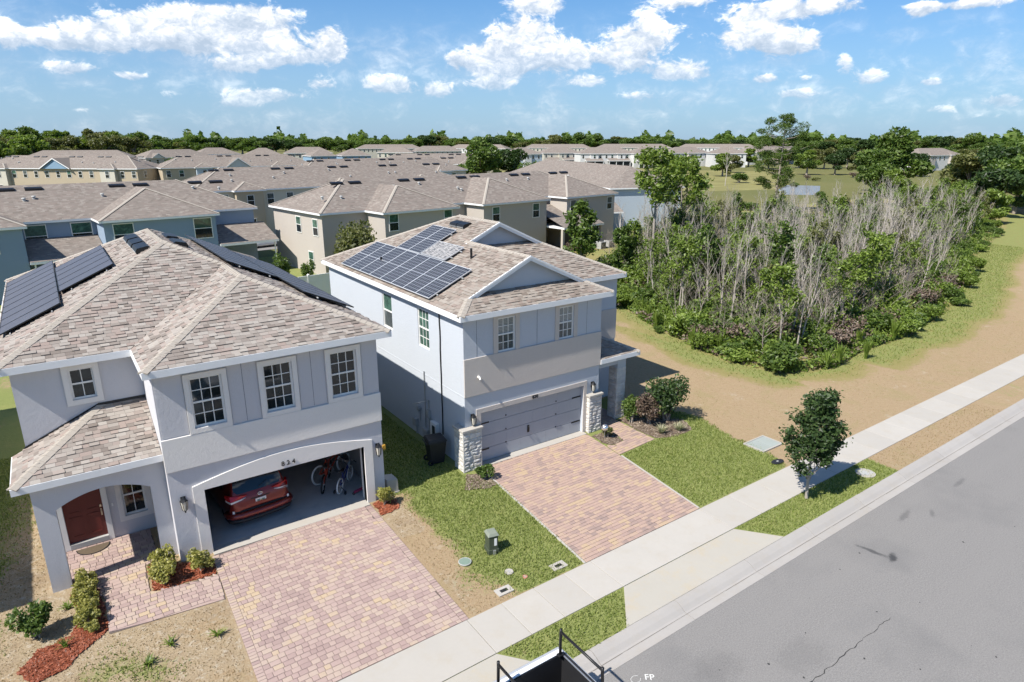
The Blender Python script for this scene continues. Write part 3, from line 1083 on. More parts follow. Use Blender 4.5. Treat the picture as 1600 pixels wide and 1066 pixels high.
def rows_in(poly, rh, lens, seed, gap=0.0, min_len=0.05, off0=True):
    """quads (u0 low, u1 low, u1 high, u0 high, v0, v1, whole?) of pieces laid in rows"""
    rg = random.Random(seed)
    vmin, vmax = min(p[1] for p in poly), max(p[1] for p in poly)
    out = []
    v = vmin
    r = 0
    while v < vmax - 0.02:
        h = rh[r % len(rh)] if isinstance(rh, (list, tuple)) else rh
        v1 = min(v + h, vmax)
        lo, hi, mid = spans(poly, v + (v1 - v) * 0.04), spans(poly, v1 - (v1 - v) * 0.04), spans(poly, (v + v1) / 2)
        if not (len(lo) == len(mid) == len(hi)):
            lo = hi = mid
        if mid:
            for (a0, b0), (a1, b1) in zip(lo, hi):
                umin, umax = min(a0, a1), max(b0, b1)
                u = umin - (rg.uniform(0, lens[0]) if off0 else 0.0)
                while u < umax:
                    l = rg.choice(lens) if len(lens) > 2 else rg.uniform(*lens)
                    u1 = u + l
                    q = [max(u, a0), min(u1, b0), min(u1, b1), max(u, a1)]
                    if q[1] - q[0] > min_len or q[2] - q[3] > min_len:
                        q[1], q[2] = max(q[1], q[0]), max(q[2], q[3])
                        whole = q[0] == u and q[3] == u and q[1] == u1 and q[2] == u1 and v1 - v >= h - 1e-6
                        out.append((q[0] + gap / 2, max(q[1] - gap / 2, q[0] + gap / 2), max(q[2] - gap / 2, q[3] + gap / 2), q[3] + gap / 2, v + gap / 2, v1 - gap / 2, whole))
                    u = u1
        v = v1
        r += 1
    return out


def unit_paver():
    mb = MB()
    b = 0.05
    lo = [(0, 0, 0), (1, 0, 0), (1, 1, 0), (0, 1, 0)]
    mid = [(0, 0, .75), (1, 0, .75), (1, 1, .75), (0, 1, .75)]
    top = [(b, b, 1), (1 - b, b, 1), (1 - b, 1 - b, 1), (b, 1 - b, 1)]
    mb.add(lo + mid + top, [(8, 9, 10, 11)] + [(i, (i + 1) % 4, 4 + (i + 1) % 4, 4 + i) for i in range(4)] + [(4 + i, 4 + (i + 1) % 4, 8 + (i + 1) % 4, 8 + i) for i in range(4)])
    return mb


def lay_pavers(parent, polys, mat, ztop, rh, lens, seed, n_single=300, rot=0.0, off0=True):
    """the nearest pieces as objects of their own, the rest joined"""
    rg = random.Random(seed)
    ca_, sa_ = math.cos(rot), math.sin(rot)
    qs = []
    for pi, poly in enumerate(polys):
        pr = [(x * ca_ + y * sa_, -x * sa_ + y * ca_) for x, y in poly]
        for q in rows_in(pr, rh, lens, seed + pi, gap=0.010, off0=off0):
            cu, cv = (q[0] + q[1]) / 2, (q[4] + q[5]) / 2
            wx, wy = cu * ca_ - cv * sa_, cu * sa_ + cv * ca_
            qs.append((math.hypot(wx, wy), q))
    qs.sort(key=lambda t: t[0])
    um = unit_paver().mesh('paver')
    um.materials.append(mat)
    vs, fs = [], []
    n = 0
    for d, q in qs:
        h = 0.018 + rg.uniform(-0.004, 0.004)
        z0 = ztop - 0.02
        if q[6] and n < n_single:
            o = link('paver', um, parent)
            u0, v0 = q[0], q[4]
            o.location = (u0 * ca_ - v0 * sa_, u0 * sa_ + v0 * ca_, z0)
            o.rotation_euler = (0, 0, rot)
            o.scale = (q[1] - q[0], q[5] - q[4], h)
            n += 1
            continue
        b = 0.008
        lo = [(q[0], q[4]), (q[1], q[4]), (q[2], q[5]), (q[3], q[5])]
        c = (sum(p[0] for p in lo) / 4, sum(p[1] for p in lo) / 4)
        top = [(p[0] + (b if p[0] < c[0] else -b), p[1] + (b if p[1] < c[1] else -b)) for p in lo]
        base = len(vs)
        for ring, z in ((lo, z0), (lo, z0 + h * 0.75), (top, z0 + h)):
            for u, v in ring:
                vs.append((u * ca_ - v * sa_, u * sa_ + v * ca_, z))
        fs.append((base + 8, base + 9, base + 10, base + 11))
        for i in range(4):
            fs.append((base + i, base + (i + 1) % 4, base + 4 + (i + 1) % 4, base + 4 + i))
            fs.append((base + 4 + i, base + 4 + (i + 1) % 4, base + 8 + (i + 1) % 4, base + 8 + i))
    if fs:
        o = link('paver_field', fast_mesh('paver_field', vs, fs, mat), parent)
        o['kind'] = 'stuff'


def sheet(poly, z, name, mat, parent):
    mb = MB()
    mb.poly([(p[0], p[1], z) for p in poly])
    return mb.build(name, mat, parent)


D1 = [(2.14, 12.16), (7.17, 12.22), (7.33, 18.82), (2.33, 18.82)]
D2 = [(11.19, 12.29), (16.18, 12.37), (16.73, 16.72), (16.95, 18.90), (11.78, 18.90)]
dw1 = struct_root('driveway')
sheet(D1, 0.010, 'sand_bed', M['grout'], dw1)
lay_pavers(dw1, [[(2.34, 12.287), (6.97, 12.343), (7.12, 18.86), (2.52, 18.80)]], M['paver1'], 0.030, 0.165, [0.155, 0.165, 0.21, 0.235, 0.25], 11, 300, math.atan(0.0121))
# soldier courses along the edges
lay_pavers(dw1, [[(2.14, 12.17), (2.34, 12.17), (2.52, 18.80), (2.33, 18.80)], [(6.97, 12.22), (7.17, 12.22), (7.32, 18.80), (7.12, 18.80)]], M['paver1'], 0.031, 0.112, [0.5, 0.5, 0.5], 12, 0, 0.0, False)
lay_pavers(dw1, [[(2.34, 12.165), (6.97, 12.221), (6.97, 12.343), (2.34, 12.287)]], M['paver1'], 0.031, 0.2, [0.22, 0.23, 0.21], 13, 0, math.atan(0.0121))
dw2 = struct_root('driveway')
sheet(D2, 0.010, 'sand_bed', M['grout'], dw2)
lay_pavers(dw2, [D2], M['paver2'], 0.030, 0.145, [0.15, 0.22, 0.225, 0.30], 21, 300, math.atan(0.016))
# thin concrete edge of the second drive
for a, b in (((11.14, 12.30), (11.73, 18.7)), ((16.22, 12.40), (16.78, 16.66))):
    dx, dy = b[0] - a[0], b[1] - a[1]
    l = math.hypot(dx, dy)
    nx_, ny_ = -dy / l * 0.035, dx / l * 0.035
    flat_slab([(a[0] - nx_, a[1] - ny_), (b[0] - nx_, b[1] - ny_), (b[0] + nx_, b[1] + ny_), (a[0] + nx_, a[1] + ny_)], 0.0, 0.024, 'edge_strip', M['concrete'], dw2, 0.004)

path1 = struct_root('path')
W1 = [(-0.45, 16.86), (2.23, 16.60), (2.30, 17.84), (0.62, 17.98), (0.66, 19.45), (1.04, 19.50), (1.04, 21.50), (-1.50, 21.50), (-1.50, 19.86), (-1.04, 19.86), (-1.04, 19.40), (-0.42, 18.5)]
sheet(W1, 0.010, 'sand_bed', M['grout'], path1)
lay_pavers(path1, [W1], M['paver1'], 0.030, 0.165, [0.155, 0.165, 0.21, 0.235, 0.25], 31, 300)
path2 = struct_root('path')
W2 = [(16.77, 16.76), (18.91, 16.95), (18.96, 19.42), (19.40, 20.1), (19.3, 21.55), (17.78, 21.55), (17.78, 18.70), (17.95, 18.1), (17.75, 17.55), (17.20, 17.45), (16.92, 17.65), (16.85, 17.55)]
sheet(W2, 0.011, 'sand_bed', M['grout'], path2)
lay_pavers(path2, [W2], M['paver2'], 0.031, 0.145, [0.15, 0.22, 0.225, 0.30], 41, 150, math.atan(0.089))


def blob_poly(pts, n_sub=4, jit=0.05, seed=0):
    rg = random.Random(seed)
    out = []
    for i, p in enumerate(pts):
        q = pts[(i + 1) % len(pts)]
        for j in range(n_sub):
            t = j / n_sub
            out.append((p[0] + (q[0] - p[0]) * t + rg.uniform(-jit, jit), p[1] + (q[1] - p[1]) * t + rg.uniform(-jit, jit)))
    return out


def chips(poly, n, mat, name, parent, seed, size=0.05, z=0.01):
    """loose mulch chips"""
    rs = np.random.RandomState(seed)
    P = np.array(poly)
    lo, hi = P.min(0), P.max(0)
    pts = rs.uniform(lo, hi, (n * 3, 2))
    pts = pts[in_poly(pts[:, 0], pts[:, 1], poly)][:n]
    k = len(pts)
    a = rs.uniform(0, np.pi, k)
    l = rs.uniform(0.4, 1.0, k) * size
    w = l * rs.uniform(0.25, 0.5, k)
    tz = rs.uniform(-0.02, 0.03, k)
    ux, uy = np.cos(a), np.sin(a)
    v = np.zeros((k, 4, 3))
    for j, (s, t) in enumerate(((-1, -1), (1, -1), (1, 1), (-1, 1))):
        v[:, j, 0] = pts[:, 0] + s * ux * l - t * uy * w
        v[:, j, 1] = pts[:, 1] + s * uy * l + t * ux * w
        v[:, j, 2] = z + 0.012 + s * tz * 0.5 + rs.uniform(0, 0.02, k)
    o = link(name, fast_mesh(name, v.reshape(-1, 3), np.arange(4 * k).reshape(-1, 4), mat), parent)
    if parent is None:
        o['kind'] = 'stuff'
    else:
        o['kind'] = 'stuff'
    return o


def mulch_bed(pts, mat, chipmat, seed, n=1500):
    r = struct_root('mulch_bed')
    poly = blob_poly(pts, 4, 0.05, seed)
    sheet(poly, 0.012, 'mulch', mat, r)
    chips(poly, n, chipmat, 'mulch_chips', r, seed)
    return r


M['chip_red'] = mat_leaf('red_bark_chips', (0.10, 0.025, 0.012), (0.25, 0.07, 0.035), (0.42, 0.15, 0.085), 0.02)
M['chip_brown'] = mat_leaf('brown_bark_chips', (0.06, 0.04, 0.03), (0.17, 0.13, 0.10), (0.34, 0.28, 0.22), 0.02)
mulch_bed([(-1.15, 19.1), (-0.55, 19.2), (-0.47, 18.4), (-0.47, 17.0), (-0.75, 16.8), (-1.05, 16.55), (-1.45, 16.1), (-2.0, 16.0), (-2.3, 16.6), (-1.9, 17.2), (-1.3, 17.3), (-1.05, 17.8)], M['mulch_red'], M['chip_red'], 1, 2600)
mulch_bed([(0.66, 18.02), (2.26, 17.88), (2.30, 18.6), (1.5, 18.95), (1.0, 19.45), (0.70, 19.4)], M['mulch_red'], M['chip_red'], 2, 1300)
mulch_bed([(7.38, 18.0), (8.0, 18.1), (8.15, 18.6), (7.95, 18.95), (7.4, 18.8)], M['mulch_red'], M['chip_red'], 3, 700)
mulch_bed([(10.45, 17.9), (11.0, 17.55), (11.55, 17.5), (11.62, 18.6), (11.0, 18.75)], M['mulch_brown'], M['chip_brown'], 4, 900)
mulch_bed([(16.98, 18.6), (16.98, 17.7), (17.3, 17.5), (17.8, 17.7), (17.9, 18.2), (17.74, 18.7)], M['mulch_brown'], M['chip_brown'], 5, 700)
mulch_bed([(19.0, 17.0), (19.9, 16.6), (20.9, 16.7), (21.4, 17.6), (20.9, 18.7), (19.9, 19.3), (19.02, 19.3)], M['mulch_brown'], M['chip_brown'], 6, 1500)

# ---------------------------------------------------------------- house kit
def rel(parent, p):
    o = ORG.get(root_of(parent).name, (0, 0, 0))
    return Vector((p[0] - o[0], p[1] - o[1], p[2] - o[2]))


def plane_basis(pts):
    a, b, c = Vector(pts[0]), Vector(pts[1]), Vector(pts[2])
    n = Vector((0, 0, 0))
    for i in range(len(pts)):
        p, q = Vector(pts[i]), Vector(pts[(i + 1) % len(pts)])
        n += p.cross(q)
    n.normalize()
    if n.z < 0:
        n = -n
    v = (Vector((0, 0, 1)) - n * n.z).normalized()
    u = v.cross(n).normalized()
    return u, v, n


def unit_shingle():
    mb = MB()
    vs = [(0, 0, 0), (1, 0, 0), (1, 1, 0), (0, 1, 0), (0, 0, 1), (1, 0, 1), (1, 1, .15), (0, 1, .15)]
    mb.add(vs, [(4, 5, 6, 7), (0, 1, 5, 4), (1, 2, 6, 5), (3, 0, 4, 7)])
    return mb


def roof_plane(roof, pts, mat, seed, n_single=0, rh=0.145, lens=(0.15, 0.29), lift=0.012):
    """a roof plane: underlay plus real shingle tabs laid in courses"""
    u, v, n = plane_basis(pts)
    o0 = Vector(pts[0])
    mb = MB()
    mb.poly([tuple(Vector(p)) for p in pts])
    mb.build('underlay', M['deck'], roof)
    poly = [((Vector(p) - o0).dot(u), (Vector(p) - o0).dot(v)) for p in pts]
    rg = random.Random(seed)
    tabs = rows_in(poly, rh, lens, seed, gap=0.004, min_len=0.03)
    off = ORG.get(root_of(roof).name, (0, 0, 0))
    camp = Vector((0, 0, 11.78))
    tabs.sort(key=lambda q: (o0 + u * (q[0] + q[1]) / 2 + v * q[4] - camp).length)
    um = unit_shingle().mesh('shingle')
    um.materials.append(mat)
    vs, fs = [], []
    k = 0
    for q in tabs:
        th = rg.choice((0.008, 0.010, 0.014, 0.030, 0.034))
        if q[6] and k < n_single:
            o = link('shingle', um, roof)
            base = o0 + u * q[0] + v * q[4] + n * lift - Vector(off)
            m = Matrix((u * (q[1] - q[0]), v * (q[5] - q[4] + 0.02), n * th)).transposed().to_4x4()
            m.translation = base
            o.matrix_basis = m
            k += 1
            continue
        b = len(vs)
        for uu, vv, zz in ((q[0], q[4], 0), (q[1], q[4], 0), (q[2], q[5] + 0.02, 0), (q[3], q[5] + 0.02, 0), (q[0], q[4], th), (q[1], q[4], th), (q[2], q[5] + 0.02, th * .15), (q[3], q[5] + 0.02, th * .15)):
            p = o0 + u * uu + v * vv + n * (lift + zz)
            vs.append((p.x - off[0], p.y - off[1], p.z - off[2]))
        fs += [(b + 4, b + 5, b + 6, b + 7), (b, b + 1, b + 5, b + 4), (b + 1, b + 2, b + 6, b + 5), (b + 3, b, b + 4, b + 7)]
    if fs:
        o = link('shingle_courses', fast_mesh('shingle_courses', vs, fs, mat), roof)
        o['kind'] = 'stuff'


def ridge_caps(roof, p, q, n1, n2, mat, step=0.20, w=0.155):
    """cap shingles bent over a hip or ridge from p (low) to q (high)"""
    p, q = Vector(p), Vector(q)
    d = (q - p).normalized()
    up = (Vector(n1) + Vector(n2)).normalized()
    def wing(nn):
        g = Vector(nn).cross(d).normalized()
        return g if g.dot(up) < 0 else -g
    w1, w2 = wing(n1), wing(n2)
    L = (q - p).length
    mb = MB()
    s = step * 1.12
    def pt(t, sd, side, h):
        return d * t + (side * sd if side is not None else Vector((0, 0, 0))) + up * h
    h0, h1 = 0.054, 0.042
    pts = [pt(0, w, w1, h0 - .01), pt(0, 0, None, h0), pt(0, w, w2, h0 - .01), pt(s, w, w1, h1 - .01), pt(s, 0, None, h1), pt(s, w, w2, h1 - .01),
           pt(0, w, w1, 0.005), pt(0, 0, None, 0.005), pt(0, w, w2, 0.005), pt(s, w, w1, 0.005), pt(s, w, w2, 0.005)]
    mb.add(pts, [(0, 1, 4, 3), (1, 2, 5, 4), (6, 7, 1, 0), (7, 8, 2, 1), (0, 3, 9, 6), (2, 8, 10, 5)])
    me = mb.mesh('ridge_cap')
    me.materials.append(mat)
    t = 0.0
    while t < L - 0.05:
        o = link('ridge_cap', me, roof)
        o.location = rel(roof, p + d * t)
        t += step


def fascia(parent, p, q, out, ztop, h=0.19, th=0.03, mat=None):
    """white board along an eave; out = outward unit vector"""
    mb = MB()
    dx, dy = q[0] - p[0], q[1] - p[1]
    l = math.hypot(dx, dy)
    ex, ey = dx / l * th, dy / l * th
    a = [(p[0], p[1], ztop - h), (q[0] + ex, q[1] + ey, ztop - h), (q[0] + ex + out[0] * th, q[1] + ey + out[1] * th, ztop - h), (p[0] + out[0] * th, p[1] + out[1] * th, ztop - h)]
    mb.prism(a, (0, 0, h + 0.012))
    return mb.build('fascia', mat or M['white'], parent)


def board(parent, p, q, n, w, th, name, mat):
    """a sloping board from p to q lying in the plane with normal n (rake boards)"""
    p, q, n = Vector(p), Vector(q), Vector(n)
    d = (q - p).normalized()
    dn = Vector((0, 0, -1))
    mb = MB()
    mb.prism([tuple(p), tuple(q), tuple(q + dn * w), tuple(p + dn * w)], tuple(n * th))
    return mb.build(name, mat, parent)


def window(parent, fn, u0, u1, w0, w1, nu=3, nw=2, top='glass', bot='glass', low=True, frame=0.055, d0=0.03, name='window'):
    """sash window: frame with meeting rail, two panes, glazing bars"""
    mb = MB()
    wm = (w0 + w1) / 2
    holes_panel(mb, lambda a, b, d: fn(a, b, d + d0), u0, u1, w0, w1, [(u0 + frame, u1 - frame, w0 + frame, wm - frame * .45), (u0 + frame, u1 - frame, wm + frame * .45, w1 - frame)], 0.07)
    win = mb.build(name, M['vinyl'], parent)
    for a, b, mt in ((w0 + frame, wm - frame * .45, bot), (wm + frame * .45, w1 - frame, top)):
        mb = MB()
        slab(mb, fn, u0 + frame, u1 - frame, a, b, d0 + 0.035, d0 + 0.05)
        mb.build('pane', M[mt], win)
    bw = 0.011
    def bars(a, b):
        for i in range(1, nu):
            u = u0 + frame + (u1 - u0 - 2 * frame) * i / nu
            mb = MB()
            slab(mb, fn, u - bw, u + bw, a, b, d0 + 0.018, d0 + 0.034)
            mb.build('glazing_bar', M['vinyl'], win)
        for j in range(1, nw):
            w = a + (b - a) * j / nw
            mb = MB()
            slab(mb, fn, u0 + frame, u1 - frame, w - bw, w + bw, d0 + 0.016, d0 + 0.032)
            mb.build('glazing_bar', M['vinyl'], win)
    bars(wm + frame * .45, w1 - frame)
    if low:
        bars(w0 + frame, wm - frame * .45)
    return win


def trim_ring(parent, fn, u0, u1, w0, w1, t, mat, proud=0.045, name='window_trim', bottom=True):
    mb = MB()
    holes_panel(mb, lambda a, b, d: fn(a, b, d - proud), u0, u1, w0, w1, [(u0 + t, u1 - t, w0 + t if bottom else w0 - 1, w1 - t)] if bottom else [(u0 + t, u1 - t, w0, w1 - t)], proud - 0.002)
    return mb.build(name, mat, parent, bevel=0.006)


def wall_lamp(parent, fn, u, w, s=1.0):
    mb = MB()
    slab(mb, fn, u - 0.05 * s, u + 0.05 * s, w - 0.02 * s, w + 0.16 * s, -0.02, 0)
    c = fn(u, w, -0.10)
    mb.tube([fn(u, w + .08 * s, -0.01), fn(u, w + .16 * s, -0.06), fn(u, w + 0.15 * s, -0.10)], 0.012 * s, 5)
    mb.tube([(c[0], c[1], c[2] - .19 * s), (c[0], c[1], c[2] - .14 * s), (c[0], c[1], c[2] - .12 * s)], [0.012 * s, 0.02 * s, 0.055 * s], 6)
    mb.tube([(c[0], c[1], c[2] + .09 * s), (c[0], c[1], c[2] + .13 * s), (c[0], c[1], c[2] + .20 * s)], [0.085 * s, 0.05 * s, 0.008 * s], 6)
    for k in range(6):
        a = k * math.pi / 3
        mb.tube([(c[0] + .05 * s * math.cos(a), c[1] + .05 * s * math.sin(a), c[2] - .12 * s), (c[0] + .075 * s * math.cos(a), c[1] + .075 * s * math.sin(a), c[2] + .09 * s)], 0.007 * s, 4)
    lamp = mb.build('wall_lamp', M['black_metal'], parent)
    mb = MB()
    mb.tube([(c[0], c[1], c[2] - .12 * s), (c[0], c[1], c[2] + .09 * s)], [0.045 * s, 0.068 * s], 6)
    mb.build('lamp_glass', M['lamp_glass'], lamp)
    return lamp


def solar_panel_mesh(w, l, mat, frame_mat):
    t = 0.022
    mb = MB()
    holes_panel(mb, lambda a, b, d: (a, b, 0.04 - d), 0, w, 0, l, [(t, w - t, t, l - t)], 0.04)
    fr = mb.mesh('solar_panel')
    fr.materials.append(frame_mat)
    me = bpy.data.meshes.new('solar_glass')
    me.from_pydata([(t, t, .034), (w - t, t, .034), (w - t, l - t, .034), (t, l - t, .034), (t, t, .004), (w - t, t, .004), (w - t, l - t, .004), (t, l - t, .004)], [], [(0, 1, 2, 3), (7, 6, 5, 4)])
    uv = me.uv_layers.new(name='UVMap')
    for i, c in enumerate([(0, 0), (1, 0), (1, 1), (0, 1)] * 2):
        uv.data[i].uv = c
    me.materials.append(mat)
    return fr, me


def put_panel(house, meshes, o0, u, v, n, label=None):
    a = link('solar_panel', meshes[0], house)
    m = Matrix((u, v, n)).transposed().to_4x4()
    m.translation = rel(house, o0)
    a.matrix_basis = m
    b = link('solar_glass', meshes[1], a)
    if label:
        a['label'] = label
    return a


def roof_vent(house, p, u, v, n, L=1.15, W=0.42, H=0.17):
    """low louvred off-ridge vent"""
    mb = MB()
    def P(a, b, c):
        return Vector(p) + u * a + v * b + n * c
    prof = [(0, 0), (0, 0.09), (0.10, H), (W - .06, H * .55), (W, 0.02), (W, 0)]
    A = [tuple(P(0, b, c)) for b, c in prof]
    mb.prism(A, tuple(u * L))
    vent = mb.build('roof_vent', M['black_metal'], house)
    for i in range(3):
        mb = MB()
        z = 0.02 + i * 0.026
        mb.prism([tuple(P(0.02, -0.012, z)), tuple(P(0.02, 0.0, z)), tuple(P(0.02, 0.0, z + .012)), tuple(P(0.02, -0.012, z + .012))], tuple(u * (L - .04)))
        mb.build('louvre', M['grey_box'], vent)
    return vent


def stone_unit(seed):
    rs = np.random.RandomState(seed)
    g = 4
    vs, fs = [], []
    for j in range(g):
        for i in range(g):
            e = i in (0, g - 1) or j in (0, g - 1)
            d = 0.35 + rs.uniform(0, .25) if e else rs.uniform(-0.25, 0.28)
            vs.append((i / (g - 1) + (0 if e else rs.uniform(-.08, .08)), d, j / (g - 1) + (0 if e else rs.uniform(-.08, .08))))
    for j in range(g - 1):
        for i in range(g - 1):
            a = j * g + i
            fs.append((a, a + 1, a + g + 1, a + g))
    ring = [i for i in range(g)] + [g * j + g - 1 for j in range(1, g)] + [g * (g - 1) + i for i in range(g - 2, -1, -1)] + [g * j for j in range(g - 2, 0, -1)]
    b = len(vs)
    for r in ring:
        vs.append((vs[r][0], 1.6, vs[r][2]))
    m = len(ring)
    for i in range(m):
        fs.append((ring[(i + 1) % m], ring[i], b + i, b + (i + 1) % m))
    me = bpy.data.meshes.new('stone')
    me.from_pydata(vs, [], fs)
    me.materials.append(M['stone'])
    return me


STONES = [stone_unit(s) for s in range(5)]


def stone_face(parent, ox, oy, rz, width, z0, z1, seed, depth=0.036):
    rg = random.Random(seed)
    z = z0
    ca_, sa_ = math.cos(rz), math.sin(rz)
    while z < z1 - 0.03:
        h = min(rg.choice((0.10, 0.13, 0.17, 0.20)), z1 - z)
        if z1 - z - h < 0.06:
            h = z1 - z
        u = 0.0
        while u < width - 0.01:
            l = rg.uniform(0.16, 0.42)
            if width - u - l < 0.12:
                l = width - u
            split = rg.random() < 0.25 and h > 0.15
            for (zz, hh) in ([(z, h * .5), (z + h * .5, h * .5)] if split else [(z, h)]):
                o = link('stone', rg.choice(STONES), parent)
                px_, py_ = ox + u * ca_ + 0.004 * ca_, oy + u * sa_
                o.location = rel(parent, (px_, py_, zz + 0.004))
                o.rotation_euler = (0, 0, rz)
                o.scale = (l - 0.009, depth * rg.uniform(0.8, 1.2), hh - 0.009)
            u += l
        z += h


# ================================================================ house 824 (left)
S = 0.46
E_ = 5.95


def build_house_left():
    h = thing('house', 'grey lilac two storey house numbered 824 with open garage and brown hip roof', 'house', (3.2, 27.0, 0), world=True)
    F = face_y(19.05)
    # --- walls
    wins = [(2.43, 3.28), (4.40, 5.25), (6.40, 7.26)]
    WZ0, WZ1 = 4.02, 5.48
    mb = MB()
    holes_panel(mb, F, 1.55, 7.97, 0.0, 2.87, [(2.42, 7.30, 0.0, 2.10)], 0.2)
    mb.build('garage_front_wall', M['h1_wall'], h)
    mb = MB()
    holes_panel(mb, lambda u, w, d: F(u, w, d - 0.0), 1.55, 7.97, 2.872, 5.75, [(a, b, WZ0, WZ1) for a, b in wins], 0.2)
    mb.build('upper_front_wall', M['h1_wall'], h)
    mb = MB()
    slab(mb, F, 1.53, 7.99, 2.872, 3.86, -0.055, -0.002)
    mb.build('cream_band', M['h1_cream'], h, bevel=0.01)
    # smooth panels with a joint between the windows
    for i, (a, b) in enumerate([(1.60, 2.27), (3.44, 4.23), (5.42, 6.22), (7.43, 7.93)]):
        mb = MB()
        slab(mb, F, a, b, 3.90, 5.74, -0.018, -0.002)
        mb.build('wall_panel', M['h1_panel'] if i else M['h1_wall'], h)
        if i in (1, 2):
            mb = MB()
            c = (a + b) / 2
            slab(mb, F, c - 0.007, c + 0.007, 3.90, 5.74, -0.0205, -0.0185)
            mb.build('panel_joint', M['joint'], h)
    for i, (a, b) in enumerate(wins):
        trim_ring(h, F, a - 0.14, b + 0.14, 3.865, 5.62, 0.14, M['h1_cream'], 0.06)
        window(h, F, a, b, WZ0, WZ1, 3, 2, 'glass', 'glass')
    # side walls
    mb = MB()
    holes_panel(mb, face_xp(7.97), 19.252, 35.1, 0.0, 5.75, [], 0.2)
    mb.build('side_wall', M['h1_wall'], h)
    mb = MB()
    holes_panel(mb, face_xm(1.55), 19.252, 21.53, 0.0, 5.75, [], 0.18)
    mb.build('garage_return_wall', M['h1_wall'], h)
    mb = MB()
    holes_panel(mb, face_xm(-1.55), 21.532, 35.1, 0.0, 5.75, [], 0.2)
    mb.build('side_wall', M['h1_wall'], h)
    mb = MB()
    holes_panel(mb, face_yp(35.1), -1.348, 7.768, 0.0, 5.75, [], 0.2)
    mb.build('rear_wall', M['h1_wall'], h)
    G = face_y(21.53)
    mb = MB()
    holes_panel(mb, G, -1.55, 1.548, 0.0, 5.75, [(-0.25, 0.36, 4.65, 5.57), (-1.05, -0.06, 0.06, 2.20), (0.46, 1.08, 0.66, 2.00)], 0.2)
    mb.build('recessed_front_wall', M['h1_wall'], h)
    trim_ring(h, G, -0.40, 0.50, 4.50, 5.68, 0.15, M['h1_cream'], 0.05)
    window(h, G, -0.25, 0.36, 4.65, 5.57, 2, 1, 'glass', 'glass')
    trim_ring(h, G, 0.31, 1.23, 0.51, 2.15, 0.15, M['h1_cream'], 0.05)
    window(h, G, 0.46, 1.08, 0.66, 2.00, 2, 1, 'glass', 'glass')
    # front door
    trim_ring(h, G, -1.21, 0.09, 0.04, 2.34, 0.15, M['vinyl'], 0.05, 'door_frame')
    mb = MB()
    slab(mb, G, -1.05, -0.06, 0.20, 2.19, 0.05, 0.10)
    door = mb.build('front_door', M['door_red'], h)
    for (a, b, c, d) in [(-0.95, -0.62, 0.36, 1.02), (-0.50, -0.17, 0.36, 1.02), (-0.95, -0.62, 1.14, 1.72), (-0.50, -0.17, 1.14, 1.72), (-0.95, -0.62, 1.82, 2.08), (-0.50, -0.17, 1.82, 2.08)]:
        mb = MB()
        holes_panel(mb, lambda u, w, e: G(u, w, e + 0.036), a, b, c, d, [(a + .045, b - .045, c + .045, d - .045)], 0.0135)
        mb.build('door_panel', M['door_red'], door, bevel=0.006)
    mb = MB()
    slab(mb, G, -0.145, -0.095, 1.16, 1.24, 0.02, 0.049)
    slab(mb, G, -0.14, -0.10, 0.88, 1.10, 0.03, 0.049)
    mb.tube([G(-0.12, 0.92, 0.02), G(-0.12, 0.94, -0.02), G(-0.12, 1.04, -0.02), G(-0.12, 1.07, 0.03)], 0.011, 6)
    mb.build('door_handle', M['brass'], door)
    mb = MB()
    slab(mb, G, -1.05, -0.06, 0.04, 0.195, -0.06, 0.12)
    mb.build('doorstep', M['grey_box'], h)
    mb = MB()
    slab(mb, G, 0.165, 0.205, 1.10, 1.20, -0.02, 0)
    mb.build('doorbell', M['vinyl'], h)
    # porch: arch wall, side beam
    arch = []
    for i in range(17):
        t = i / 16
        x = -1.10 + t * 2.24
        arch.append((x, 2.30 + 0.40 * math.sin(math.pi * min(max((t * 0.92 + 0.04), 0), 1)) ** 0.8))
    mb = MB()
    outl = [(-1.55, 0), (-1.10, 0)] + arch + [(1.14, 0), (1.548, 0), (1.548, 3.14), (-1.55, 3.14)]
    mb.prism([(x, 19.53, z) for x, z in outl], (0, 0.32, 0))
    mb.build('porch_arch', M['h1_wall'], h)
    mb = MB()
    mb.box(-1.55, 19.852, 2.47, -1.25, 21.53, 3.14)
    mb.build('porch_beam', M['h1_wall'], h)
    mb = MB()
    mb.box(-1.245, 19.855, 2.90, 1.545, 21.525, 3.10)
    mb.build('porch_ceiling', M['vinyl'], h)
    # garage interior
    mb = MB()
    mb.box(1.76, 19.255, -0.05, 7.76, 25.4, 0.035)
    gf = mb.build('garage_floor', M['garage_floor'], h)
    mb = MB()
    mb.box(2.40, 18.83, -0.04, 7.32, 19.25, 0.034)
    mb.build('threshold', M['concrete'], h)
    mb = MB()
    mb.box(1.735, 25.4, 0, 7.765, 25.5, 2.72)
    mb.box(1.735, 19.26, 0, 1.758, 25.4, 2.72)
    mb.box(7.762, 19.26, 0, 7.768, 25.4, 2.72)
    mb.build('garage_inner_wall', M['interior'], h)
    mb = MB()
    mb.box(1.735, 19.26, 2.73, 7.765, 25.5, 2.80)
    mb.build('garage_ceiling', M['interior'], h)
    rd = link('raised_garage_door', None, h)
    for i in range(4):
        mb = MB()
        mb.box(2.45, 19.7 + i * 0.62, 2.42, 7.27, 20.30 + i * 0.62, 2.46)
        mb.build('door_section', M['vinyl'], rd)
    # cream surround with arched head
    mb = MB()
    top = []
    for i in range(21):
        t = i / 20
        top.append((2.12 + t * 5.47, 2.27 + 0.38 * math.sin(math.pi * t)))
    pts = [(2.12, 0), (2.42, 0), (2.42, 2.10), (7.30, 2.10), (7.30, 0), (7.59, 0)] + list(reversed(top))
    mb.prism([(x, 18.995, z) for x, z in pts], (0, 0.053, 0))
    mb.build('garage_surround', M['h1_cream'], h)
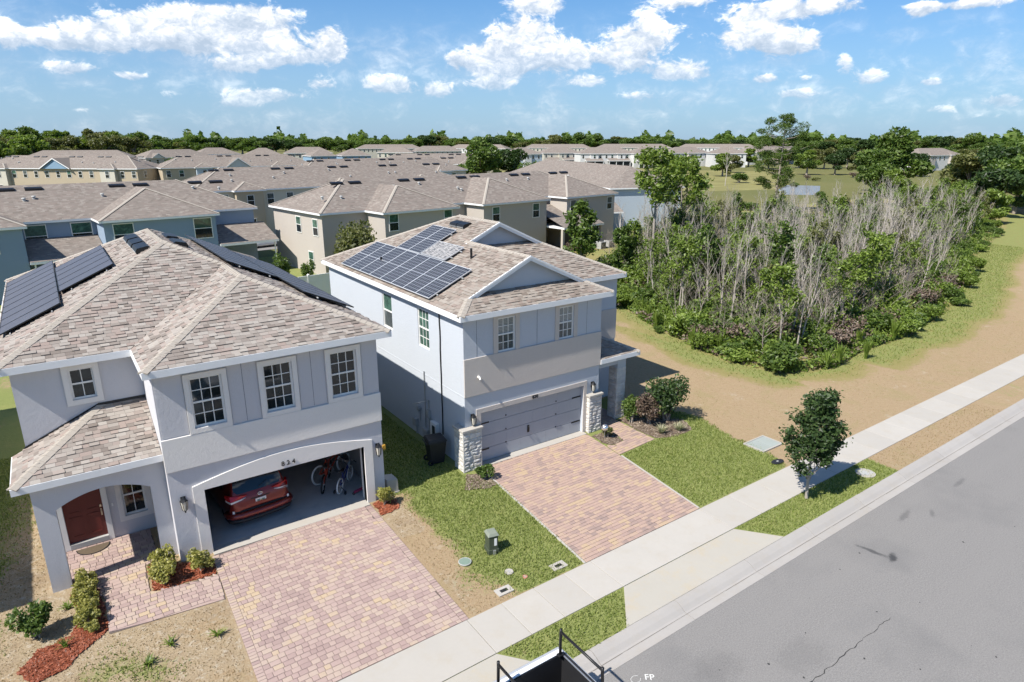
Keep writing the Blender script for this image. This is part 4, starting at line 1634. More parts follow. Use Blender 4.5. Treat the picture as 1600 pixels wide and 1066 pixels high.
    for dx in (2.36, 7.30):
        mb = MB()
        mb.box(dx, 19.06, 0.036, dx + 0.06, 19.40, 2.10)
        mb.build('door_jamb', M['vinyl'], h)
    # house number
    tm = text_mesh('8 2 4', 0.21, 0.012)
    tm.materials.append(M['black_metal'])
    o = link('house_number', tm, h)
    o.location = rel(h, (4.84, 18.975, 2.26))
    o.rotation_euler = (R(90), 0, 0)
    wall_lamp(h, F, 1.85, 1.83, 1.35)
    wall_lamp(h, F, 7.78, 1.86, 1.35)
    mb = MB()
    mb.box(7.955, 18.99, 1.80, 8.05, 19.10, 1.96)
    mb.build('yellow_alarm_bell', mat_plain('yellow_plastic', (0.45, 0.25, 0.03), 0.5), h)
    # --- roof
    roof = link('roof', None, h)
    xl, xr, yf, yb, gl, yg = -1.85, 8.34, 21.22, 35.40, 1.36, 18.75
    m_, hf = (xl + xr) / 2, (xr - xl) / 2
    zr = E_ + S * hf
    Fp, Rp = (m_, yf + hf, zr), (m_, yb - hf, zr)
    g_, gh = (gl + xr) / 2, (xr - gl) / 2
    zg = E_ + S * gh
    Ga, J = (g_, yg + gh, zg), (g_, yf + gh, zg)
    e = lambda x, y: (x, y, E_)
    planes = {
        'front': [e(xl, yf), e(gl, yf), J, Fp],
        'right': [e(xr, yg), e(xr, yb), Rp, Fp, J, Ga],
        'left': [e(xl, yb), e(xl, yf), Fp, Rp],
        'back': [e(xr, yb), e(xl, yb), Rp],
        'gleft': [e(gl, yf), e(gl, yg), Ga, J],
        'gfront': [e(gl, yg), e(xr, yg), Ga]}
    for i, (nm, pts) in enumerate(planes.items()):
        roof_plane(roof, pts, M['shingle1'], 100 + i, {'gfront': 200, 'gleft': 40, 'front': 60}.get(nm, 0))
    N = {nm: plane_basis(p)[2] for nm, p in planes.items()}
    for p, q, a, b in [(e(xl, yf), Fp, 'left', 'front'), (J, Fp, 'front', 'right'), (Ga, J, 'gleft', 'right'), (e(gl, yg), Ga, 'gleft', 'gfront'), (e(xr, yg), Ga, 'gfront', 'right'), (Fp, Rp, 'left', 'right'), (e(xl, yb), Rp, 'left', 'back'), (e(xr, yb), Rp, 'right', 'back')]:
        ridge_caps(roof, p, q, N[a], N[b], M['cap'])
    for p, q, o_ in [((xl, yb), (xl, yf), (-1, 0)), ((xl, yf), (gl - 0.035, yf), (0, -1)), ((gl, yf), (gl, yg), (-1, 0)), ((gl, yg), (xr, yg), (0, -1)), ((xr, yg), (xr, yb), (1, 0)), ((xr, yb), (xl, yb), (0, 1))]:
        fascia(roof, p, q, o_, E_)
    mb = MB()
    z = 5.757
    mb.poly([(xl, yf, z), (gl, yf, z), (gl, yg, z), (xr, yg, z), (xr, yb, z), (xl, yb, z)])
    mb.build('soffit', M['white'], roof)
    # porch roof
    proof = link('porch_roof', None, h)
    pe, pl, pf, pb, pr = 3.33, -1.88, 19.33, 21.53, 1.545
    k = pb - pf
    top = pe + S * k
    pp = {'pfront': [(pl, pf, pe), (pr, pf, pe), (pr, pb, top), (pl + k, pb, top)], 'pleft': [(pl, pb, pe), (pl, pf, pe), (pl + k, pb, top)]}
    roof_plane(proof, pp['pfront'], M['shingle1'], 120, 140)
    roof_plane(proof, pp['pleft'], M['shingle1'], 121, 20)
    ridge_caps(proof, (pl, pf, pe), (pl + k, pb, top), plane_basis(pp['pfront'])[2], plane_basis(pp['pleft'])[2], M['cap'])
    fascia(proof, (pl, pb), (pl, pf), (-1, 0), pe, 0.18)
    fascia(proof, (pl, pf), (pr - 0.03, pf), (0, -1), pe, 0.18)
    mb = MB()
    mb.poly([(pl, pf, pe - .183), (pr, pf, pe - .183), (pr, pb, pe - .183), (pl, pb, pe - .183)])
    mb.build('soffit', M['white'], proof)
    mb = MB()   # dark flashing along the wall
    mb.prism([(pl + k, pb - .03, top + .02), (pr, pb - .03, top + .02), (pr, pb - .03, top + .09), (pl + k, pb - .03, top + .09)], (0, 0.028, 0))
    mb.prism([(pl + .3, pb - .03, pe + .16), (pl + k, pb - .03, top + .02), (pl + k, pb - .03, top + .08), (pl + .3, pb - .03, pe + .22)], (0, 0.028, 0))
    mb.build('flashing', M['dark'], proof)
    # --- solar panels, black
    u, v, n = plane_basis(planes['left'])           # u runs along the eave
    pm = solar_panel_mesh(1.0, 1.84, M['solar_black'], M['black_metal'])
    hyp = math.hypot(1, S)
    def on_left(y, s):
        x = xl + s / hyp
        return Vector((x, y, E_ + S * (x - xl))) + n * 0.12
    ud = Vector((0, 1, 0)) if u.y > 0 else Vector((0, -1, 0))
    def row(fn, y0, cnt, s):
        for i in range(cnt):
            y = y0 + i * 1.01
            put_panel(h, pm, fn(y if ud.y > 0 else y + 1.0, s), ud, v, n)
    row(on_left, 24.32, 9, 0.16)
    row(on_left, 26.12, 5, 2.03)
    u, v, n = plane_basis(planes['right'])
    ud = Vector((0, 1, 0)) if u.y > 0 else Vector((0, -1, 0))
    def on_right(y, s):
        x = xr - s / hyp
        return Vector((x, y, E_ + S * (xr - x))) + n * 0.13
    row(on_right, 21.6, 10, 0.12)
    row(on_right, 24.5, 8, 1.99)
    # rails under the panels
    for s, y0, y1, fn in ((0.35, 24.2, 33.4, on_left), (1.6, 24.2, 33.4, on_left), (2.3, 26.0, 31.2, on_left), (3.5, 26.0, 31.2, on_left), (0.4, 21.48, 31.7, on_right), (1.5, 21.48, 31.7, on_right), (2.3, 24.4, 32.6, on_right), (3.4, 24.4, 32.6, on_right)):
        mb = MB()
        a, b = fn(y0, s), fn(y1, s)
        mb.tube([a - Vector((0, 0, .03)), b - Vector((0, 0, .03))], 0.022, 4)
        mb.build('panel_rail', M['alu'], h)
    # vents near the ridge
    u, v, n = plane_basis(planes['left'])
    ud = Vector((0, 1, 0))
    for y in (26.25, 27.65, 29.05):
        p = Vector((2.38, y, E_ + S * (2.38 - xl))) + n * 0.03
        roof_vent(h, p, ud, v, n, 1.15, 0.5)
    u, v, n = plane_basis(planes['right'])
    for y in (26.6, 28.4):
        p = Vector((4.05, y, E_ + S * (xr - 4.05))) + n * 0.03
        roof_vent(h, p, ud, v, n, 1.1, 0.5)
    return h


house_left = build_house_left()


# ================================================================ house 820 (right)
def build_house_right():
    h = thing('house', 'pale blue two storey house numbered 820 with closed grey garage and two roof gables', 'house', (16.0, 27.0, 0), world=True)
    F = face_y(19.15)
    wins = [(12.69, 13.47), (15.53, 16.27)]
    WZ = (4.31, 5.60)
    mb = MB()
    holes_panel(mb, F, 11.25, 17.72, 0, 2.86, [(11.92, 16.90, 0.0, 2.12)], 0.25)
    mb.build('garage_front_wall', M['h2_wall'], h)
    mb = MB()
    holes_panel(mb, F, 11.25, 17.72, 2.862, 5.75, [(a, b, *WZ) for a, b in wins], 0.25)
    mb.build('upper_front_wall', M['h2_panel'], h)
    mb = MB()
    slab(mb, F, 11.235, 17.735, 2.865, 4.30, -0.05, -0.002)
    mb.build('beige_band', M['h2_beige'], h, bevel=0.01)
    for a, b in wins:
        for (p, q) in ((a - 0.19, a - 0.002), (b + 0.002, b + 0.19)):
            mb = MB()
            slab(mb, F, p, q, 4.303, 5.748, -0.03, -0.002)
            mb.build('window_trim', M['h2_beige'], h)
        mb = MB()
        slab(mb, F, a, b, WZ[1] + .002, 5.748, -0.03, -0.002)
        mb.build('window_trim', M['h2_beige'], h)
        window(h, F, a, b, *WZ, 3, 2, 'glass_blind', 'glass_grey')
    for x in (11.80, 14.48, 14.52, 16.95):
        mb = MB()
        slab(mb, F, x - 0.006, x + 0.006, 4.305, 5.74, -0.005, -0.001)
        if x != 14.52:
            mb.build('panel_joint', M['joint'], h)
    # left wall
    L = face_xm(11.25)
    mb = MB()
    holes_panel(mb, L, 19.402, 32.3, 0, 5.75, [(25.0, 25.92, 4.0, 5.52), (21.72, 22.62, 3.97, 5.53)], 0.25)
    mb.build('side_wall', M['h2_wall'], h)
    window(h, L, 25.0, 25.92, 4.0, 5.52, 1, 1, 'glass_green', 'glass_grey')
    window(h, L, 21.72, 22.62, 3.97, 5.53, 3, 2, 'glass_green', 'glass_green')
    mb = MB()
    slab(mb, L, 19.16, 32.3, 2.85, 2.87, -0.012, -0.001)
    mb.build('wall_joint', M['h2_wall'], h)
    # downspout cable
    mb = MB()
    rg = random.Random(2)
    mb.tube([L(20.80 + rg.uniform(-.015, .015), 5.7 - i * 0.35, -0.03) for i in range(15)], 0.024, 6)
    mb.build('black_conduit', M['black_metal'], h)
    # main body, recessed on the right
    G = face_y(21.62)
    mb = MB()
    holes_panel(mb, G, 17.722, 20.9, 0, 5.75, [(17.95, 18.9, 0.05, 2.1)], 0.25)
    mb.build('recessed_front_wall', M['h2_wall'], h)
    mb = MB()
    slab(mb, G, 17.724, 20.91, 2.865, 4.30, -0.04, -0.002)
    mb.build('beige_band', M['h2_beige'], h)
    mb = MB()
    slab(mb, G, 17.95, 18.9, 0.05, 2.1, 0.08, 0.13)
    mb.build('front_door', mat_plain('dark_blue_door', (0.05, 0.08, 0.13), 0.5), h)
    mb = MB()
    holes_panel(mb, face_xp(20.9), 21.872, 32.3, 0, 5.75, [], 0.25)
    mb.build('side_wall', M['h2_wall'], h)
    mb = MB()
    holes_panel(mb, face_yp(32.3), 11.502, 20.648, 0, 5.75, [], 0.25)
    mb.build('rear_wall', M['h2_wall'], h)
    mb = MB()
    holes_panel(mb, face_xp(17.72), 19.402, 21.618, 0, 5.75, [], 0.25)
    mb.build('garage_return_wall', M['h2_wall'], h)
    # garage door of four sections
    gd = link('garage_door', None, h)
    for i in range(4):
        mb = MB()
        z0, z1 = 0.04 + i * 0.519, 0.04 + (i + 1) * 0.519 - 0.012
        slab(mb, F, 11.93, 16.89, z0, z1, 0.13, 0.18)
        mb.build('door_section', M['garage_door'], gd, bevel=0.006)
    for x in np.linspace(11.93 + 0.62, 16.89 - 0.62, 7):
        for i in range(4):
            z0 = 0.04 + i * 0.519
            mb = MB()
            slab(mb, F, x - 0.005, x + 0.005, z0 + 0.03, z0 + 0.47, 0.126, 0.1295)
            mb.build('groove', M['garage_door'], gd)
    for (a, b, z) in [(11.99, 12.36, 1.60), (11.99, 12.36, 0.52), (16.40, 16.86, 1.62), (16.40, 16.86, 0.53)]:
        mb = MB()
        slab(mb, F, a, b, z - 0.03, z + 0.03, 0.115, 0.129)
        mb.build('strap_hinge', M['black_metal'], gd, bevel=0.005)
    for x in (13.13, 15.57):
        for z in (0.57, 1.13, 1.69):
            mb = MB()
            mb.disc(F(x, z, 0.115), 0.03, 0.014, 8, 'y')
            mb.build('bolt', M['black_metal'], gd)
    mb = MB()
    slab(mb, F, 14.15, 14.24, 0.70, 1.00, 0.112, 0.129)
    mb.tube([F(14.195, .74, .12), F(14.195, .77, .06), F(14.195, .93, .06), F(14.195, .97, .12)], 0.014, 6)
    mb.build('door_handle', M['black_metal'], gd)
    mb = MB()
    holes_panel(mb, lambda u, w, d: F(u, w, d - 0.035), 11.72, 17.06, 0, 2.30, [(11.92, 16.90, 0, 2.12)], 0.033)
    mb.build('garage_surround', M['h2_beige'], h)
    mb = MB()
    mb.box(11.80, 18.90, -0.04, 16.95, 19.27, 0.036)
    mb.build('threshold', M['concrete'], h)
    tm = text_mesh('820', 0.19, 0.012)
    tm.materials.append(M['black_metal'])
    o = link('house_number', tm, h)
    o.location = rel(h, (14.39, 19.10, 2.21))
    o.rotation_euler = (R(90), 0, 0)
    wall_lamp(h, F, 11.56, 1.95, 1.35)
    wall_lamp(h, F, 17.36, 1.97, 1.35)
    mb = MB()
    mb.tube([F(11.82, 3.56, -0.05), F(11.82, 3.56, -0.14)], 0.05, 8)
    mb.tube([F(11.82, 3.55, -0.14), F(11.80, 3.50, -0.22)], 0.035, 8)
    mb.build('security_camera', M['vinyl'], h)
    # stone piers beside the door
    for (x0, x1, s) in ((11.02, 11.83, 1), (17.06, 17.74, 2)):
        y0 = 18.92
        mb = MB()
        mb.box(x0 + .04, y0 + .06, 0, x1 - .04, 19.148, 1.60)
        mb.build('pier_core', M['mortar'], h)
        stone_face(h, x0, y0, 0, x1 - x0, 0.0, 1.60, 50 + s)
        stone_face(h, x0, 19.60 if s == 1 else 19.148, R(-90), (19.60 if s == 1 else 19.148) - y0, 0.0, 1.60, 60 + s)
        stone_face(h, x1, y0, R(90), 19.148 - y0, 0.0, 1.60, 70 + s)
        mb = MB()
        mb.box(x0 - .04, y0 - .05, 1.602, x1 + .04, 19.146, 1.70)
        if s == 1:
            mb.box(x0 - .04, 19.147, 1.602, 11.247, 19.65, 1.70)
        mb.build('stone_cap', M['concrete'], h, bevel=0.015)
    mb = MB()
    mb.box(11.07, 19.15, 0, 11.247, 19.58, 1.60)
    mb.build('pier_core', M['mortar'], h)
    # porch pier
    x0, x1, y0, y1 = 18.98, 19.50, 19.36, 19.90
    mb = MB()
    mb.box(x0 + .05, y0 + .05, 0, x1 - .05, y1 - .05, 2.36)
    mb.build('pier_core', M['mortar'], h)
    stone_face(h, x0, y0, 0, x1 - x0, 0, 2.36, 81)
    stone_face(h, x0, y1, R(-90), y1 - y0, 0, 2.36, 82)
    stone_face(h, x1, y0, R(90), y1 - y0, 0, 2.36, 83)
    stone_face(h, x1, y1, R(180), x1 - x0, 0, 2.36, 84)
    mb = MB()
    mb.box(x0 + .02, y0 + .02, 2.362, x1 - .02, y1 - .02, 2.86)
    mb.box(17.725, y0 + .05, 2.55, x0 + .018, y0 + .35, 2.86)
    mb.box(x1 - .34, y1 - .018, 2.55, x1 - .04, 21.615, 2.86)
    mb.build('porch_beam', M['h2_wall'], h)
    # --- roof
    roof = link('roof', None, h)
    xl, xr, yf, yb, gr, yg = 11.02, 21.17, 21.35, 32.62, 18.10, 18.90
    m_, hf = (xl + xr) / 2, (xr - xl) / 2
    r1 = (xl + gr) / 2
    y1, y2 = 19.68, 24.05                 # rake edges; gable walls stand 0.28 behind
    a = y1 - yg
    zl = lambda x: E_ + S * (x - xl)
    zgr = lambda x: E_ + S * (gr - x)
    zrr = lambda x: E_ + S * (xr - x)
    zf = lambda y: E_ + S * (y - yf)
    zfg = lambda y: E_ + S * (y - yg)
    yw2 = y2 + 0.28
    c = yw2 - yf
    yr = yb - hf
    planes = {
        'left': [(xl, yb, E_), (xl, yg, E_), (xl + a, y1, zl(xl + a)), (r1, y1, zl(r1)), (r1, y2, zl(r1)), (m_, y2, zl(m_)), (m_, yr, zl(m_))],
        'gright': [(gr, yg, E_), (gr, yf, E_), (gr - c, yw2, zgr(gr - c)), (r1, yw2, zgr(r1)), (r1, y1, zgr(r1)), (gr - a, y1, zgr(gr - a))],
        'gskirt': [(xl, yg, E_), (gr, yg, E_), (gr - a - .25, y1 + .25, zfg(y1 + .25)), (xl + a + .25, y1 + .25, zfg(y1 + .25))],
        'right': [(xr, yf, E_), (xr, yb, E_), (m_, yr, zrr(m_)), (m_, y2, zrr(m_)), (xr - (y2 - yf), y2, zrr(xr - (y2 - yf)))],
        'fskirt': [(gr, yf, E_), (xr, yf, E_), (xr - c, yw2, zf(yw2)), (gr - c, yw2, zf(yw2))],
        'back': [(xr, yb, E_), (xl, yb, E_), (m_, yr, zl(m_))]}
    for i, (nm, pts) in enumerate(planes.items()):
        roof_plane(roof, pts, M['shingle2'], 200 + i, {'gskirt': 150, 'gright': 60, 'left': 90}.get(nm, 0))
    N = {nm: plane_basis(p)[2] for nm, p in planes.items()}
    for p, q, s, t in [((xl, yg, E_), (xl + a, y1, zl(xl + a)), 'left', 'gskirt'), ((gr, yg, E_), (gr - a, y1, zgr(gr - a)), 'gskirt', 'gright'), ((r1, y1 + .05, zl(r1)), (r1, yw2, zl(r1)), 'left', 'gright'),
                       ((m_, y2 + .05, zl(m_)), (m_, yr, zl(m_)), 'left', 'right'), ((xr, yf, E_), (xr - c, yw2, zf(yw2)), 'fskirt', 'right'), ((xl, yb, E_), (m_, yr, zl(m_)), 'left', 'back'), ((xr, yb, E_), (m_, yr, zl(m_)), 'right', 'back')]:
        ridge_caps(roof, p, q, N[s], N[t], M['cap'])
    for p, q, o_ in [((xl, yb), (xl, yg), (-1, 0)), ((xl, yg), (gr, yg), (0, -1)), ((gr, yg), (gr, yf - .035), (1, 0)), ((gr, yf), (xr, yf), (0, -1)), ((xr, yf), (xr, yb), (1, 0)), ((xr, yb), (xl, yb), (0, 1))]:
        fascia(roof, p, q, o_, E_)
    z = 5.757
    mb = MB()
    mb.poly([(xl, yg, z), (gr, yg, z), (gr, yf, z), (xr, yf, z), (xr, yb, z), (xl, yb, z)])
    mb.build('soffit', M['white'], roof)
    # gable walls and rake boards
    yw1 = y1 + 0.24
    mb = MB()
    zb = zfg(yw1)
    mb.prism([(xl + (yw1 - yg), yw1, zb), (gr - (yw1 - yg), yw1, zb), (r1, yw1, zl(r1) - .03)], (0, 0.1, 0))
    g1 = mb.build('gable', M['h2_panel'], roof)
    mb = MB()
    zb2 = zf(yw2)
    mb.prism([(r1, yw2, zl(r1) - .03), (r1, yw2, zb2 - .1), (xr - c, yw2, zb2), (m_, yw2, zl(m_) - .03)], (0, 0.1, 0))
    g2 = mb.build('gable', M['h2_panel'], roof)
    for (p, q) in (((xl + a - .06, y1, zl(xl + a - .06)), (r1, y1, zl(r1))), ((gr - a + .06, y1, zgr(gr - a + .06)), (r1, y1, zgr(r1)))):
        p, q = Vector(p) + Vector((0, 0, .035)), Vector(q) + Vector((0, 0, .035))
        board(roof, p, q, (0, 0.035, 0), 0.19, 1.0, 'rake_board', M['white'])
        board(roof, p + Vector((0, -.022, .0)), q + Vector((0, -.022, .0)), (0, 0.02, 0), 0.075, 1.0, 'rake_board', M['white'])
    for (p, q) in (((r1 - .25, y2, zl(r1 - .25)), (m_, y2, zl(m_))), ((xr - (y2 - yf) + .05, y2, zrr(xr - (y2 - yf) + .05)), (m_, y2, zrr(m_)))):
        p, q = Vector(p) + Vector((0, 0, .035)), Vector(q) + Vector((0, 0, .035))
        board(roof, p, q, (0, 0.035, 0), 0.19, 1.0, 'rake_board', M['white'])
        board(roof, p + Vector((0, -.022, .0)), q + Vector((0, -.022, .0)), (0, 0.02, 0), 0.075, 1.0, 'rake_board', M['white'])
    for y in (y1, y2):
        pass
    # porch roof against the garage wall
    proof = link('porch_roof', None, h)
    pe, prx, pf, pb, pl = 3.06, 19.95, 19.08, 21.618, 17.725
    k = min(pb - pf, prx - pl)
    top = pe + S * k
    ym = pf + k
    pp = {'pfront': [(pl, pf, pe), (prx, pf, pe), (prx - k, ym, top), (pl, ym, top)] if prx - k > pl + 1e-3 else [(pl, pf, pe), (prx, pf, pe), (pl, ym, top)],
          'pright': [(prx, pf, pe), (prx, pb, pe), (prx - k, pb, top), (prx - k, ym, top)] if ym < pb - 1e-3 else [(prx, pf, pe), (prx, pb, pe), (prx - k, pb, top)]}
    roof_plane(proof, pp['pfront'], M['shingle2'], 220, 60)
    roof_plane(proof, pp['pright'], M['shingle2'], 221, 0)
    ridge_caps(proof, (prx, pf, pe), (prx - k, ym, top), plane_basis(pp['pfront'])[2], plane_basis(pp['pright'])[2], M['cap'])
    fascia(proof, (pl + .002, pf), (prx, pf), (0, -1), pe, 0.18)
    fascia(proof, (prx, pf), (prx, pb), (1, 0), pe, 0.18)
    mb = MB()
    mb.poly([(pl, pf, pe - .183), (prx, pf, pe - .183), (prx, pb, pe - .183), (pl, pb, pe - .183)])
    mb.build('soffit', M['white'], proof)
    # --- solar panels with silver frames
    u, v, n = plane_basis(planes['left'])
    hyp = math.hypot(1, S)
    ud = Vector((0, 1, 0)) if u.y > 0 else Vector((0, -1, 0))
    pm = solar_panel_mesh(1.085, 2.08, M['solar_blue'], M['alu'])
    pw = solar_panel_mesh(2.08, 1.06, M['solar_white'], M['alu'])
    def on(y, s):
        x = xl + s / hyp
        return Vector((x, y, zl(x))) + n * 0.12
    for i in range(8):
        y = 21.31 + i * 1.095
        put_panel(h, pm, on(y if ud.y > 0 else y + 1.085, 0.13), ud, v, n)
    for i in range(2):
        y = 25.72 + i * 1.095
        put_panel(h, pm, on(y if ud.y > 0 else y + 1.085, 2.25), ud, v, n)
    y = 23.55
    put_panel(h, pw, on(y if ud.y > 0 else y + 2.08, 2.27), ud, v, n, 'pale streaked solar panel lying above the dark ones')
    for s, y0, y1_ in ((0.5, 21.2, 30.2), (1.7, 21.2, 30.2), (2.6, 23.4, 28.0), (3.1, 23.4, 28.0), (4.0, 25.6, 28.0)):
        mb = MB()
        mb.tube([on(y0, s) - Vector((0, 0, .03)), on(y1_, s) - Vector((0, 0, .03))], 0.022, 4)
        mb.build('panel_rail', M['alu'], h)
    udv = Vector((0, 1, 0))
    for x in (15.22,):
        p = Vector((x, 25.62, zl(x))) + n * 0.03
        roof_vent(h, p, udv, v, n, 0.60, 0.5)
        p = Vector((x, 26.26, zl(x))) + n * 0.03
        roof_vent(h, p, udv, v, n, 0.60, 0.5)
    for (x, y, hh) in ((13.68, 22.5, 0.42), (12.02, 27.55, 0.30)):
        mb = MB()
        mb.tube([(x, y, zl(x)), (x, y, zl(x) + hh)], 0.05, 8)
        mb.build('vent_pipe', M['black_metal'], h)
    # --- meters on the side wall
    def boxp(y0, y1_, z0, z1, d, name, mat):
        mb = MB()
        slab(mb, L, y0, y1_, z0, z1, -d, -0.001)
        return mb.build(name, mat, h, bevel=0.01)
    boxp(22.92, 23.20, 0.38, 0.72, 0.16, 'meter_box', M['grey_box'])
    boxp(22.0, 22.35, 0.15, 0.55, 0.14, 'meter_box', M['grey_box'])
    boxp(21.80, 22.0, 1.12, 1.45, 0.12, 'switch_box', M['grey_box'])
    boxp(21.15, 21.62, 0.40, 1.12, 0.16, 'open_panel_box', M['vinyl'])
    mb = MB()
    slab(mb, L, 21.22, 21.45, 0.5, 1.0, -0.165, -0.162)
    mb.build('panel_opening', M['dark'], h)
    mb = MB()
    mb.tube([L(22.69, 1.25, -0.02), L(22.69, 1.25, -0.16)], 0.10, 12)
    mb.build('electric_meter', M['metal'], h)
    for y, z0, z1 in ((22.2, 0.5, 3.0), (21.9, 0.4, 1.85), (22.69, 0.7, 1.2), (23.06, 0.0, 0.4)):
        mb = MB()
        mb.tube([L(y, z0, -0.04), L(y, z1, -0.04)], 0.022, 6)
        mb.build('conduit', M['metal'], h)
    mb = MB()
    mb.tube([L(22.45, 1.62, -0.02), L(22.45, 1.62, -0.45), L(21.9, 1.85, -0.45), L(21.9, 1.85, -0.02)], 0.02, 6)
    mb.build('bracket', M['metal'], h)
    return h


house_right = build_house_right()

# the next house to the left stands outside the picture; only its shade reaches in
h = thing('house', 'grey neighbouring two storey house beyond the left edge, shading the side yard', 'house', (-11.5, 27, 0), world=True)
mb = MB()
mb.box(-16.6, 19.05, 0, -7.2, 35.1, 5.75)
mb.build('wall', M['h1_wall'], h)
rf = link('roof', None, h)
xl, xr, yf, yb = -16.9, -6.92, 18.75, 35.4
hf = (xr - xl) / 2
zt = E_ + S * hf
A, B = ((xl + xr) / 2, yf + hf, zt), ((xl + xr) / 2, yb - hf, zt)
for i, pts in enumerate(([(xl, yf, E_), (xr, yf, E_), A], [(xr, yf, E_), (xr, yb, E_), B, A], [(xr, yb, E_), (xl, yb, E_), B], [(xl, yb, E_), (xl, yf, E_), A, B])):
    roof_plane(rf, pts, M['shingle1'], 300 + i)

# ---------------------------------------------------------------- townhouse rows behind
def uv_mesh(name, polys, mat):
    """polygons with UVs in metres across and up each slope"""
    vs, fs, uvs = [], [], []
    for pts in polys:
        u, v, n = plane_basis(pts)
        b = len(vs)
        ordered = pts
        nn = Vector((0, 0, 0))
        for i in range(len(pts)):
            nn += Vector(pts[i]).cross(Vector(pts[(i + 1) % len(pts)]))
        if nn.z < 0:
            ordered = list(reversed(pts))
        vs += [tuple(p) for p in ordered]
        fs.append(tuple(range(b, b + len(pts))))
        uvs += [(Vector(p).dot(u), Vector(p).dot(v)) for p in ordered]
    me = bpy.data.meshes.new(name)
    me.from_pydata(vs, [], fs)
    l = me.uv_layers.new(name='UVMap')
    for i, c in enumerate(uvs):
        l.data[i].uv = c
    me.materials.append(mat)
    return me


def hip_polys(x0, x1, y0, y1, ze, s):
    if x1 - x0 >= y1 - y0:
        h = (y1 - y0) / 2
        a, b = (x0 + h, y0 + h, ze + s * h), (x1 - h, y0 + h, ze + s * h)
        return [[(x0, y0, ze), (x1, y0, ze), b, a], [(x1, y0, ze), (x1, y1, ze), b], [(x1, y1, ze), (x0, y1, ze), a, b], [(x0, y1, ze), (x0, y0, ze), a]]
    h = (x1 - x0) / 2
    a, b = (x0 + h, y0 + h, ze + s * h), (x0 + h, y1 - h, ze + s * h)
    return [[(x0, y0, ze), (x1, y0, ze), a], [(x1, y0, ze), (x1, y1, ze), b, a], [(x1, y1, ze), (x0, y1, ze), b], [(x0, y1, ze), (x0, y0, ze), a, b]]


def far_window_meshes(w, h, top, bot):
    F = lambda u, z, d: (u, d, z)
    f = 0.06
    mb = MB()
    holes_panel(mb, lambda u, z, d: F(u, z, d - 0.05), -w / 2, w / 2, 0, h, [(-w / 2 + f, w / 2 - f, f, h / 2 - f * .4), (-w / 2 + f, w / 2 - f, h / 2 + f * .4, h - f)], 0.05)
    fr = mb.mesh('window')
    fr.materials.append(M['vinyl'])
    out = [fr]
    for a, b, mt in ((f, h / 2 - f * .4, bot), (h / 2 + f * .4, h - f, top)):
        mb = MB()
        slab(mb, F, -w / 2 + f, w / 2 - f, a, b, -0.03, -0.012)
        p = mb.mesh('pane')
        p.materials.append(M[mt])
        out.append(p)
    return out


FW = {'a': far_window_meshes(1.0, 1.5, 'glass_green', 'glass'), 'b': far_window_meshes(0.95, 1.45, 'glass_grey', 'glass'), 'c': far_window_meshes(0.9, 1.4, 'glass', 'glass'), 'd': far_window_meshes(1.5, 1.75, 'glass_green', 'glass')}


def far_window(row, kind, x, y, z, rz=0.0):
    ms = FW[kind]
    o = link('window', ms[0], row)
    o.location = (x, y, z)
    o.rotation_euler = (0, 0, rz)
    for m in ms[1:]:
        link('pane', m, o)
    return o


def vent_mesh():
    mb = MB()
    mb.prism([(0, 0, 0), (0, 0, .12), (0, .1, .2), (0, .45, .12), (0, .45, 0)], (1.2, 0, 0))
    me = mb.mesh('roof_vent')
    me.materials.append(M['black_metal'])
    mb = MB()
    mb.tube([(0, 0, 0), (0, 0, .22)], 0.11, 8)
    mb.tube([(0, 0, .22), (0, 0, .30)], [0.17, 0.12], 8)
    m2 = mb.mesh('vent_pipe')
    m2.materials.append(M['grey_box'])
    return me, m2


VENT, PIPE = vent_mesh()


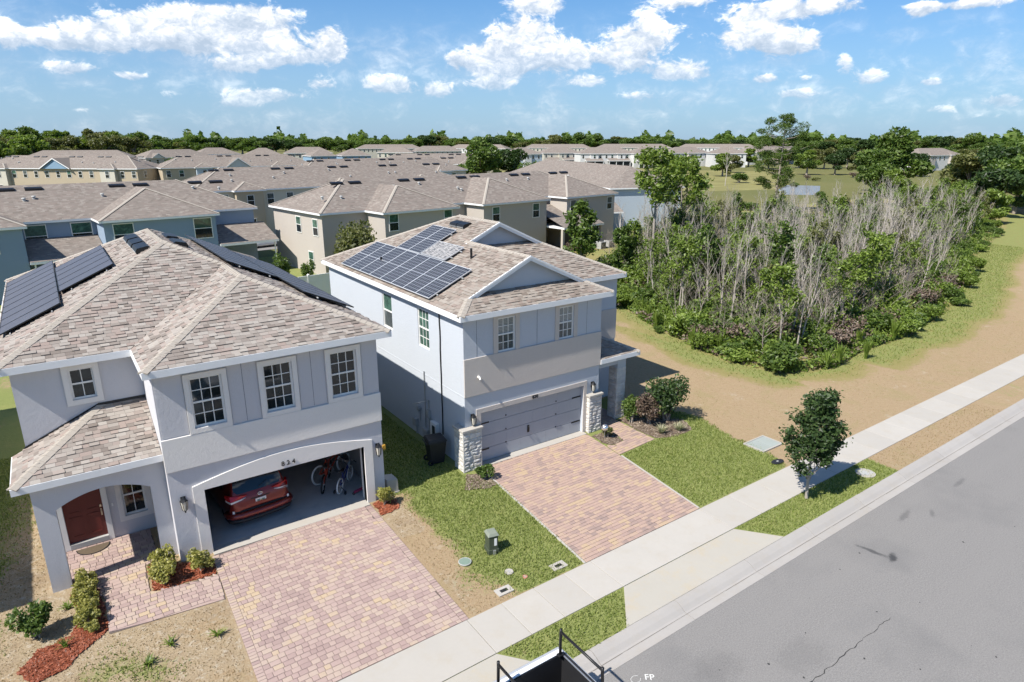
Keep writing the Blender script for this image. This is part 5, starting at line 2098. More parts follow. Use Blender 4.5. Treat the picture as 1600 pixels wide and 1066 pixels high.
def townhouse_row(label, loc, ang, L, D, wall, bumps, ze=5.6, sl=0.46, porches=(), windows='auto', accent=None, gables=(), vents=True, seed=0, group=None, detail=2, name='townhouse_row', zb=-0.25, bump_walls=None):
    """front-left corner of the main front wall stands at loc; x runs along the row, y away from the camera"""
    rg = random.Random(seed)
    row = thing(name, label, 'building', (loc[0], loc[1], zb), R(ang), group)
    z = ze - zb
    ov = 0.32
    mb = MB()
    mb.box(0, 0, 0, L, D, z - 0.16)
    mb.build('wall', wall, row)
    polys = hip_polys(-ov, L + ov, -ov, D + ov, z, sl)
    roof = link('roof', uv_mesh('roof', polys, M['shingle_far']), row)
    def eaves(x0, x1, y0, y1, zz, par):
        mb = MB()
        mb.box(x0, y0, zz - 0.17, x1, y1, zz - 0.004)
        mb.build('eaves', M['white'], par)
    eaves(-ov, L + ov, -ov, D + ov, z, roof)
    for i, (a, b, pr) in enumerate(bumps):
        mb = MB()
        mb.box(a, -pr, 0, b, 0.02, z - 0.175)
        mb.build('bay_wall', (bump_walls[i % len(bump_walls)] if bump_walls else wall), row)
        back = min(D * 0.8, (b - a) * 0.55 + pr + D * .3)
        polys = hip_polys(a - ov, b + ov, -pr - ov, max(back, (b - a) + 1.0), z + 0.004, sl * 0.995)
        br = link('bay_roof', uv_mesh('bay_roof', polys, M['shingle_far']), row)
        eaves(a - ov + .004, b + ov - .004, -pr - ov, 0.0, z - 0.003, br)
        if detail > 1:
            h_ = (b - a + 2 * ov) / 2
            capz = z + sl * h_
            n1, n2 = Vector((-sl, 0, 1)).normalized(), Vector((0, -sl, 1)).normalized()
            for sx, xx in ((1, a - ov), (-1, b + ov)):
                mb = MB()
                p0 = Vector((xx, -pr - ov, z + .03))
                p1 = Vector((xx + sx * h_, -pr - ov + h_, capz + .03))
                d = (p1 - p0).normalized()
                w = Vector((-d.y, d.x, 0)).normalized() * 0.13
                mb.add([p0 + w - Vector((0, 0, .02)), p0 + Vector((0, 0, .02)), p0 - w - Vector((0, 0, .02)), p1 + w - Vector((0, 0, .02)), p1 + Vector((0, 0, .02)), p1 - w - Vector((0, 0, .02))], [(0, 1, 4, 3), (1, 2, 5, 4)])
                mb.build('hip_cap', M['cap'], br)
    if detail > 1 and L > D:
        hh = (D + 2 * ov) / 2
        for (c0, c1) in (((-ov, -ov), (hh - ov, hh - ov)), ((L + ov, -ov), (L + ov - hh, hh - ov)), ((-ov, D + ov), (hh - ov, hh - ov))):
            mb = MB()
            p0 = Vector((*c0, z + .03))
            p1 = Vector((*c1, z + sl * hh + .03))
            d = (p1 - p0).normalized()
            w = Vector((-d.y, d.x, 0)).normalized() * 0.13
            mb.add([p0 + w - Vector((0, 0, .02)), p0 + Vector((0, 0, .02)), p0 - w - Vector((0, 0, .02)), p1 + w - Vector((0, 0, .02)), p1 + Vector((0, 0, .02)), p1 - w - Vector((0, 0, .02))], [(0, 1, 4, 3), (1, 2, 5, 4)])
            mb.build('hip_cap', M['cap'], roof)
    for (a, b, dep, pz, posts) in porches:
        q = pz - zb
        x0, x1 = a, b
        k = (dep + .3)
        top = q + 0.36 * k
        pr_ = link('porch_roof', uv_mesh('porch_roof', [[(x0, -dep - .3, q), (x1, -dep - .3, q), (x1, -0.02, top), (x0, -0.02, top)]], M['shingle_far']), row)
        mb = MB()
        mb.box(x0, -dep - .3, q - .2, x1, -0.02, q - .01)
        mb.build('eaves', M['white'], pr_)
        if posts:
            for t in np.linspace(x0 + .15, x1 - .15, posts):
                mb = MB()
                mb.box(t - .14, -dep - .1, 0, t + .14, -dep + .18, q - .2)
                mb.build('post', wall, pr_)
            mb = MB()
            mb.box(x0 + .3, -dep + .3, 0.02, x1 - .3, -dep + .33, q - .2)
            mb.build('insect_screen', M['dark'], pr_)
        else:
            for t in (x0 + .3, x1 - .3):
                mb = MB()
                mb.tube([(t, -dep, 0), (t, -dep, q - .2)], 0.06, 6)
                mb.build('post', M['white'], pr_)
    if windows == 'auto':
        for (a, b, pr) in bumps:
            k = rg.choice('abc')
            for t in ((0.16, 0.84) if b - a > 5 else (0.5,)):
                far_window(row, rg.choice('abc'), a + (b - a) * t, -pr - 0.002, z - 2.0)
                if detail > 0:
                    far_window(row, rg.choice('abc'), a + (b - a) * t, -pr - 0.002, 0.9)
        ed = [0] + [t for bb in bumps for t in (bb[0], bb[1])] + [L]
        for a, b in zip(ed[0::2], ed[1::2]):
            if b - a > 2.4:
                for t in np.arange(a + 1.2, b - 0.8, 2.6):
                    far_window(row, rg.choice('abc'), t, -0.002, z - 2.0)
        for t in (2.6, D - 2.6):
            far_window(row, 'b', L + 0.002, t, z - 2.0, R(90))
    elif windows:
        for (k, x, y, zz, rz) in windows:
            far_window(row, k, x, y, zz - zb, R(rz))
    for (x, w, hh_) in gables:
        zt = z + hh_
        mb = MB()
        y0 = -0.5
        mb.prism([(x - w / 2, y0, z - .1), (x + w / 2, y0, z - .1), (x, y0, z - .1 + hh_)], (0, 0.12, 0))
        gb = mb.build('gable', accent or M['white'], row)
        mb = MB()
        for sx in (-1, 1):
            mb.prism([(x + sx * (w / 2 + .3), y0 - .25, z - .2), (x, y0 - .25, z - .02 + hh_), (x, y0 - .25, z + .16 + hh_), (x + sx * (w / 2 + .3), y0 - .25, z - .02)], (0, hh_ / sl + .6, 0))
        mb.build('gable_roof', M['shingle_far'], gb)
        mb = MB()
        for sx in (-1, 1):
            mb.prism([(x + sx * (w / 2 + .3), y0 - .28, z - .22), (x, y0 - .28, z - .04 + hh_), (x, y0 - .28, z + .17 + hh_), (x + sx * (w / 2 + .3), y0 - .28, z - .01)], (0, 0.025, 0))
        mb.build('rake_board', M['white'], gb)
    if vents:
        yv = D / 2 - 0.9
        zv = z + sl * (yv + ov)
        n = max(2, int(L / 7))
        for i in range(n):
            x = L * (i + 0.5) / n + rg.uniform(-.6, .6)
            for dx in (0, 1.9):
                o = link('roof_vent', VENT, row)
                o.location = (x + dx, yv, zv - .02)
                o.rotation_euler = (math.atan(sl), 0, 0)
            if detail > 1:
                for _ in range(2):
                    o = link('vent_pipe', PIPE, row)
                    yy = rg.uniform(D * .16, D * .36)
                    o.location = (x + rg.uniform(-2.5, 3), yy, z + sl * (yy + ov) - .05)
    return row


M['blue_wall'] = mat_stucco('slate_blue_stucco', (0.235, 0.30, 0.385), 0.04, 0.02)
M['grey_wall'] = mat_stucco('warm_grey_stucco', (0.41, 0.37, 0.33), 0.04, 0.02)
M['pale_blue_wall'] = mat_stucco('ice_blue_stucco', (0.42, 0.48, 0.54), 0.04, 0.02)
M['tan_wall'] = mat_stucco('tan_stucco', (0.40, 0.335, 0.245), 0.04, 0.02)
M['cream_wall'] = mat_stucco('pale_cream_stucco', (0.50, 0.47, 0.395), 0.04, 0.02)
M['white_wall'] = mat_stucco('off_white_stucco', (0.56, 0.555, 0.54), 0.04, 0.02)
M['mid_blue_wall'] = mat_stucco('blue_stucco', (0.20, 0.30, 0.40), 0.04, 0.02)


def along(x, y, ang, s):
    return (x + s * math.cos(R(ang)), y + s * math.sin(R(ang)))


# blue row behind the left house
a = 5.5
bx, by = along(16.1, 65.85, a, -44.0)
sx = lambda X: (X - 16.1) / math.cos(R(a)) + 44.0
townhouse_row('slate blue townhouse row with brown hip roof behind the left house', (bx, by), a, 44.0, 10.2, M['blue_wall'],
              [(sx(-26), sx(-17), 3.2), (sx(-10.5), sx(-1.95), 3.2), (sx(3.25), sx(11.7), 3.2)],
              porches=[(sx(-1.9), sx(3.2), 3.3, 2.95, 0), (sx(11.75), sx(16.9), 3.3, 2.95, 0)],
              windows=[('d', sx(-0.9), -0.002, 3.55, 0), ('d', sx(2.2), -0.002, 3.55, 0), ('d', sx(4.6), -3.202, 3.55, 0), ('d', sx(10.6), -3.202, 3.55, 0), ('a', sx(-4), -3.202, 3.7, 0), ('a', sx(-9), -3.202, 3.7, 0)], seed=3)
# warm grey row
a = 7.5
gx0, gy0 = 19.55, 56.95
townhouse_row('warm grey townhouse row with screened porch directly behind the house with blue solar panels', (gx0, gy0), a, 36.2, 10.0, M['grey_wall'],
              [(4.4, 12.2, 3.1), (15.8, 24.6, 3.0), (27.9, 36.14, 2.9)],
              porches=[(24.7, 31.2, 5.3, 2.75, 3)],
              windows=[('a', 5.3, -3.102, 3.9, 0), ('a', 11.3, -3.102, 3.9, 0), ('b', 14.0, -0.002, 3.9, 0), ('a', 17.4, -3.002, 3.75, 0), ('a', 23.0, -3.002, 3.75, 0), ('b', 26.2, -0.002, 3.9, 0), ('b', 28.9, -2.902, 3.8, 0), ('b', 35.2, -2.902, 3.8, 0), ('a', 33.4, -2.902, 1.0, 0),
                       ('a', -0.002, 1.3, 3.5, -90), ('a', -0.002, 4.6, 3.5, -90), ('a', -0.002, 2.6, 0.5, -90)], seed=4)
# ice blue row running away to the right of the grey one
townhouse_row('ice blue townhouse row seen end on behind the vine covered trees', (61.1, 65.1), -17.5, 10.4, 44.0, M['pale_blue_wall'], [], porches=[(-4.2, 0.3, 3.0, 2.9, 0)],
              windows=[], vents=False, seed=5)
# tan and cream rows farther back: label, corner, angle, length, wall, bay walls, gable
FAR = [
    ('cream row with tan bays between the blue row and the grey row', 14.8, 88.8, 6.0, 40.0, 'cream_wall', ['tan_wall'], 2, [], 'cream'),
    ('brown roofed cream row standing behind the grey row, mostly hidden', 37.3, 118.0, 6.0, 36.0, 'cream_wall', ['pale_blue_wall'], 2, [], ''),
    ('cream row with a blue gable seen beyond the grey row roof', 68.6, 156.4, -20.1, 29.5, 'cream_wall', ['tan_wall'], 2, [(3.0, 5.0, 1.5)], ''),
    ('tan row with blue gable at the far left edge', -11.2, 191.6, -40.7, 38.1, 'tan_wall', ['cream_wall'], 2, [(19.5, 6.5, 2.0)], ''),
    ('tan row with white gable behind the cream row on the left', 22.5, 166.3, 0.9, 34.0, 'tan_wall', ['pale_blue_wall'], 2, [(16.0, 5.0, 1.8)], ''),
    ('low brown roof beyond the far left tan row', -4.0, 266.0, -18.7, 32.0, 'cream_wall', ['tan_wall'], 1, [], ''),
    ('grey walled house with pale roof beside palm like trees, far left', 30.5, 257.5, 20.0, 24.0, 'grey_wall', ['white_wall'], 1, [(4.0, 4.0, 1.3)], ''),
    ('small cream house in the far left distance under the dark treeline', 55.0, 302.7, 7.2, 17.0, 'cream_wall', ['white_wall'], 0, [], ''),
    ('pair of pale far houses left of the two blue ones', 69.6, 285.7, -10.3, 13.4, 'white_wall', ['cream_wall'], 0, [], ''),
    ('long pale far roof above the two small blue houses', 91.3, 307.5, -15.4, 20.6, 'cream_wall', ['white_wall'], 0, [], ''),
    ('left one of two small blue far houses in the middle distance', 84.3, 251, -0.8, 9.5, 'mid_blue_wall', ['mid_blue_wall'], 0, [], ''),
    ('right one of two small blue far houses in the middle distance', 95.4, 249, -6.9, 11.0, 'mid_blue_wall', ['mid_blue_wall'], 0, [], ''),
    ('cream far house left of the dark round trees', 130.8, 297.2, -34.8, 16.3, 'cream_wall', ['white_wall'], 0, [], ''),
    ('cream far house just behind the dark round trees', 160.2, 316.2, -13.0, 24.6, 'cream_wall', ['white_wall'], 0, [], ''),
    ('bluish white far row, leftmost beyond the green meadow', 163.1, 234.6, -9.0, 14.5, 'pale_blue_wall', ['white_wall'], 1, [], ''),
    ('cream far row with two dark porches beyond the green meadow', 187.2, 244.2, -20.6, 17.5, 'cream_wall', ['cream_wall'], 1, [], 'p'),
    ('longest white far row with dark porches beyond the green meadow', 192.2, 224.7, -25.5, 24.0, 'white_wall', ['white_wall'], 1, [], 'p'),
    ('bright white far row right of the long porch row', 211.1, 211.6, -19.6, 15.0, 'white_wall', ['white_wall'], 1, [], 'p'),
    ('white far row behind the pale bare tree', 232.0, 209.7, -14.9, 20.2, 'white_wall', ['cream_wall'], 1, [], ''),
    ('white far row left of the tall pine', 241.8, 194.8, -34.8, 14.5, 'white_wall', ['cream_wall'], 1, [], ''),
    ('white far row seen through the tall pine crown', 278.3, 203.7, -10.0, 38.4, 'white_wall', ['cream_wall'], 1, [], ''),
    ('pale roofed far house between the oak and the right hand trees', 279.7, 126.9, -10.1, 25.1, 'white_wall', ['grey_wall'], 1, [], ''),
    ('most distant brown roof above the cream porch row', 275.6, 381, -34.8, 45.8, 'cream_wall', ['white_wall'], 0, [], ''),
    ('most distant brown roof above the long white row', 327.9, 365, -34.8, 51.9, 'cream_wall', ['white_wall'], 0, [], ''),
    ('most distant brown roof left of the tall pine', 374.2, 333, -50.0, 53.5, 'white_wall', ['white_wall'], 0, [], ''),
    ('most distant roof right of the dark round trees', 225.0, 397.5, -55.6, 40.8, 'white_wall', ['white_wall'], 0, [], ''),
    ('most distant roof left of the dark round trees', 170.8, 417.6, -14.5, 41.6, 'cream_wall', ['white_wall'], 0, [], ''),
]
for i, (lab, x, y, an, L, w, bw, det, gab, extra) in enumerate(FAR):
    nb = max(1, int(L / 12)) if det else 0
    bl = [(L * (j + 0.5) / nb - 1.7, L * (j + 0.5) / nb + 1.7, 0.9) for j in range(nb)]
    gab2 = [g for g in gab if True]
    bl = [b for b in bl if not any(abs((b[0] + b[1]) / 2 - g[0]) < g[1] / 2 + 2.5 for g in gab2)]
    row = townhouse_row(lab, (x, y), an, L, 10.5, M[w], bl, gables=gab2, accent=M['mid_blue_wall'] if 'blue gable' in lab else M['white_wall'],
                        porches=[(L * .08, L * .40, 2.6, 2.7, 3), (L * .5, L * .9, 2.6, 2.7, 4)] if extra == 'p' else (),
                        vents=det > 1, seed=40 + i, group='far houses' if det == 0 else None, detail=det, bump_walls=[M[b] for b in bw], name='townhouse_row' if L > 17 else 'far_house')

# ---------------------------------------------------------------- plants
def leaf_quads(rs, pts, size, up=0.35, aspect=0.55, jitter=0.4):
    """one folded leaf (two triangles as a quad) at each point, random tilt"""
    k = len(pts)
    n = rs.normal(size=(k, 3))
    n[:, 2] = np.abs(n[:, 2]) + up
    n /= np.linalg.norm(n, axis=1)[:, None]
    t = rs.normal(size=(k, 3))
    t -= n * (t * n).sum(1)[:, None]
    t /= np.linalg.norm(t, axis=1)[:, None] + 1e-9
    b = np.cross(n, t)
    s = size * rs.uniform(1 - jitter, 1 + jitter, k)[:, None]
    v = np.stack([pts - t * s, pts + b * s * aspect - n * s * 0.12, pts + t * s, pts - b * s * aspect - n * s * 0.12], 1)
    return v.reshape(-1, 3), np.arange(4 * k).reshape(-1, 4)


def ball_pts(rs, centres, n_each, shell=0.55):
    out = []
    for (c, r) in centres:
        d = rs.normal(size=(n_each, 3))
        d /= np.linalg.norm(d, axis=1)[:, None]
        rad = rs.uniform(shell, 1.0, n_each) ** 0.7
        rr = np.array(r if isinstance(r, (tuple, list)) else (r, r, r))
        out.append(np.array(c) + d * rad[:, None] * rr)
    return np.concatenate(out)


def limb(mb, rg, p, d, length, r, depth, tips, bend=0.25, kids=(3, 5), n=5, up=0.35, spread=0.8, shrink=0.62):
    pts, rad = [Vector(p)], [r]
    dd = Vector(d).normalized()
    seg = 4 if depth > 0 else 3
    for i in range(seg):
        dd = (dd + Vector((rg.uniform(-bend, bend), rg.uniform(-bend, bend), rg.uniform(-bend, bend) * .5 + up * 0.12))).normalized()
        pts.append(pts[-1] + dd * length / seg)
        rad.append(r * (1 - 0.75 * (i + 1) / seg) if depth == 0 else r * (1 - 0.5 * (i + 1) / seg))
    mb.tube(pts, rad, n if depth > 1 else 3 if depth == 0 else 4, cap=False)
    if depth == 0:
        tips.append(pts[-1])
        tips.append(pts[-2])
        return
    for _ in range(rg.randint(*kids)):
        t = rg.uniform(0.35, 1.0)
        i = min(int(t * seg), seg - 1)
        q = pts[i].lerp(pts[i + 1], t * seg - i)
        a = rg.uniform(0, 2 * math.pi)
        nd = (dd + Vector((math.cos(a), math.sin(a), up)) * spread).normalized()
        limb(mb, rg, q, nd, length * shrink * rg.uniform(.7, 1.15), max(rad[i] * 0.6, 0.006), depth - 1, tips, bend, kids, n, up, spread, shrink)
    tips.append(pts[-1])


def mesh_of(mb, name, mat, smooth=True):
    me = mb.mesh(name)
    me.materials.append(mat)
    if smooth:
        me.shade_smooth()
    return me


def tree_parts(seed, height, trunk_r, bark, leaf=None, depth=2, kids=(4, 6), clear=0.35, n_leaf=12, leaf_size=0.12, clump=0.45, lean=0.06, up=0.6, spread=0.9, branch=0.45, n_branch=8, forks=0):
    """trunk mesh and crown mesh (twigs live with the trunk when leafless)"""
    rg = random.Random(seed)
    rs = np.random.RandomState(seed)
    tmb, bmb = MB(), MB()
    pts, rad = [Vector((0, 0, -0.05))], [trunk_r]
    d = Vector((rg.uniform(-lean, lean), rg.uniform(-lean, lean), 1)).normalized()
    ns = 8
    for i in range(ns):
        d = (d + Vector((rg.uniform(-.09, .09), rg.uniform(-.09, .09), 0.06))).normalized()
        pts.append(pts[-1] + d * height * 0.92 / ns)
        rad.append(trunk_r * (1 - 0.86 * (i + 1) / ns))
    tmb.tube(pts, rad, 7, cap=False)
    tips = []
    for k in range(n_branch):
        t = clear + (0.98 - clear) * (k + rg.random()) / n_branch
        i = min(int(t * ns), ns - 1)
        q = pts[i].lerp(pts[i + 1], t * ns - i)
        a = k * 2.4 + rg.uniform(-.5, .5)
        nd = Vector((math.cos(a) * spread, math.sin(a) * spread, up + rg.uniform(-.2, .3)))
        limb(bmb, rg, q, nd, height * branch * (1.15 - t * 0.75), max(rad[i] * 0.55, 0.010), depth - 1, tips, 0.22, kids, 5, up * .5, 0.8)
    tips.append(pts[-1])
    if leaf is None:
        return mesh_of(tmb, 'trunk', bark), mesh_of(bmb, 'branches', bark), None
    cpts = np.array([[*t] for t in tips])
    P = ball_pts(rs, [(c, clump * rs.uniform(.6, 1.25)) for c in cpts], n_leaf, 0.15)
    P = P[P[:, 2] > 0.05]
    v, f = leaf_quads(rs, P, leaf_size)
    return mesh_of(tmb, 'trunk', bark), mesh_of(bmb, 'branches', bark), fast_mesh('foliage', v, f, leaf)


def bush_parts(seed, r, h, leaf, n=900, size=0.09, stems=5, bark=None, lumps=7, shell=0.25):
    rg = random.Random(seed)
    rs = np.random.RandomState(seed)
    mb = MB()
    cs = []
    for i in range(lumps):
        a = i * 2.4 + rg.uniform(-.4, .4)
        q = r * rg.uniform(0.15, 0.68)
        rr = r * rg.uniform(0.35, 0.55)
        cs.append(((q * math.cos(a), q * math.sin(a), h * rg.uniform(0.35, 0.78)), (rr, rr, rr * h / r * rg.uniform(.5, .75))))
    for i in range(stems):
        c = cs[i % len(cs)][0]
        mb.tube([(rg.uniform(-.08, .08), rg.uniform(-.08, .08), -0.03), (c[0] * .4, c[1] * .4, c[2] * .5), (c[0], c[1], c[2])], [0.03 * h, 0.02 * h, 0.008 * h], 5, cap=False)
    P = ball_pts(rs, cs, n // lumps, shell)
    # keep a few leaves low so that the shrub meets the ground
    P[:, 2] = np.maximum(P[:, 2], 0.03 + 0.06 * rs.rand(len(P)))
    v, f = leaf_quads(rs, P, size)
    return mesh_of(mb, 'stems', bark or M['bark_mid']), None, fast_mesh('foliage', v, f, leaf)


def tuft_parts(seed, n, h, w, spread, leaf, droop=0.35):
    """arching blades from one root"""
    rs = np.random.RandomState(seed)
    vs, fs = [], []
    for i in range(n):
        a = rs.uniform(0, 2 * np.pi)
        l = h * rs.uniform(.6, 1.1)
        out = spread * rs.uniform(.2, 1.0)
        b0 = np.array([rs.uniform(-.12, .12) * spread, rs.uniform(-.12, .12) * spread, 0])
        dx, dy = math.cos(a), math.sin(a)
        sx_, sy_ = -dy * w, dx * w
        base = len(vs)
        for t, ww in ((0, 1), (.4, 1), (.75, .7), (1.0, .12)):
            z = l * (t - droop * t * t)
            q = out * t ** 1.4
            for s in (-1, 1):
                vs.append((b0[0] + dx * q + s * sx_ * ww, b0[1] + dy * q + s * sy_ * ww, z))
        for j in range(3):
            k = base + 2 * j
            fs.append((k, k + 1, k + 3, k + 2))
    return None, None, fast_mesh('blades', vs, fs, leaf)


def plant(name, label, cat, parts, x, y, rz=0.0, sc=1.0, group=None, z=0.0, names=('trunk', 'branches', 'crown')):
    t = thing(name, label, cat, (x, y, z), rz, group)
    t.scale = sc if isinstance(sc, (tuple, list)) else (sc, sc, sc)
    for m, nm in zip(parts, names):
        if m is not None:
            link(nm, m, t)
    return t


rgp = random.Random(77)
SN = ('stems', 'branches', 'foliage')

# --- garden plants
t1 = tree_parts(501, 3.45, 0.055, M['bark_pale'], M['leaf_dark'], 2, (4, 6), 0.16, 40, 0.062, 0.27, 0.03, 0.80, 0.70, 0.30, 19)
plant('young_tree', 'young dark green street tree on the verge beside the footway', 'tree', t1, 19.74, 10.72, 0.6, (1.08, 1.08, 1.08))
b = bush_parts(510, 0.85, 1.9, M['leaf_dark'], 3200, 0.06, 6, None, 9)
plant('shrub', 'tall dark green shrub at the outer end of the bed by the stone porch pier', 'shrub', b, 20.75, 18.0, 0.3, (1.12, 1.12, 1.12), names=SN)
b = bush_parts(511, 0.62, 1.15, M['leaf_purple'], 2200, 0.05)
plant('shrub', 'bronze brown clipped shrub between the stone pier and the dark green shrub', 'shrub', b, 19.85, 18.2, 0.9, 1.15, names=SN)
b = bush_parts(512, 0.52, 1.25, M['leaf_mid'], 1800, 0.05)
plant('shrub', 'green clipped shrub right against the stone porch pier', 'shrub', b, 19.35, 18.75, 0.2, names=SN)
t = tuft_parts(520, 70, 0.55, 0.016, 0.42, mat_leaf('striped_grass', (0.16, 0.17, 0.09), (0.33, 0.33, 0.20), (0.5, 0.48, 0.33)))
plant('ornamental_grass', 'pale striped grass clump at the corner of the paved path', 'plant', t, 19.55, 17.2, 0, names=SN)
plant('ornamental_grass', 'pale striped grass clump below the dark green shrub', 'plant', t, 20.35, 16.95, 1.2, 0.95, names=SN)
b = bush_parts(513, 0.36, 0.62, M['leaf_mid'], 1300, 0.04)
plant('shrub', 'small round green shrub at the foot of the left stone pier', 'shrub', b, 11.42, 18.12, 0.5, names=SN)
b = bush_parts(514, 0.30, 0.55, M['leaf_olive'], 700, 0.04)
plant('shrub', 'small loose shrub in the bed between garage pier and path', 'shrub', b, 17.45, 18.2, 0.5, names=SN)
b = bush_parts(515, 0.40, 0.80, M['leaf_yellow'], 1100, 0.045)
plant('shrub', 'sparse yellow green shrub at the right corner of the open garage', 'shrub', b, 7.72, 18.55, 0.5, 0.9, names=SN)
b1 = bush_parts(516, 0.42, 0.75, M['leaf_yellow'], 1300, 0.045)
b2 = bush_parts(517, 0.36, 0.70, M['leaf_yellow'], 1000, 0.045)
plant('shrub', 'yellow green shrub in the red bed nearest the porch', 'shrub', b1, 1.0, 18.85, 0.2, names=SN)
plant('shrub', 'yellow green shrub at the front of the red bed by the garage', 'shrub', b2, 0.98, 18.25, 1.2, names=SN)
plant('shrub', 'yellow green shrub beside the left corner of the garage opening', 'shrub', b1, 1.98, 18.30, 2.2, 0.92, names=SN)
for i in range(6):
    plant('hedge_plant', ('endmost yellow green plant of the low hedge, nearest the porch pillar', 'second yellow green hedge plant from the porch pillar', 'third yellow green hedge plant from the porch pillar',
                          'fourth yellow green hedge plant from the porch pillar', 'fifth yellow green hedge plant from the porch pillar', 'last small hedge plant at the lower end of the red bed')[i], 'shrub',
          (b1, b2)[i % 2], -0.78 + rgp.uniform(-.05, .05), 19.2 - i * 0.40, rgp.uniform(0, 6), 0.78 if i < 5 else 0.5, 'low hedge beside the front path', names=SN)
b = bush_parts(518, 0.46, 0.95, M['leaf_mid'], 1500, 0.055)
plant('shrub', 'dark green bush at the lower left corner beside the red bed', 'shrub', b, -1.95, 17.75, 0.5, names=SN)
t = tuft_parts(521, 22, 0.42, 0.016, 0.35, M['leaf_bright'])
plant('ornamental_grass', 'small green spiky plant in the red bed at lower left', 'plant', t, -1.35, 16.95, 0, 0.8, names=SN)
t = tuft_parts(522, 30, 0.28, 0.02, 0.38, M['leaf_bright'])
for i, (x, y, lab) in enumerate([(-1.25, 18.55, 'green weed clump just left of the red mulch under the porch pillar'), (0.75, 15.6, 'green weed clump in the dry yard below the paved path'), (1.75, 15.3, 'green weed clump beside the left driveway edge'), (0.2, 15.2, 'green weed clump at the bottom of the dry yard')]):
    plant('weed', lab, 'plant', t, x, y, i * 1.3, 0.8, names=SN)

# --- shrubs and trees around the rows behind
b = bush_parts(530, 2.5, 4.6, M['leaf_olive'], 5200, 0.15, 7, None, 11)
plant('yard_tree', 'round olive green tree in front of the grey row', 'tree', b, 20.7, 52.6, 0.2, (.95, .95, 1.1), names=SN)
b = bush_parts(531, 1.0, 2.4, M['leaf_mid'], 1500, 0.10)
plant('shrub', 'green shrub below the porch roof of the blue row', 'shrub', b, 15.9, 57.5, 0.4, names=SN)
plant('shrub', 'green shrub by the wall between the blue row and grey row', 'shrub', b, 17.5, 55.6, 1.4, 0.8, names=SN)
b = bush_parts(532, 0.55, 1.2, M['leaf_brown'], 500, 0.07)
for i, x in enumerate((0, 1.6, 3.3)):
    plant('dry_shrub', ('dry brown shrub left in front of the screened porch', 'dry brown shrub in the middle before the screened porch', 'dry brown shrub right in front of the screened porch')[i], 'shrub', b, 45.2 + x, 54.2 + x * .14, i, 1.0, names=SN)

# --- the wood: bare grey saplings, leafy saplings, shrubs
BARE = [tree_parts(600 + i, 6.2, 0.055, M['bark_pale'], None, 2, (3, 5), 0.30, 0, 0, 0, 0.10, 1.2, 0.55, 0.30, 11) for i in range(6)]
TWIG = [tree_parts(620 + i, 4.2, 0.035, M['bark_mid'], None, 3, (3, 4), 0.12, 0, 0, 0, 0.22, 0.9, 0.9, 0.42, 10) for i in range(4)]
LEAFY = [tree_parts(640 + i, 6.0, 0.06, M['bark_pale'], (M['leaf_bright'], M['leaf_mid'], M['leaf_bright'], M['leaf_olive'])[i], 2, (3, 4), 0.35, 13, 0.13, 0.42, 0.08, 0.9, 0.6, 0.30, 10) for i in range(4)]
VINE = [tree_parts(660 + i, 6.5, 0.10, M['bark_mid'], M['leaf_mid'], 2, (4, 6), 0.05, 26, 0.15, 0.50, 0.06, 0.3, 0.8, 0.20, 16) for i in range(2)]
SHRUB = [bush_parts(680 + i, 1.15, 1.7, (M['leaf_mid'], M['leaf_bright'], M['leaf_bright'], M['leaf_mid'])[i], 1700, 0.11, 5, None, 8) for i in range(4)]
FRINGE = [bush_parts(684 + i, 1.3, 1.1, (M['leaf_bright'], M['leaf_olive'])[i], 1100, 0.13, 4, None, 11, 0.05) for i in range(2)]
BROWNB = [bush_parts(690 + i, 1.1, 1.5, M['leaf_brown'], 700, 0.09, 7, None, 8) for i in range(2)]
REED = [tuft_parts(700 + i, 60, 1.35, 0.03, 0.42, M['leaf_bright'], 0.15) for i in range(2)]


def scatter(n, poly, mind, seed, ok=None):
    rg = random.Random(seed)
    P = np.array(poly)
    lo, hi = P.min(0), P.max(0)
    out = []
    tries = 0
    while len(out) < n and tries < n * 80:
        tries += 1
        x, y = rg.uniform(lo[0], hi[0]), rg.uniform(lo[1], hi[1])
        if not in_poly(np.array([x]), np.array([y]), poly)[0]:
            continue
        if ok is not None and not ok(x, y, rg):
            continue
        if any((x - a) ** 2 + (y - b_) ** 2 < mind * mind for a, b_ in out):
            continue
        out.append((x, y))
    return out


def edge_d(x, y):
    return float(dist_poly(np.array([x]), np.array([y]), WOODS)[0])


# density falls with distance from the camera: the near part of the wood shows each stem
dens = lambda x, y, rg: rg.random() < min(1.0, (48.0 / math.hypot(x, y)) ** 1.6)
n_trees = 0
for (x, y) in scatter(300, WOODS, 0.6, 1, lambda x, y, rg: edge_d(x, y) > 2.0 and not (x < 39 and y > 33) and x < 98 and dens(x, y, rg)):
    s = rgp.uniform(0.75, 1.25) * (0.85 if y < 22 else 1.0)
    o = plant('bare_sapling', 'bare pale grey sapling standing in the thicket', 'tree', rgp.choice(BARE), x, y, rgp.uniform(0, 6.28), (s, s, s), 'bare grey saplings in the thicket', names=('trunk', 'branches', 'crown'))
    o.rotation_euler = (rgp.uniform(-.10, .10), rgp.uniform(-.16, .08), o.rotation_euler[2])
for (x, y) in scatter(230, WOODS, 0.75, 2, lambda x, y, rg: edge_d(x, y) > 1.2 and x < 85 and not (x < 38 and y > 33) and dens(x, y, rg)):
    s = rgp.uniform(0.6, 1.15)
    o = plant('dead_thicket_bush', 'leafless tangled grey brown bush in the thicket', 'shrub', rgp.choice(TWIG), x, y, rgp.uniform(0, 6.28), (s, s, s * .9), 'leafless bushes in the thicket', names=('trunk', 'branches', 'crown'))
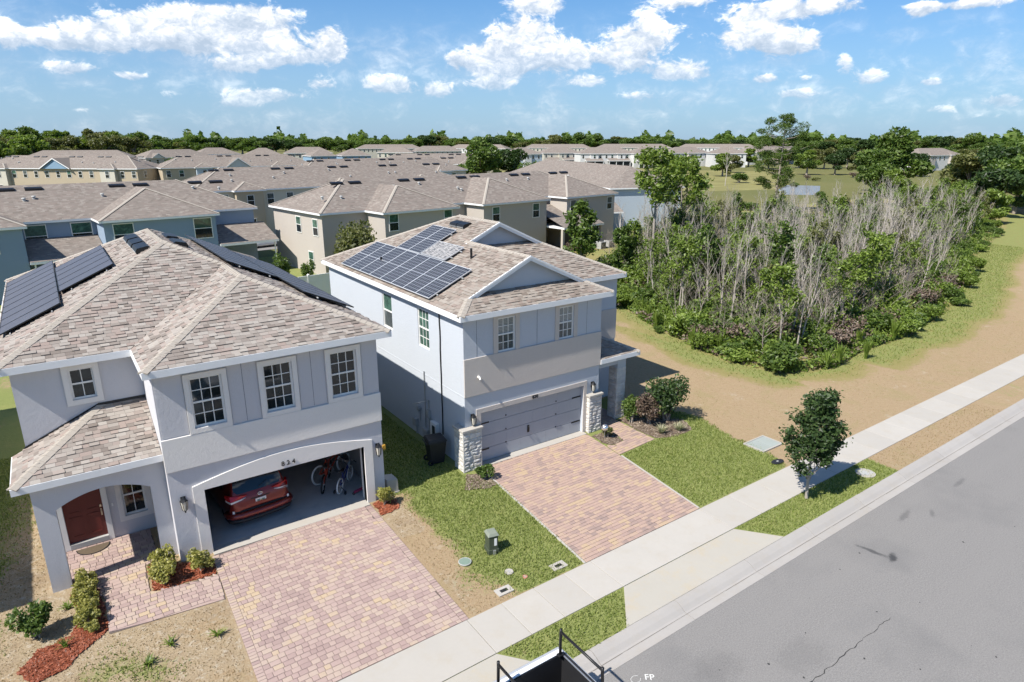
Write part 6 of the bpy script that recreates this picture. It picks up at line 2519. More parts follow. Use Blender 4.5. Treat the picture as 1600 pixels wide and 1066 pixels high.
for (x, y) in scatter(120, WOODS, 1.4, 3, lambda x, y, rg: edge_d(x, y) > 2.2 and (x < 46 or y > 27 or rg.random() < .4) and dens(x, y, rg)):
    s = rgp.uniform(0.62, 1.05)
    plant('leafy_sapling', 'slender sapling with light green leaves among the bare stems', 'tree', rgp.choice(LEAFY), x, y, rgp.uniform(0, 6.28), s, 'leafy saplings in the thicket')
for (x, y) in scatter(190, WOODS, 1.0, 4, lambda x, y, rg: dens(x, y, rg) and (edge_d(x, y) < 6 or rg.random() < .5)):
    e = edge_d(x, y)
    s = rgp.uniform(0.55, 0.95) if e < 3 else rgp.uniform(0.8, 1.35)
    plant('thicket_shrub', 'leafy green shrub along the edge of the thicket', 'shrub', rgp.choice(SHRUB), x, y, rgp.uniform(0, 6.28), s, 'green shrubs of the thicket', names=SN)
for (x, y) in scatter(26, WOODS, 1.6, 5, lambda x, y, rg: x < 60 and y < 34 and edge_d(x, y) > .6):
    plant('withered_shrub', 'withered pinkish brown shrub at the thicket edge', 'shrub', rgp.choice(BROWNB), x, y, rgp.uniform(0, 6.28), rgp.uniform(.7, 1.2), 'withered shrubs of the thicket', names=SN)
# undergrowth nobody could count: leaves filling the wood from the ground up
def undergrowth(n, seed, hmax, size, mat, name, label, xmax):
    rs = np.random.RandomState(seed)
    P = np.array(WOODS)
    p = rs.uniform(P.min(0), [xmax, P.max(0)[1]], (n * 3, 2))
    p = p[in_poly(p[:, 0], p[:, 1], WOODS)]
    m = smooth_noise(p[:, 0] * 1.1, p[:, 1] * 1.1, seed) + 0.5 * smooth_noise(p[:, 0] * 2.7, p[:, 1] * 2.7, seed + 1)
    near = np.clip(46.0 / np.hypot(p[:, 0], p[:, 1]), 0, 1) ** 1.5
    p_ok = (m > -0.15) & (rs.rand(len(p)) < near + .15)
    p, m = p[p_ok][:n], m[p_ok][:n]
    e = np.clip(dist_poly(p[:, 0], p[:, 1], WOODS) / 2.2, 0.35, 1)
    top = np.clip(0.35 + 0.75 * m, 0.15, 1) * hmax * e
    z = top * rs.rand(len(p)) ** .55
    v, f = leaf_quads(rs, np.stack([p[:, 0], p[:, 1], z + .04], 1), size)
    o = link(name, fast_mesh(name, v, f, mat))
    tag(o, label, 'undergrowth', kind='stuff')


undergrowth(52000, 21, 1.9, 0.115, M['leaf_mid'], 'undergrowth', 'green undergrowth filling the thicket', 100)
undergrowth(30000, 23, 3.6, 0.10, M['leaf_bright'], 'climbing_undergrowth', 'light green leaves climbing through the thicket', 95)
undergrowth(24000, 27, 0.75, 0.10, M['leaf_bright'], 'edge_weeds', 'bright green weeds along the thicket floor', 70)
undergrowth(30000, 29, 1.5, 0.11, M['leaf_bright'], 'front_weeds', 'tangled bright weeds in the near part of the thicket', 48)
undergrowth(16000, 25, 1.6, 0.10, M['leaf_brown'], 'withered_undergrowth', 'withered brown leaves in the thicket', 70)
# dense front fringe of low greenery
k = 0
for (ax, ay), (bx_, by_) in zip(WOODS[:13], WOODS[1:14]):
    L_ = math.hypot(bx_ - ax, by_ - ay)
    m = int(L_ / (0.75 if ax < 40 else 1.3))
    for j in range(m):
        t = (j + rgp.random()) / m
        nx_, ny_ = (by_ - ay) / L_, -(bx_ - ax) / L_
        ins = rgp.uniform(-.6, 1.8)
        x, y = ax + (bx_ - ax) * t - nx_ * ins, ay + (by_ - ay) * t - ny_ * ins
        if not in_poly(np.array([x]), np.array([y]), WOODS)[0] and ins > 0.3:
            x, y = ax + (bx_ - ax) * t + nx_ * ins, ay + (by_ - ay) * t + ny_ * ins
        if rgp.random() < 0.34 and 28 < x < 45:
            plant('reed_clump', 'bright green upright reed clump at the thicket foot', 'plant', rgp.choice(REED), x, y, rgp.uniform(0, 6), rgp.uniform(.65, 1.15), 'reed clumps at the thicket foot', names=SN)
        else:
            if rgp.random() < .3:
                continue
            fs_ = rgp.choice((.3, .4, .5, .7, .95))
            plant('fringe_shrub', 'low leafy plant at the foot of the thicket', 'shrub', rgp.choice(SHRUB + FRINGE), x, y, rgp.uniform(0, 6), (fs_ * rgp.uniform(.8, 1.3), fs_ * rgp.uniform(.8, 1.3), fs_ * rgp.uniform(.7, 1.1)), 'low plants at the thicket foot', names=SN)
for x, y, s, lab in [(36.9, 42.3, 1.08, 'dense vine covered tree beside the ice blue row'), (38.6, 38.9, .80, 'short vine covered trunk left of the pale double trunk')]:
    plant('vine_tree', lab, 'tree', VINE[0], x, y, x, (s * 1.05, s * 1.05, s), None)
tp = tree_parts(720, 10.6, 0.19, M['bark_pale'], M['leaf_bright'], 3, (3, 4), 0.50, 9, 0.17, 0.50, 0.05, 0.8, 0.8, 0.32, 9)
plant('tall_tree', 'tall pale trunked tree with thin light green crown left of the thicket', 'tree', tp, 40.8, 38.3, 0.4, 1.0)
tp2 = tree_parts(721, 9.8, 0.17, M['bark_mid'], M['leaf_bright'], 3, (3, 4), 0.48, 9, 0.17, 0.50, 0.06, 0.8, 0.9, 0.32, 9)
plant('tall_tree', 'tall brown trunked tree just right of the pale trunked one', 'tree', tp2, 45.2, 39.2, 1.4, 1.0)
plant('tall_tree', 'broad light green tree behind the two tall trunks', 'tree', tp2, 50.5, 44.5, 3.0, 0.95)


def pine_parts(seed, h, r, leaf, clumps=34, n_leaf=120, size=0.28):
    rg = random.Random(seed)
    rs = np.random.RandomState(seed)
    tmb, bmb = MB(), MB()
    pts, rad = [], []
    for i in range(10):
        t = i / 9
        pts.append((0.25 * math.sin(t * 4), 0.2 * math.cos(t * 3), h * .97 * t))
        rad.append(r * (1 - .85 * t))
    tmb.tube(pts, rad, 8, cap=False)
    cs = []
    for i in range(clumps):
        t = 0.24 + 0.75 * (i + rg.random()) / clumps
        a = i * 2.4 + rg.uniform(-.6, .6)
        prof = max(0.0, math.sin(math.pi * min(1, (t - .12) / .90))) ** 0.6
        q = (0.05 + 0.27 * prof) * h * rg.uniform(.25, 1.0)
        p = (math.cos(a) * q, math.sin(a) * q, h * t + q * .18)
        bmb.tube([(pts[min(9, int(t * 9))][0], pts[min(9, int(t * 9))][1], h * t - .2), (p[0] * .55, p[1] * .55, h * t), p], [r * .25, r * .16, r * .05], 4, cap=False)
        s = h * rg.uniform(.034, .062)
        cs.append((p, (s * 1.35, s * 1.35, s * .8)))
    P = ball_pts(rs, cs, n_leaf, .2)
    v, f = leaf_quads(rs, P, size, 0.5, 0.22)
    return mesh_of(tmb, 'trunk', M['bark_mid']), mesh_of(bmb, 'branches', M['bark_mid']), fast_mesh('foliage', v, f, leaf)


plant('pine_tree', 'tall open crowned pine rising above the horizon behind the thicket', 'tree', pine_parts(730, 15.4, 0.26, M['leaf_mid'], 58, 190, 0.22), 99.5, 66.5, 0.3)


def oak_parts(seed, h, w, leaf, n=5200, size=0.34, lumps=16, bark=None):
    rg = random.Random(seed)
    rs = np.random.RandomState(seed)
    tmb, bmb = MB(), MB()
    tmb.tube([(0, 0, -.3), (.1, 0, h * .18), (.15, .1, h * .38)], [h * .035, h * .026, h * .018], 7, cap=False)
    cs = []
    for i in range(lumps):
        a = i * 2.4 + rg.uniform(-.4, .4)
        q = w * rg.uniform(.1, .78)
        z = h * rg.uniform(.34, .84) * (1 - .22 * (q / w))
        s = w * rg.uniform(.22, .40)
        cs.append(((math.cos(a) * q, math.sin(a) * q, z), (s, s, s * .72)))
        bmb.tube([(.12, .05, h * .3), (math.cos(a) * q * .5, math.sin(a) * q * .5, z * .72), (math.cos(a) * q, math.sin(a) * q, z)], [h * .014, h * .009, h * .003], 4, cap=False)
    P = ball_pts(rs, cs, n // lumps, .45)
    v, f = leaf_quads(rs, P, size)
    return mesh_of(tmb, 'trunk', bark or M['bark_mid']), mesh_of(bmb, 'branches', bark or M['bark_mid']), fast_mesh('foliage', v, f, leaf)


OAK = [oak_parts(740, 10, 6.0, M['leaf_mid']), oak_parts(741, 10, 5.0, M['leaf_dark']), oak_parts(742, 10, 5.5, M['leaf_olive']), oak_parts(743, 10, 4.2, M['leaf_bright'], 4200), oak_parts(744, 11, 6.5, M['leaf_mid'], 6500)]
for k, x, y, s, lab in [
    (4, 163, 80, 1.4, 'broad dark oak rising above the horizon right of the pine'),
    (0, 152, 77, .82, 'green oak left beside the broad dark oak'),
    (3, 128, 62, .78, 'bright green tree in front of the broad dark oak'),
    (1, 172, 68, .85, 'dark green tree right of the broad oak'),
    (2, 150, 58, 1.1, 'olive tree at the left end of the right hand tree belt'),
    (1, 146, 51, 1.25, 'dark green tree in the right hand belt'),
    (0, 160, 53, 1.35, 'tall green tree in the right hand belt behind the dark one'),
    (4, 141, 44, 1.25, 'dark broad tree at the right edge of the belt'),
    (0, 130, 43, 1.05, 'green tree at the right edge above the curved lawn'),
    (1, 121, 43, .9, 'dark shrubby tree where the wood meets the curved lawn'),
    (3, 112, 40, .6, 'bright green small tree at the right end of the thicket'),
    (0, 104, 47, .62, 'green tree standing behind the right part of the thicket'),
    (3, 92, 47, .6, 'bright green tree behind the middle of the thicket'),
    (4, 88, 140, 1.18, 'big dark round tree left one of the pair beside the cream row'),
    (1, 98, 142, 1.12, 'big dark round tree right one of the pair beside the cream row'),
    (0, 96, 127, .80, 'round green tree in front of the dark pair beside the cream row'),
    (3, 32, 152, .66, 'green tree between the two tan rows'),
    (0, 31, 205, .8, 'green tree by the grey house at far left'),
    (2, 62, 240, .7, 'olive tree left of the two small blue houses'),
    (1, 92, 238, .6, 'dark tree between the two small blue houses'),
    (0, 119, 228, .8, 'green tree right of the two small blue houses'),
    (2, 190, 165, .7, 'greyish tree at the meadow edge left of the pine'),
    (0, 165, 150, .52, 'small tree in the green meadow'),
]:
    plant('broadleaf_tree', lab, 'tree', OAK[k], x, y, x * .7, (s, s, s), z=-.25)
# bare pale tree standing at the pond
plant('bare_tree', 'bare brownish tree beside the pond left of the pine', 'tree', BARE[0], 150, 116, 0, (2.0, 2.0, 1.7), z=-.25)
# near left forest and mid distance trees, each one a tree
for i in range(46):
    t = i / 45
    az = 92.5 - 9.5 * t + rgp.uniform(-.6, .6)
    d = rgp.uniform(290, 420) + 90 * t
    s = rgp.uniform(1.15, 1.75)
    plant('forest_tree', 'bright green tree of the forest at the far left', 'tree', OAK[rgp.choice((3, 0, 3, 2))], d * math.cos(R(az)), d * math.sin(R(az)), rgp.uniform(0, 6), (s, s, s * rgp.uniform(.9, 1.15)), 'forest trees at the far left', z=-.3)
for i in range(120):
    az = 16 + 76 * (i + rgp.random()) / 120
    d = rgp.uniform(520, 760)
    s = rgp.uniform(1.1, 1.9)
    plant('horizon_tree', 'dark tree of the belt along the horizon', 'tree', OAK[rgp.choice((1, 0, 4, 0, 2))], d * math.cos(R(az)), d * math.sin(R(az)), rgp.uniform(0, 6), (s * 1.3, s * 1.3, s * rgp.uniform(.7, 1.0)), 'trees along the horizon', z=-.3)
for i in range(34):
    az = 18 + 20 * (i + rgp.random()) / 34
    d = rgp.uniform(230, 420)
    s = rgp.uniform(.8, 1.25)
    plant('background_tree', 'green tree in the background behind the right hand belt', 'tree', OAK[rgp.choice((0, 1, 2, 3))], d * math.cos(R(az)), d * math.sin(R(az)), rgp.uniform(0, 6), (s, s, s * .85), 'background trees at right', z=-.3)
# farthest wood reads as one dark mass
rs = np.random.RandomState(9)
N_ = 52000
az = np.radians(rs.uniform(5, 105, N_))
d = rs.uniform(780, 1500, N_)
top = 12 + 5 * np.sin(az * 60) + 3.5 * np.sin(az * 171 + 1) + 3 * np.sin(az * 390 + 2)
P = np.stack([d * np.cos(az), d * np.sin(az), rs.uniform(0, 1, N_) ** .7 * np.maximum(top, 5) * rs.uniform(.7, 1.1, N_)], 1)
v, f = leaf_quads(rs, P, 3.2, 0.6, .7)
o = link('far_woodland', fast_mesh('far_woodland', v, f, M['leaf_mid']))
tag(o, 'dark woodland closing the horizon', 'woodland', kind='stuff')
# scattered bushes of the meadow and the rough ground beyond the wood
for i in range(46):
    x, y = rgp.uniform(92, 215), rgp.uniform(56, 190)
    if 130 < x < 178 and 82 < y < 110:
        continue
    s = rgp.uniform(.7, 1.9)
    plant('meadow_bush', 'olive bush in the rough meadow beyond the thicket', 'shrub', rgp.choice(SHRUB[:1] + FRINGE[1:] + BROWNB[:1]), x, y, rgp.uniform(0, 6), (s * 1.3, s * 1.3, s), 'bushes of the rough meadow', z=-.25, names=SN)
# meadow, pond
mb = MB()
mb.poly([(136, 90, -.235), (141, 85, -.235), (155, 92, -.235), (170, 101, -.235), (166, 108, -.235), (150, 100, -.235)])
struct(mb.build('pond', M['water']))
M['meadow'] = mat_plain('meadow_grass', (0.20, 0.185, 0.075), .95, 0, .1, .45, .12)
mb = MB()
mb.poly([(85, 118, -.24), (150, 100, -.24), (235, 150, -.24), (200, 205, -.24), (150, 232, -.24), (110, 180, -.24)])
struct(mb.build('meadow', M['meadow']))


# --- grass blades on the near lawns
def grass_mesh(polys, per_m2, h, w, mat, name, seed, want):
    rs = np.random.RandomState(seed)
    V, n0 = [], 0
    for poly in polys:
        P = np.array(poly)
        lo, hi = P.min(0), P.max(0)
        n = int((hi[0] - lo[0]) * (hi[1] - lo[1]) * per_m2)
        p = rs.uniform(lo, hi, (n, 2))
        p = p[in_poly(p[:, 0], p[:, 1], poly)]
        g_, s_, o_ = cover(p[:, 0], p[:, 1])
        p = p[want(g_, s_, o_, rs.rand(len(p)))]
        V.append(p)
    p = np.concatenate(V)
    k = len(p)
    a = rs.uniform(0, 2 * np.pi, k)
    hh = h * rs.uniform(.5, 1.2, k)
    lean = hh * rs.uniform(.2, 1.0, k)
    la = rs.uniform(0, 2 * np.pi, k)
    ww = w * rs.uniform(.6, 1.3, k)
    v = np.zeros((k, 3, 3))
    v[:, 0] = np.stack([p[:, 0] - np.cos(a) * ww, p[:, 1] - np.sin(a) * ww, np.zeros(k)], 1)
    v[:, 1] = np.stack([p[:, 0] + np.cos(a) * ww, p[:, 1] + np.sin(a) * ww, np.zeros(k)], 1)
    v[:, 2] = np.stack([p[:, 0] + np.cos(la) * lean, p[:, 1] + np.sin(la) * lean, hh], 1)
    return fast_mesh(name, v.reshape(-1, 3), np.arange(3 * k).reshape(-1, 3), mat)


LAWN_A = [(7.3, 12.28), (11.1, 12.32), (11.66, 17.5), (10.9, 18.8), (11.0, 34), (8.05, 34), (8.1, 19.0), (8.1, 18.0), (7.4, 17.9)]
LAWN_B = [(16.3, 12.42), (24.0, 12.55), (23.5, 22), (21, 22), (19.2, 19.4), (21.5, 17.5), (20.8, 16.6), (19.0, 16.9), (16.85, 16.7)]
VERGE_A = [(7.15, 10.80), (11.22, 10.85), (10.25, 9.68), (8.1, 9.65)]
VERGE_B = [(16.2, 10.95), (34, 11.22), (34, 10.03), (17.1, 9.80)]
YARD = [(-4.5, 14.5), (2.1, 13.0), (2.1, 16.5), (-.5, 16.8), (-1.7, 19.5), (-1.7, 30), (-4.0, 30)]
FIELD = [(16.3, 12.42), (50, 12.95), (60, 22), (30, 27), (34, 46), (22, 46), (21, 22)]
tag(link('grass', grass_mesh([LAWN_A, LAWN_B, VERGE_A, VERGE_B, YARD], 680, 0.075, 0.016, M['grass'], 'grass', 1, lambda g, s, o, r: g > .25 + r * .5)), 'green lawn grass around the two houses', 'grass', kind='stuff')
tag(link('dry_grass', grass_mesh([LAWN_A, VERGE_B, YARD], 200, 0.03, 0.016, M['grass_dry'], 'dry_grass', 2, lambda g, s, o, r: g < .25 + r * .4)), 'straw coloured dry grass in the yards', 'grass', kind='stuff')
tag(link('field_grass', grass_mesh([FIELD], 60, 0.03, 0.013, M['grass_dry'], 'field_grass', 3, lambda g, s, o, r: (g < .4) & (r < .8))), 'brown dry grass of the open field', 'grass', kind='stuff')
tag(link('thicket_grass', grass_mesh([[(28, 16), (46, 16), (62, 18), (90, 26), (90, 33), (34, 34), (36, 42), (30, 42), (27, 24)]], 110, 0.10, 0.022, M['grass'], 'thicket_grass', 4, lambda g, s, o, r: g > .2 + r * .6)), 'green grass band along the thicket', 'grass', kind='stuff')

# ---------------------------------------------------------------- vehicles and small things
def mat_paint(name, col, rough=0.28, metal=0.35):
    m, k, out = new_mat(name)
    n = k.noise(wpos(k), 3.0, 3)
    c = k.mix(n, scale_col(col, .92), scale_col(col, 1.08))
    bsdf(k, out, c, rough, metal, 0.5, None, **{'Coat Weight': 0.6, 'Coat Roughness': 0.08})
    return m


M['car_red'] = mat_paint('dark_red_car_paint', (0.20, 0.020, 0.014))
M['car_glass'] = mat_plain('tinted_car_glass', (0.012, 0.02, 0.028), 0.06, 0, 0.6, 0.1)
M['lamp_red'] = mat_plain('red_lamp_lens', (0.50, 0.015, 0.02), 0.15, 0, 0.6, 0.15, 20)
M['lamp_white'] = mat_plain('clear_lamp_lens', (0.75, 0.74, 0.72), 0.15, 0, 0.6, 0.1, 20)
M['chrome'] = mat_plain('chrome', (0.75, 0.75, 0.76), 0.15, 0.9, 0.5, 0.05)
M['tyre'] = mat_plain('tyre_rubber', (0.02, 0.02, 0.021), 0.85, 0, 0.2, 0.2, 20)
M['rim'] = mat_plain('alloy_rim', (0.42, 0.43, 0.44), 0.3, 0.8, 0.5, 0.1)
M['silver'] = mat_paint('silver_car_paint', (0.55, 0.56, 0.57), 0.3, 0.4)
M['white_car'] = mat_paint('white_car_paint', (0.7, 0.7, 0.7), 0.3, 0.0)


def loft(stations, prof):
    """stations: (y, z0, z1, w0, w1): rounded box sections from rear to front"""
    mb = MB()
    vs, fs = [], []
    n = None
    for (y, z0, z1, w0, w1) in stations:
        ring = []
        for (a, b) in prof:            # a: -1..1 across, b: 0..1 up
            w = w0 + (w1 - w0) * b
            ring.append((a * w, y, z0 + (z1 - z0) * b))
        n = len(ring)
        vs += ring
    m = len(stations)
    for i in range(m - 1):
        for k in range(n):
            fs.append((i * n + k, i * n + (k + 1) % n, (i + 1) * n + (k + 1) % n, (i + 1) * n + k))
    fs.append(tuple(range(n)))
    fs.append(tuple(reversed(range((m - 1) * n, m * n))))
    return mb.add(vs, fs)


PROF = [(-.82, 0), (.82, 0), (.96, .06), (1.0, .2), (1.0, .42), (.985, .60), (.965, .66), (.97, .80), (.95, .91), (.84, .975), (.60, 1.0), (-.60, 1.0), (-.84, .975), (-.95, .91), (-.97, .80), (-.965, .66), (-.985, .60), (-1.0, .42), (-1.0, .2), (-.96, .06)]


def wheel(parent, x, y, z, r, w):
    mb = MB()
    mb.ring((x, y, z), r - 0.075, 0.085, 'x', 22, 8)
    wh = mb.build('wheel', M['tyre'], parent, smooth=True)
    mb = MB()
    mb.disc((x - w / 2 * .6, y, z), r - 0.13, w * .6, 18, 'x')
    mb.build('rim', M['rim'], wh)
    return wh


def minivan():
    v = thing('minivan', 'dark red minivan parked inside the open garage, seen from behind', 'car', (4.10, 19.80, 0.036), R(5.0))
    st_ = [(0.02, .33, .72, .70, .74), (0.06, .24, .90, .84, .86), (0.11, .22, 1.05, .93, .90), (0.17, .22, 1.14, .965, .90), (0.27, .22, 1.36, .975, .84), (0.40, .22, 1.60, .98, .79), (0.52, .22, 1.70, .985, .76), (0.9, .22, 1.74, .99, .75), (2.6, .22, 1.75, .99, .75),
           (3.3, .22, 1.66, .99, .74), (3.8, .22, 1.36, .985, .80), (4.2, .22, 1.10, .975, .88), (4.75, .24, .97, .94, .86), (5.0, .28, .84, .82, .74), (5.08, .34, .70, .66, .62)]
    b = loft(st_, PROF).build('body', M['car_red'], v, smooth=True)
    b.modifiers.new('edge', 'EDGE_SPLIT').split_angle = R(55)
    # rear window
    mb = MB()
    rows = [(1.135, .155, .74), (1.30, .225, .755), (1.46, .312, .72), (1.60, .385, .62), (1.645, .42, .50)]
    nx_ = 9
    vs, fs = [], []
    for (z, y, hw) in rows:
        for i in range(nx_):
            t = -1 + 2 * i / (nx_ - 1)
            vs.append((t * hw, y - 0.022 + 0.05 * t * t, z))
    for j in range(len(rows) - 1):
        for i in range(nx_ - 1):
            a = j * nx_ + i
            fs.append((a, a + 1, a + nx_ + 1, a + nx_))
    mb.add(vs, fs)
    rw = mb.build('rear_window', M['car_glass'], v, smooth=True)
    mb = MB()
    mb.tube([(0.0, 0.145, 1.20), (0.30, 0.205, 1.335)], 0.010, 5)
    mb.build('wiper', M['dark'], rw)
    # tail lamps: red wedge over a clear strip
    for s in (-1, 1):
        mb = MB()
        P_ = [(.40, 1.075, .075), (.60, 1.10, .095), (.90, 1.115, .20), (.985, 1.08, .40), (.985, .985, .36), (.90, .965, .11), (.62, 1.0, .075)]
        mb.add([(s * x, y - .015, z) for x, z, y in P_] + [(s * x * .97, y + .08, z) for x, z, y in P_], [tuple(range(7)) if s > 0 else tuple(reversed(range(7)))] + [(i, (i + 1) % 7, 7 + (i + 1) % 7, 7 + i) for i in range(7)])
        tl = mb.build('tail_lamp', M['lamp_red'], v)
        mb = MB()
        P_ = [(.44, 1.005, .070), (.62, .992, .072), (.90, .957, .105), (.985, .977, .355), (.985, .925, .34), (.90, .900, .095), (.60, .955, .07)]
        mb.add([(s * x, y - .018, z) for x, z, y in P_] + [(s * x * .97, y + .08, z) for x, z, y in P_], [tuple(range(7)) if s > 0 else tuple(reversed(range(7)))] + [(i, (i + 1) % 7, 7 + (i + 1) % 7, 7 + i) for i in range(7)])
        mb.build('clear_lens', M['lamp_white'], tl)
    # bumper
    mb = MB()
    pts = [(-.97, .42, .45), (-.955, .16, .47), (-.86, .03, .48), (-.6, -.035, .49), (0, -.06, .49), (.6, -.035, .49), (.86, .03, .48), (.955, .16, .47), (.97, .42, .45)]
    mb.tube(pts, 0.105, 8)
    bp = mb.build('bumper', M['car_red'], v, smooth=True)
    mb = MB()
    mb.tube([(x, y + .03, .30) for x, y, z in pts], 0.075, 6)
    mb.build('bumper_skirt', M['dark'], bp, smooth=True)
    mb = MB()
    mb.tube([(x * .96, y + .045, .605) for x, y, z in pts[1:-1]], 0.035, 6)
    mb.build('bumper_step', M['dark'], bp)
    for s in (-1, 1):
        mb = MB()
        mb.box(s * .86 - .03, 0.045, .56, s * .86 + .03, .09, .66)
        mb.build('reflector', M['lamp_white'], bp)
    mb = MB()
    mb.box(-.17, .032, .715, .17, .06, .87)
    pl = mb.build('licence_plate', M['lamp_white'], v, bevel=.008)
    mb = MB()
    mb.box(-.12, .0285, .765, -.035, .0305, .825)
    mb.box(.03, .0285, .765, .12, .0305, .825)
    mb.build('plate_characters', mat_plain('plate_green', (.12, .2, .17), .6), pl)
    mb = MB()
    mb.disc((0, .0285, .795), .022, .002, 8, 'y')
    mb.build('plate_emblem', mat_plain('plate_orange', (.45, .25, .04), .6), pl)
    mb = MB()
    mb.box(-.30, .047, .89, .30, .075, .915)
    mb.build('plate_recess', M['dark'], v)
    em = MB()
    em.ring((0, .075, 1.0), .075, .010, 'y', 20, 5, 1.0, .66)
    em.ring((0, .072, 1.0), .036, .008, 'y', 16, 5, .85, 1.25)
    em.ring((0, .072, 1.02), .056, .008, 'y', 16, 5, 1.0, .45)
    em.build('emblem', M['chrome'], v)
    for s in (-1, 1):
        mb = MB()
        mb.add([(s * .935, .75, 1.16), (s * .955, 2.9, 1.10), (s * .93, 3.5, 1.14), (s * .83, 3.05, 1.58), (s * .79, .85, 1.58)], [(0, 1, 2, 3, 4) if s > 0 else (4, 3, 2, 1, 0)])
        mb.build('side_window', M['car_glass'], v)
    for s in (-1, 1):
        for y in (.95, 4.0):
            wheel(v, s * .83, y, .335, .335, .22)
    mb = MB()
    mb.box(-.60, .30, 1.70, .60, .62, 1.745)
    mb.build('spoiler', M['car_red'], v, bevel=.02)
    return v


minivan()


def bicycle(label, loc, rz, s, frame, tyre, lean=0.0, stab=False):
    """length along y, front wheel at +y"""
    t = thing('bicycle', label, 'bicycle', loc, rz)
    t.scale = (s, s, s)
    t.rotation_euler = (0, lean, rz)
    r = .25
    for y in (-.42, .42):
        mb = MB()
        mb.ring((0, y, r), r - .025, .025, 'x', 24, 6)
        w = mb.build('wheel', tyre, t, smooth=True)
        mb = MB()
        for k in range(10):
            a = k * math.pi / 5
            mb.tube([(0, y, r), (0, y + (r - .03) * math.cos(a), r + (r - .03) * math.sin(a))], .0035, 3)
        mb.tube([(-.04, y, r), (.04, y, r)], .018, 6)
        mb.build('spokes', M['metal'], w)
    mb = MB()
    for a, b in (((0, -.42, r), (0, -.05, .24)), ((0, -.42, r), (0, -.14, .50)), ((0, -.05, .24), (0, -.16, .56)), ((0, -.05, .24), (0, .30, .52)), ((0, -.14, .46), (0, .28, .58)), ((0, .27, .62), (0, .32, .46))):
        mb.tube([a, b], .02, 6)
    mb.build('frame', frame, t)
    mb = MB()
    mb.tube([(0, .30, .50), (.045, .34, .42), (.045, .42, r)], .014, 5)
    mb.tube([(0, .30, .50), (-.045, .34, .42), (-.045, .42, r)], .014, 5)
    mb.build('fork', M['chrome'], t)
    mb = MB()
    mb.tube([(0, .27, .60), (0, .25, .74)], .014, 5)
    mb.tube([(-.26, .18, .80), (-.18, .24, .80), (-.05, .26, .73), (.05, .26, .73), (.18, .24, .80), (.26, .18, .80)], .013, 5)
    hb = mb.build('handlebar', M['chrome'], t)
    for sx_ in (-1, 1):
        mb = MB()
        mb.tube([(sx_ * .26, .18, .80), (sx_ * .34, .12, .80)], .02, 6)
        mb.build('grip', M['dark'], hb)
    mb = MB()
    mb.tube([(0, -.15, .55), (0, -.17, .62)], .014, 5)
    mb.add([(-.07, -.28, .63), (.07, -.28, .63), (.025, .0, .62), (-.025, .0, .62), (-.07, -.28, .67), (.07, -.28, .67), (.02, .0, .655), (-.02, .0, .655)], [(0, 3, 2, 1), (4, 5, 6, 7), (0, 1, 5, 4), (1, 2, 6, 5), (2, 3, 7, 6), (3, 0, 4, 7)])
    mb.build('saddle', M['dark'], t)
    mb = MB()
    mb.ring((.035, -.05, .24), .07, .008, 'x', 16, 4)
    mb.tube([(.05, -.05, .24), (.05, .03, .15), (.13, .03, .15)], .011, 4)
    mb.tube([(-.05, -.05, .24), (-.05, -.13, .33), (-.13, -.13, .33)], .011, 4)
    mb.build('crank', M['metal'], t)
    if stab:
        for sx_ in (-1, 1):
            mb = MB()
            mb.tube([(0, -.42, r), (sx_ * .16, -.45, .10)], .010, 4)
            mb.ring((sx_ * .17, -.46, .065), .045, .02, 'x', 12, 5)
            mb.build('stabiliser', M['dark'], t)
    return t


M['bike_red'] = mat_paint('red_bike_paint', (0.42, 0.06, 0.03), .35, .1)
M['bike_blue'] = mat_paint('dark_blue_bike_paint', (0.03, 0.045, 0.18), .35, .1)
M['tyre_white'] = mat_plain('whitewall_tyre', (0.62, 0.62, 0.60), .6)
M['pink'] = mat_plain('pink_plastic', (0.42, 0.05, 0.12), .5)
bicycle('orange red bicycle with black tyres, leftmost in the open garage', (6.55, 20.95, .036), R(-30), 1.35, M['bike_red'], M['tyre'], 0.10)
bicycle('red bicycle with white tyres standing behind the others in the garage', (6.95, 21.35, .036), R(-65), 1.45, M['bike_red'], M['tyre_white'], -0.08)
b3 = bicycle('small dark blue bicycle with stabilisers at the right of the garage', (7.08, 20.45, .036), R(-42), 1.15, M['bike_blue'], M['tyre_white'], 0.0, True)
sc_ = thing('scooter', 'pink toy scooter lying low beside the blue bicycle', 'scooter', (7.40, 19.85, .036), R(-70))
mb = MB()
mb.tube([(0, -.30, .09), (0, .22, .07), (0, .34, .14)], [.05, .05, .03], 6)
mb.build('deck', M['pink'], sc_)
mb = MB()
mb.tube([(0, .34, .12), (0, .22, .62)], .014, 5)
mb.tube([(-.14, .22, .62), (.14, .22, .62)], .014, 5)
mb.build('handlebar', M['metal'], sc_)
for y in (-.32, .38):
    mb = MB()
    mb.ring((0, y, .06), .04, .02, 'x', 12, 5)
    mb.build('wheel', M['dark'], sc_)

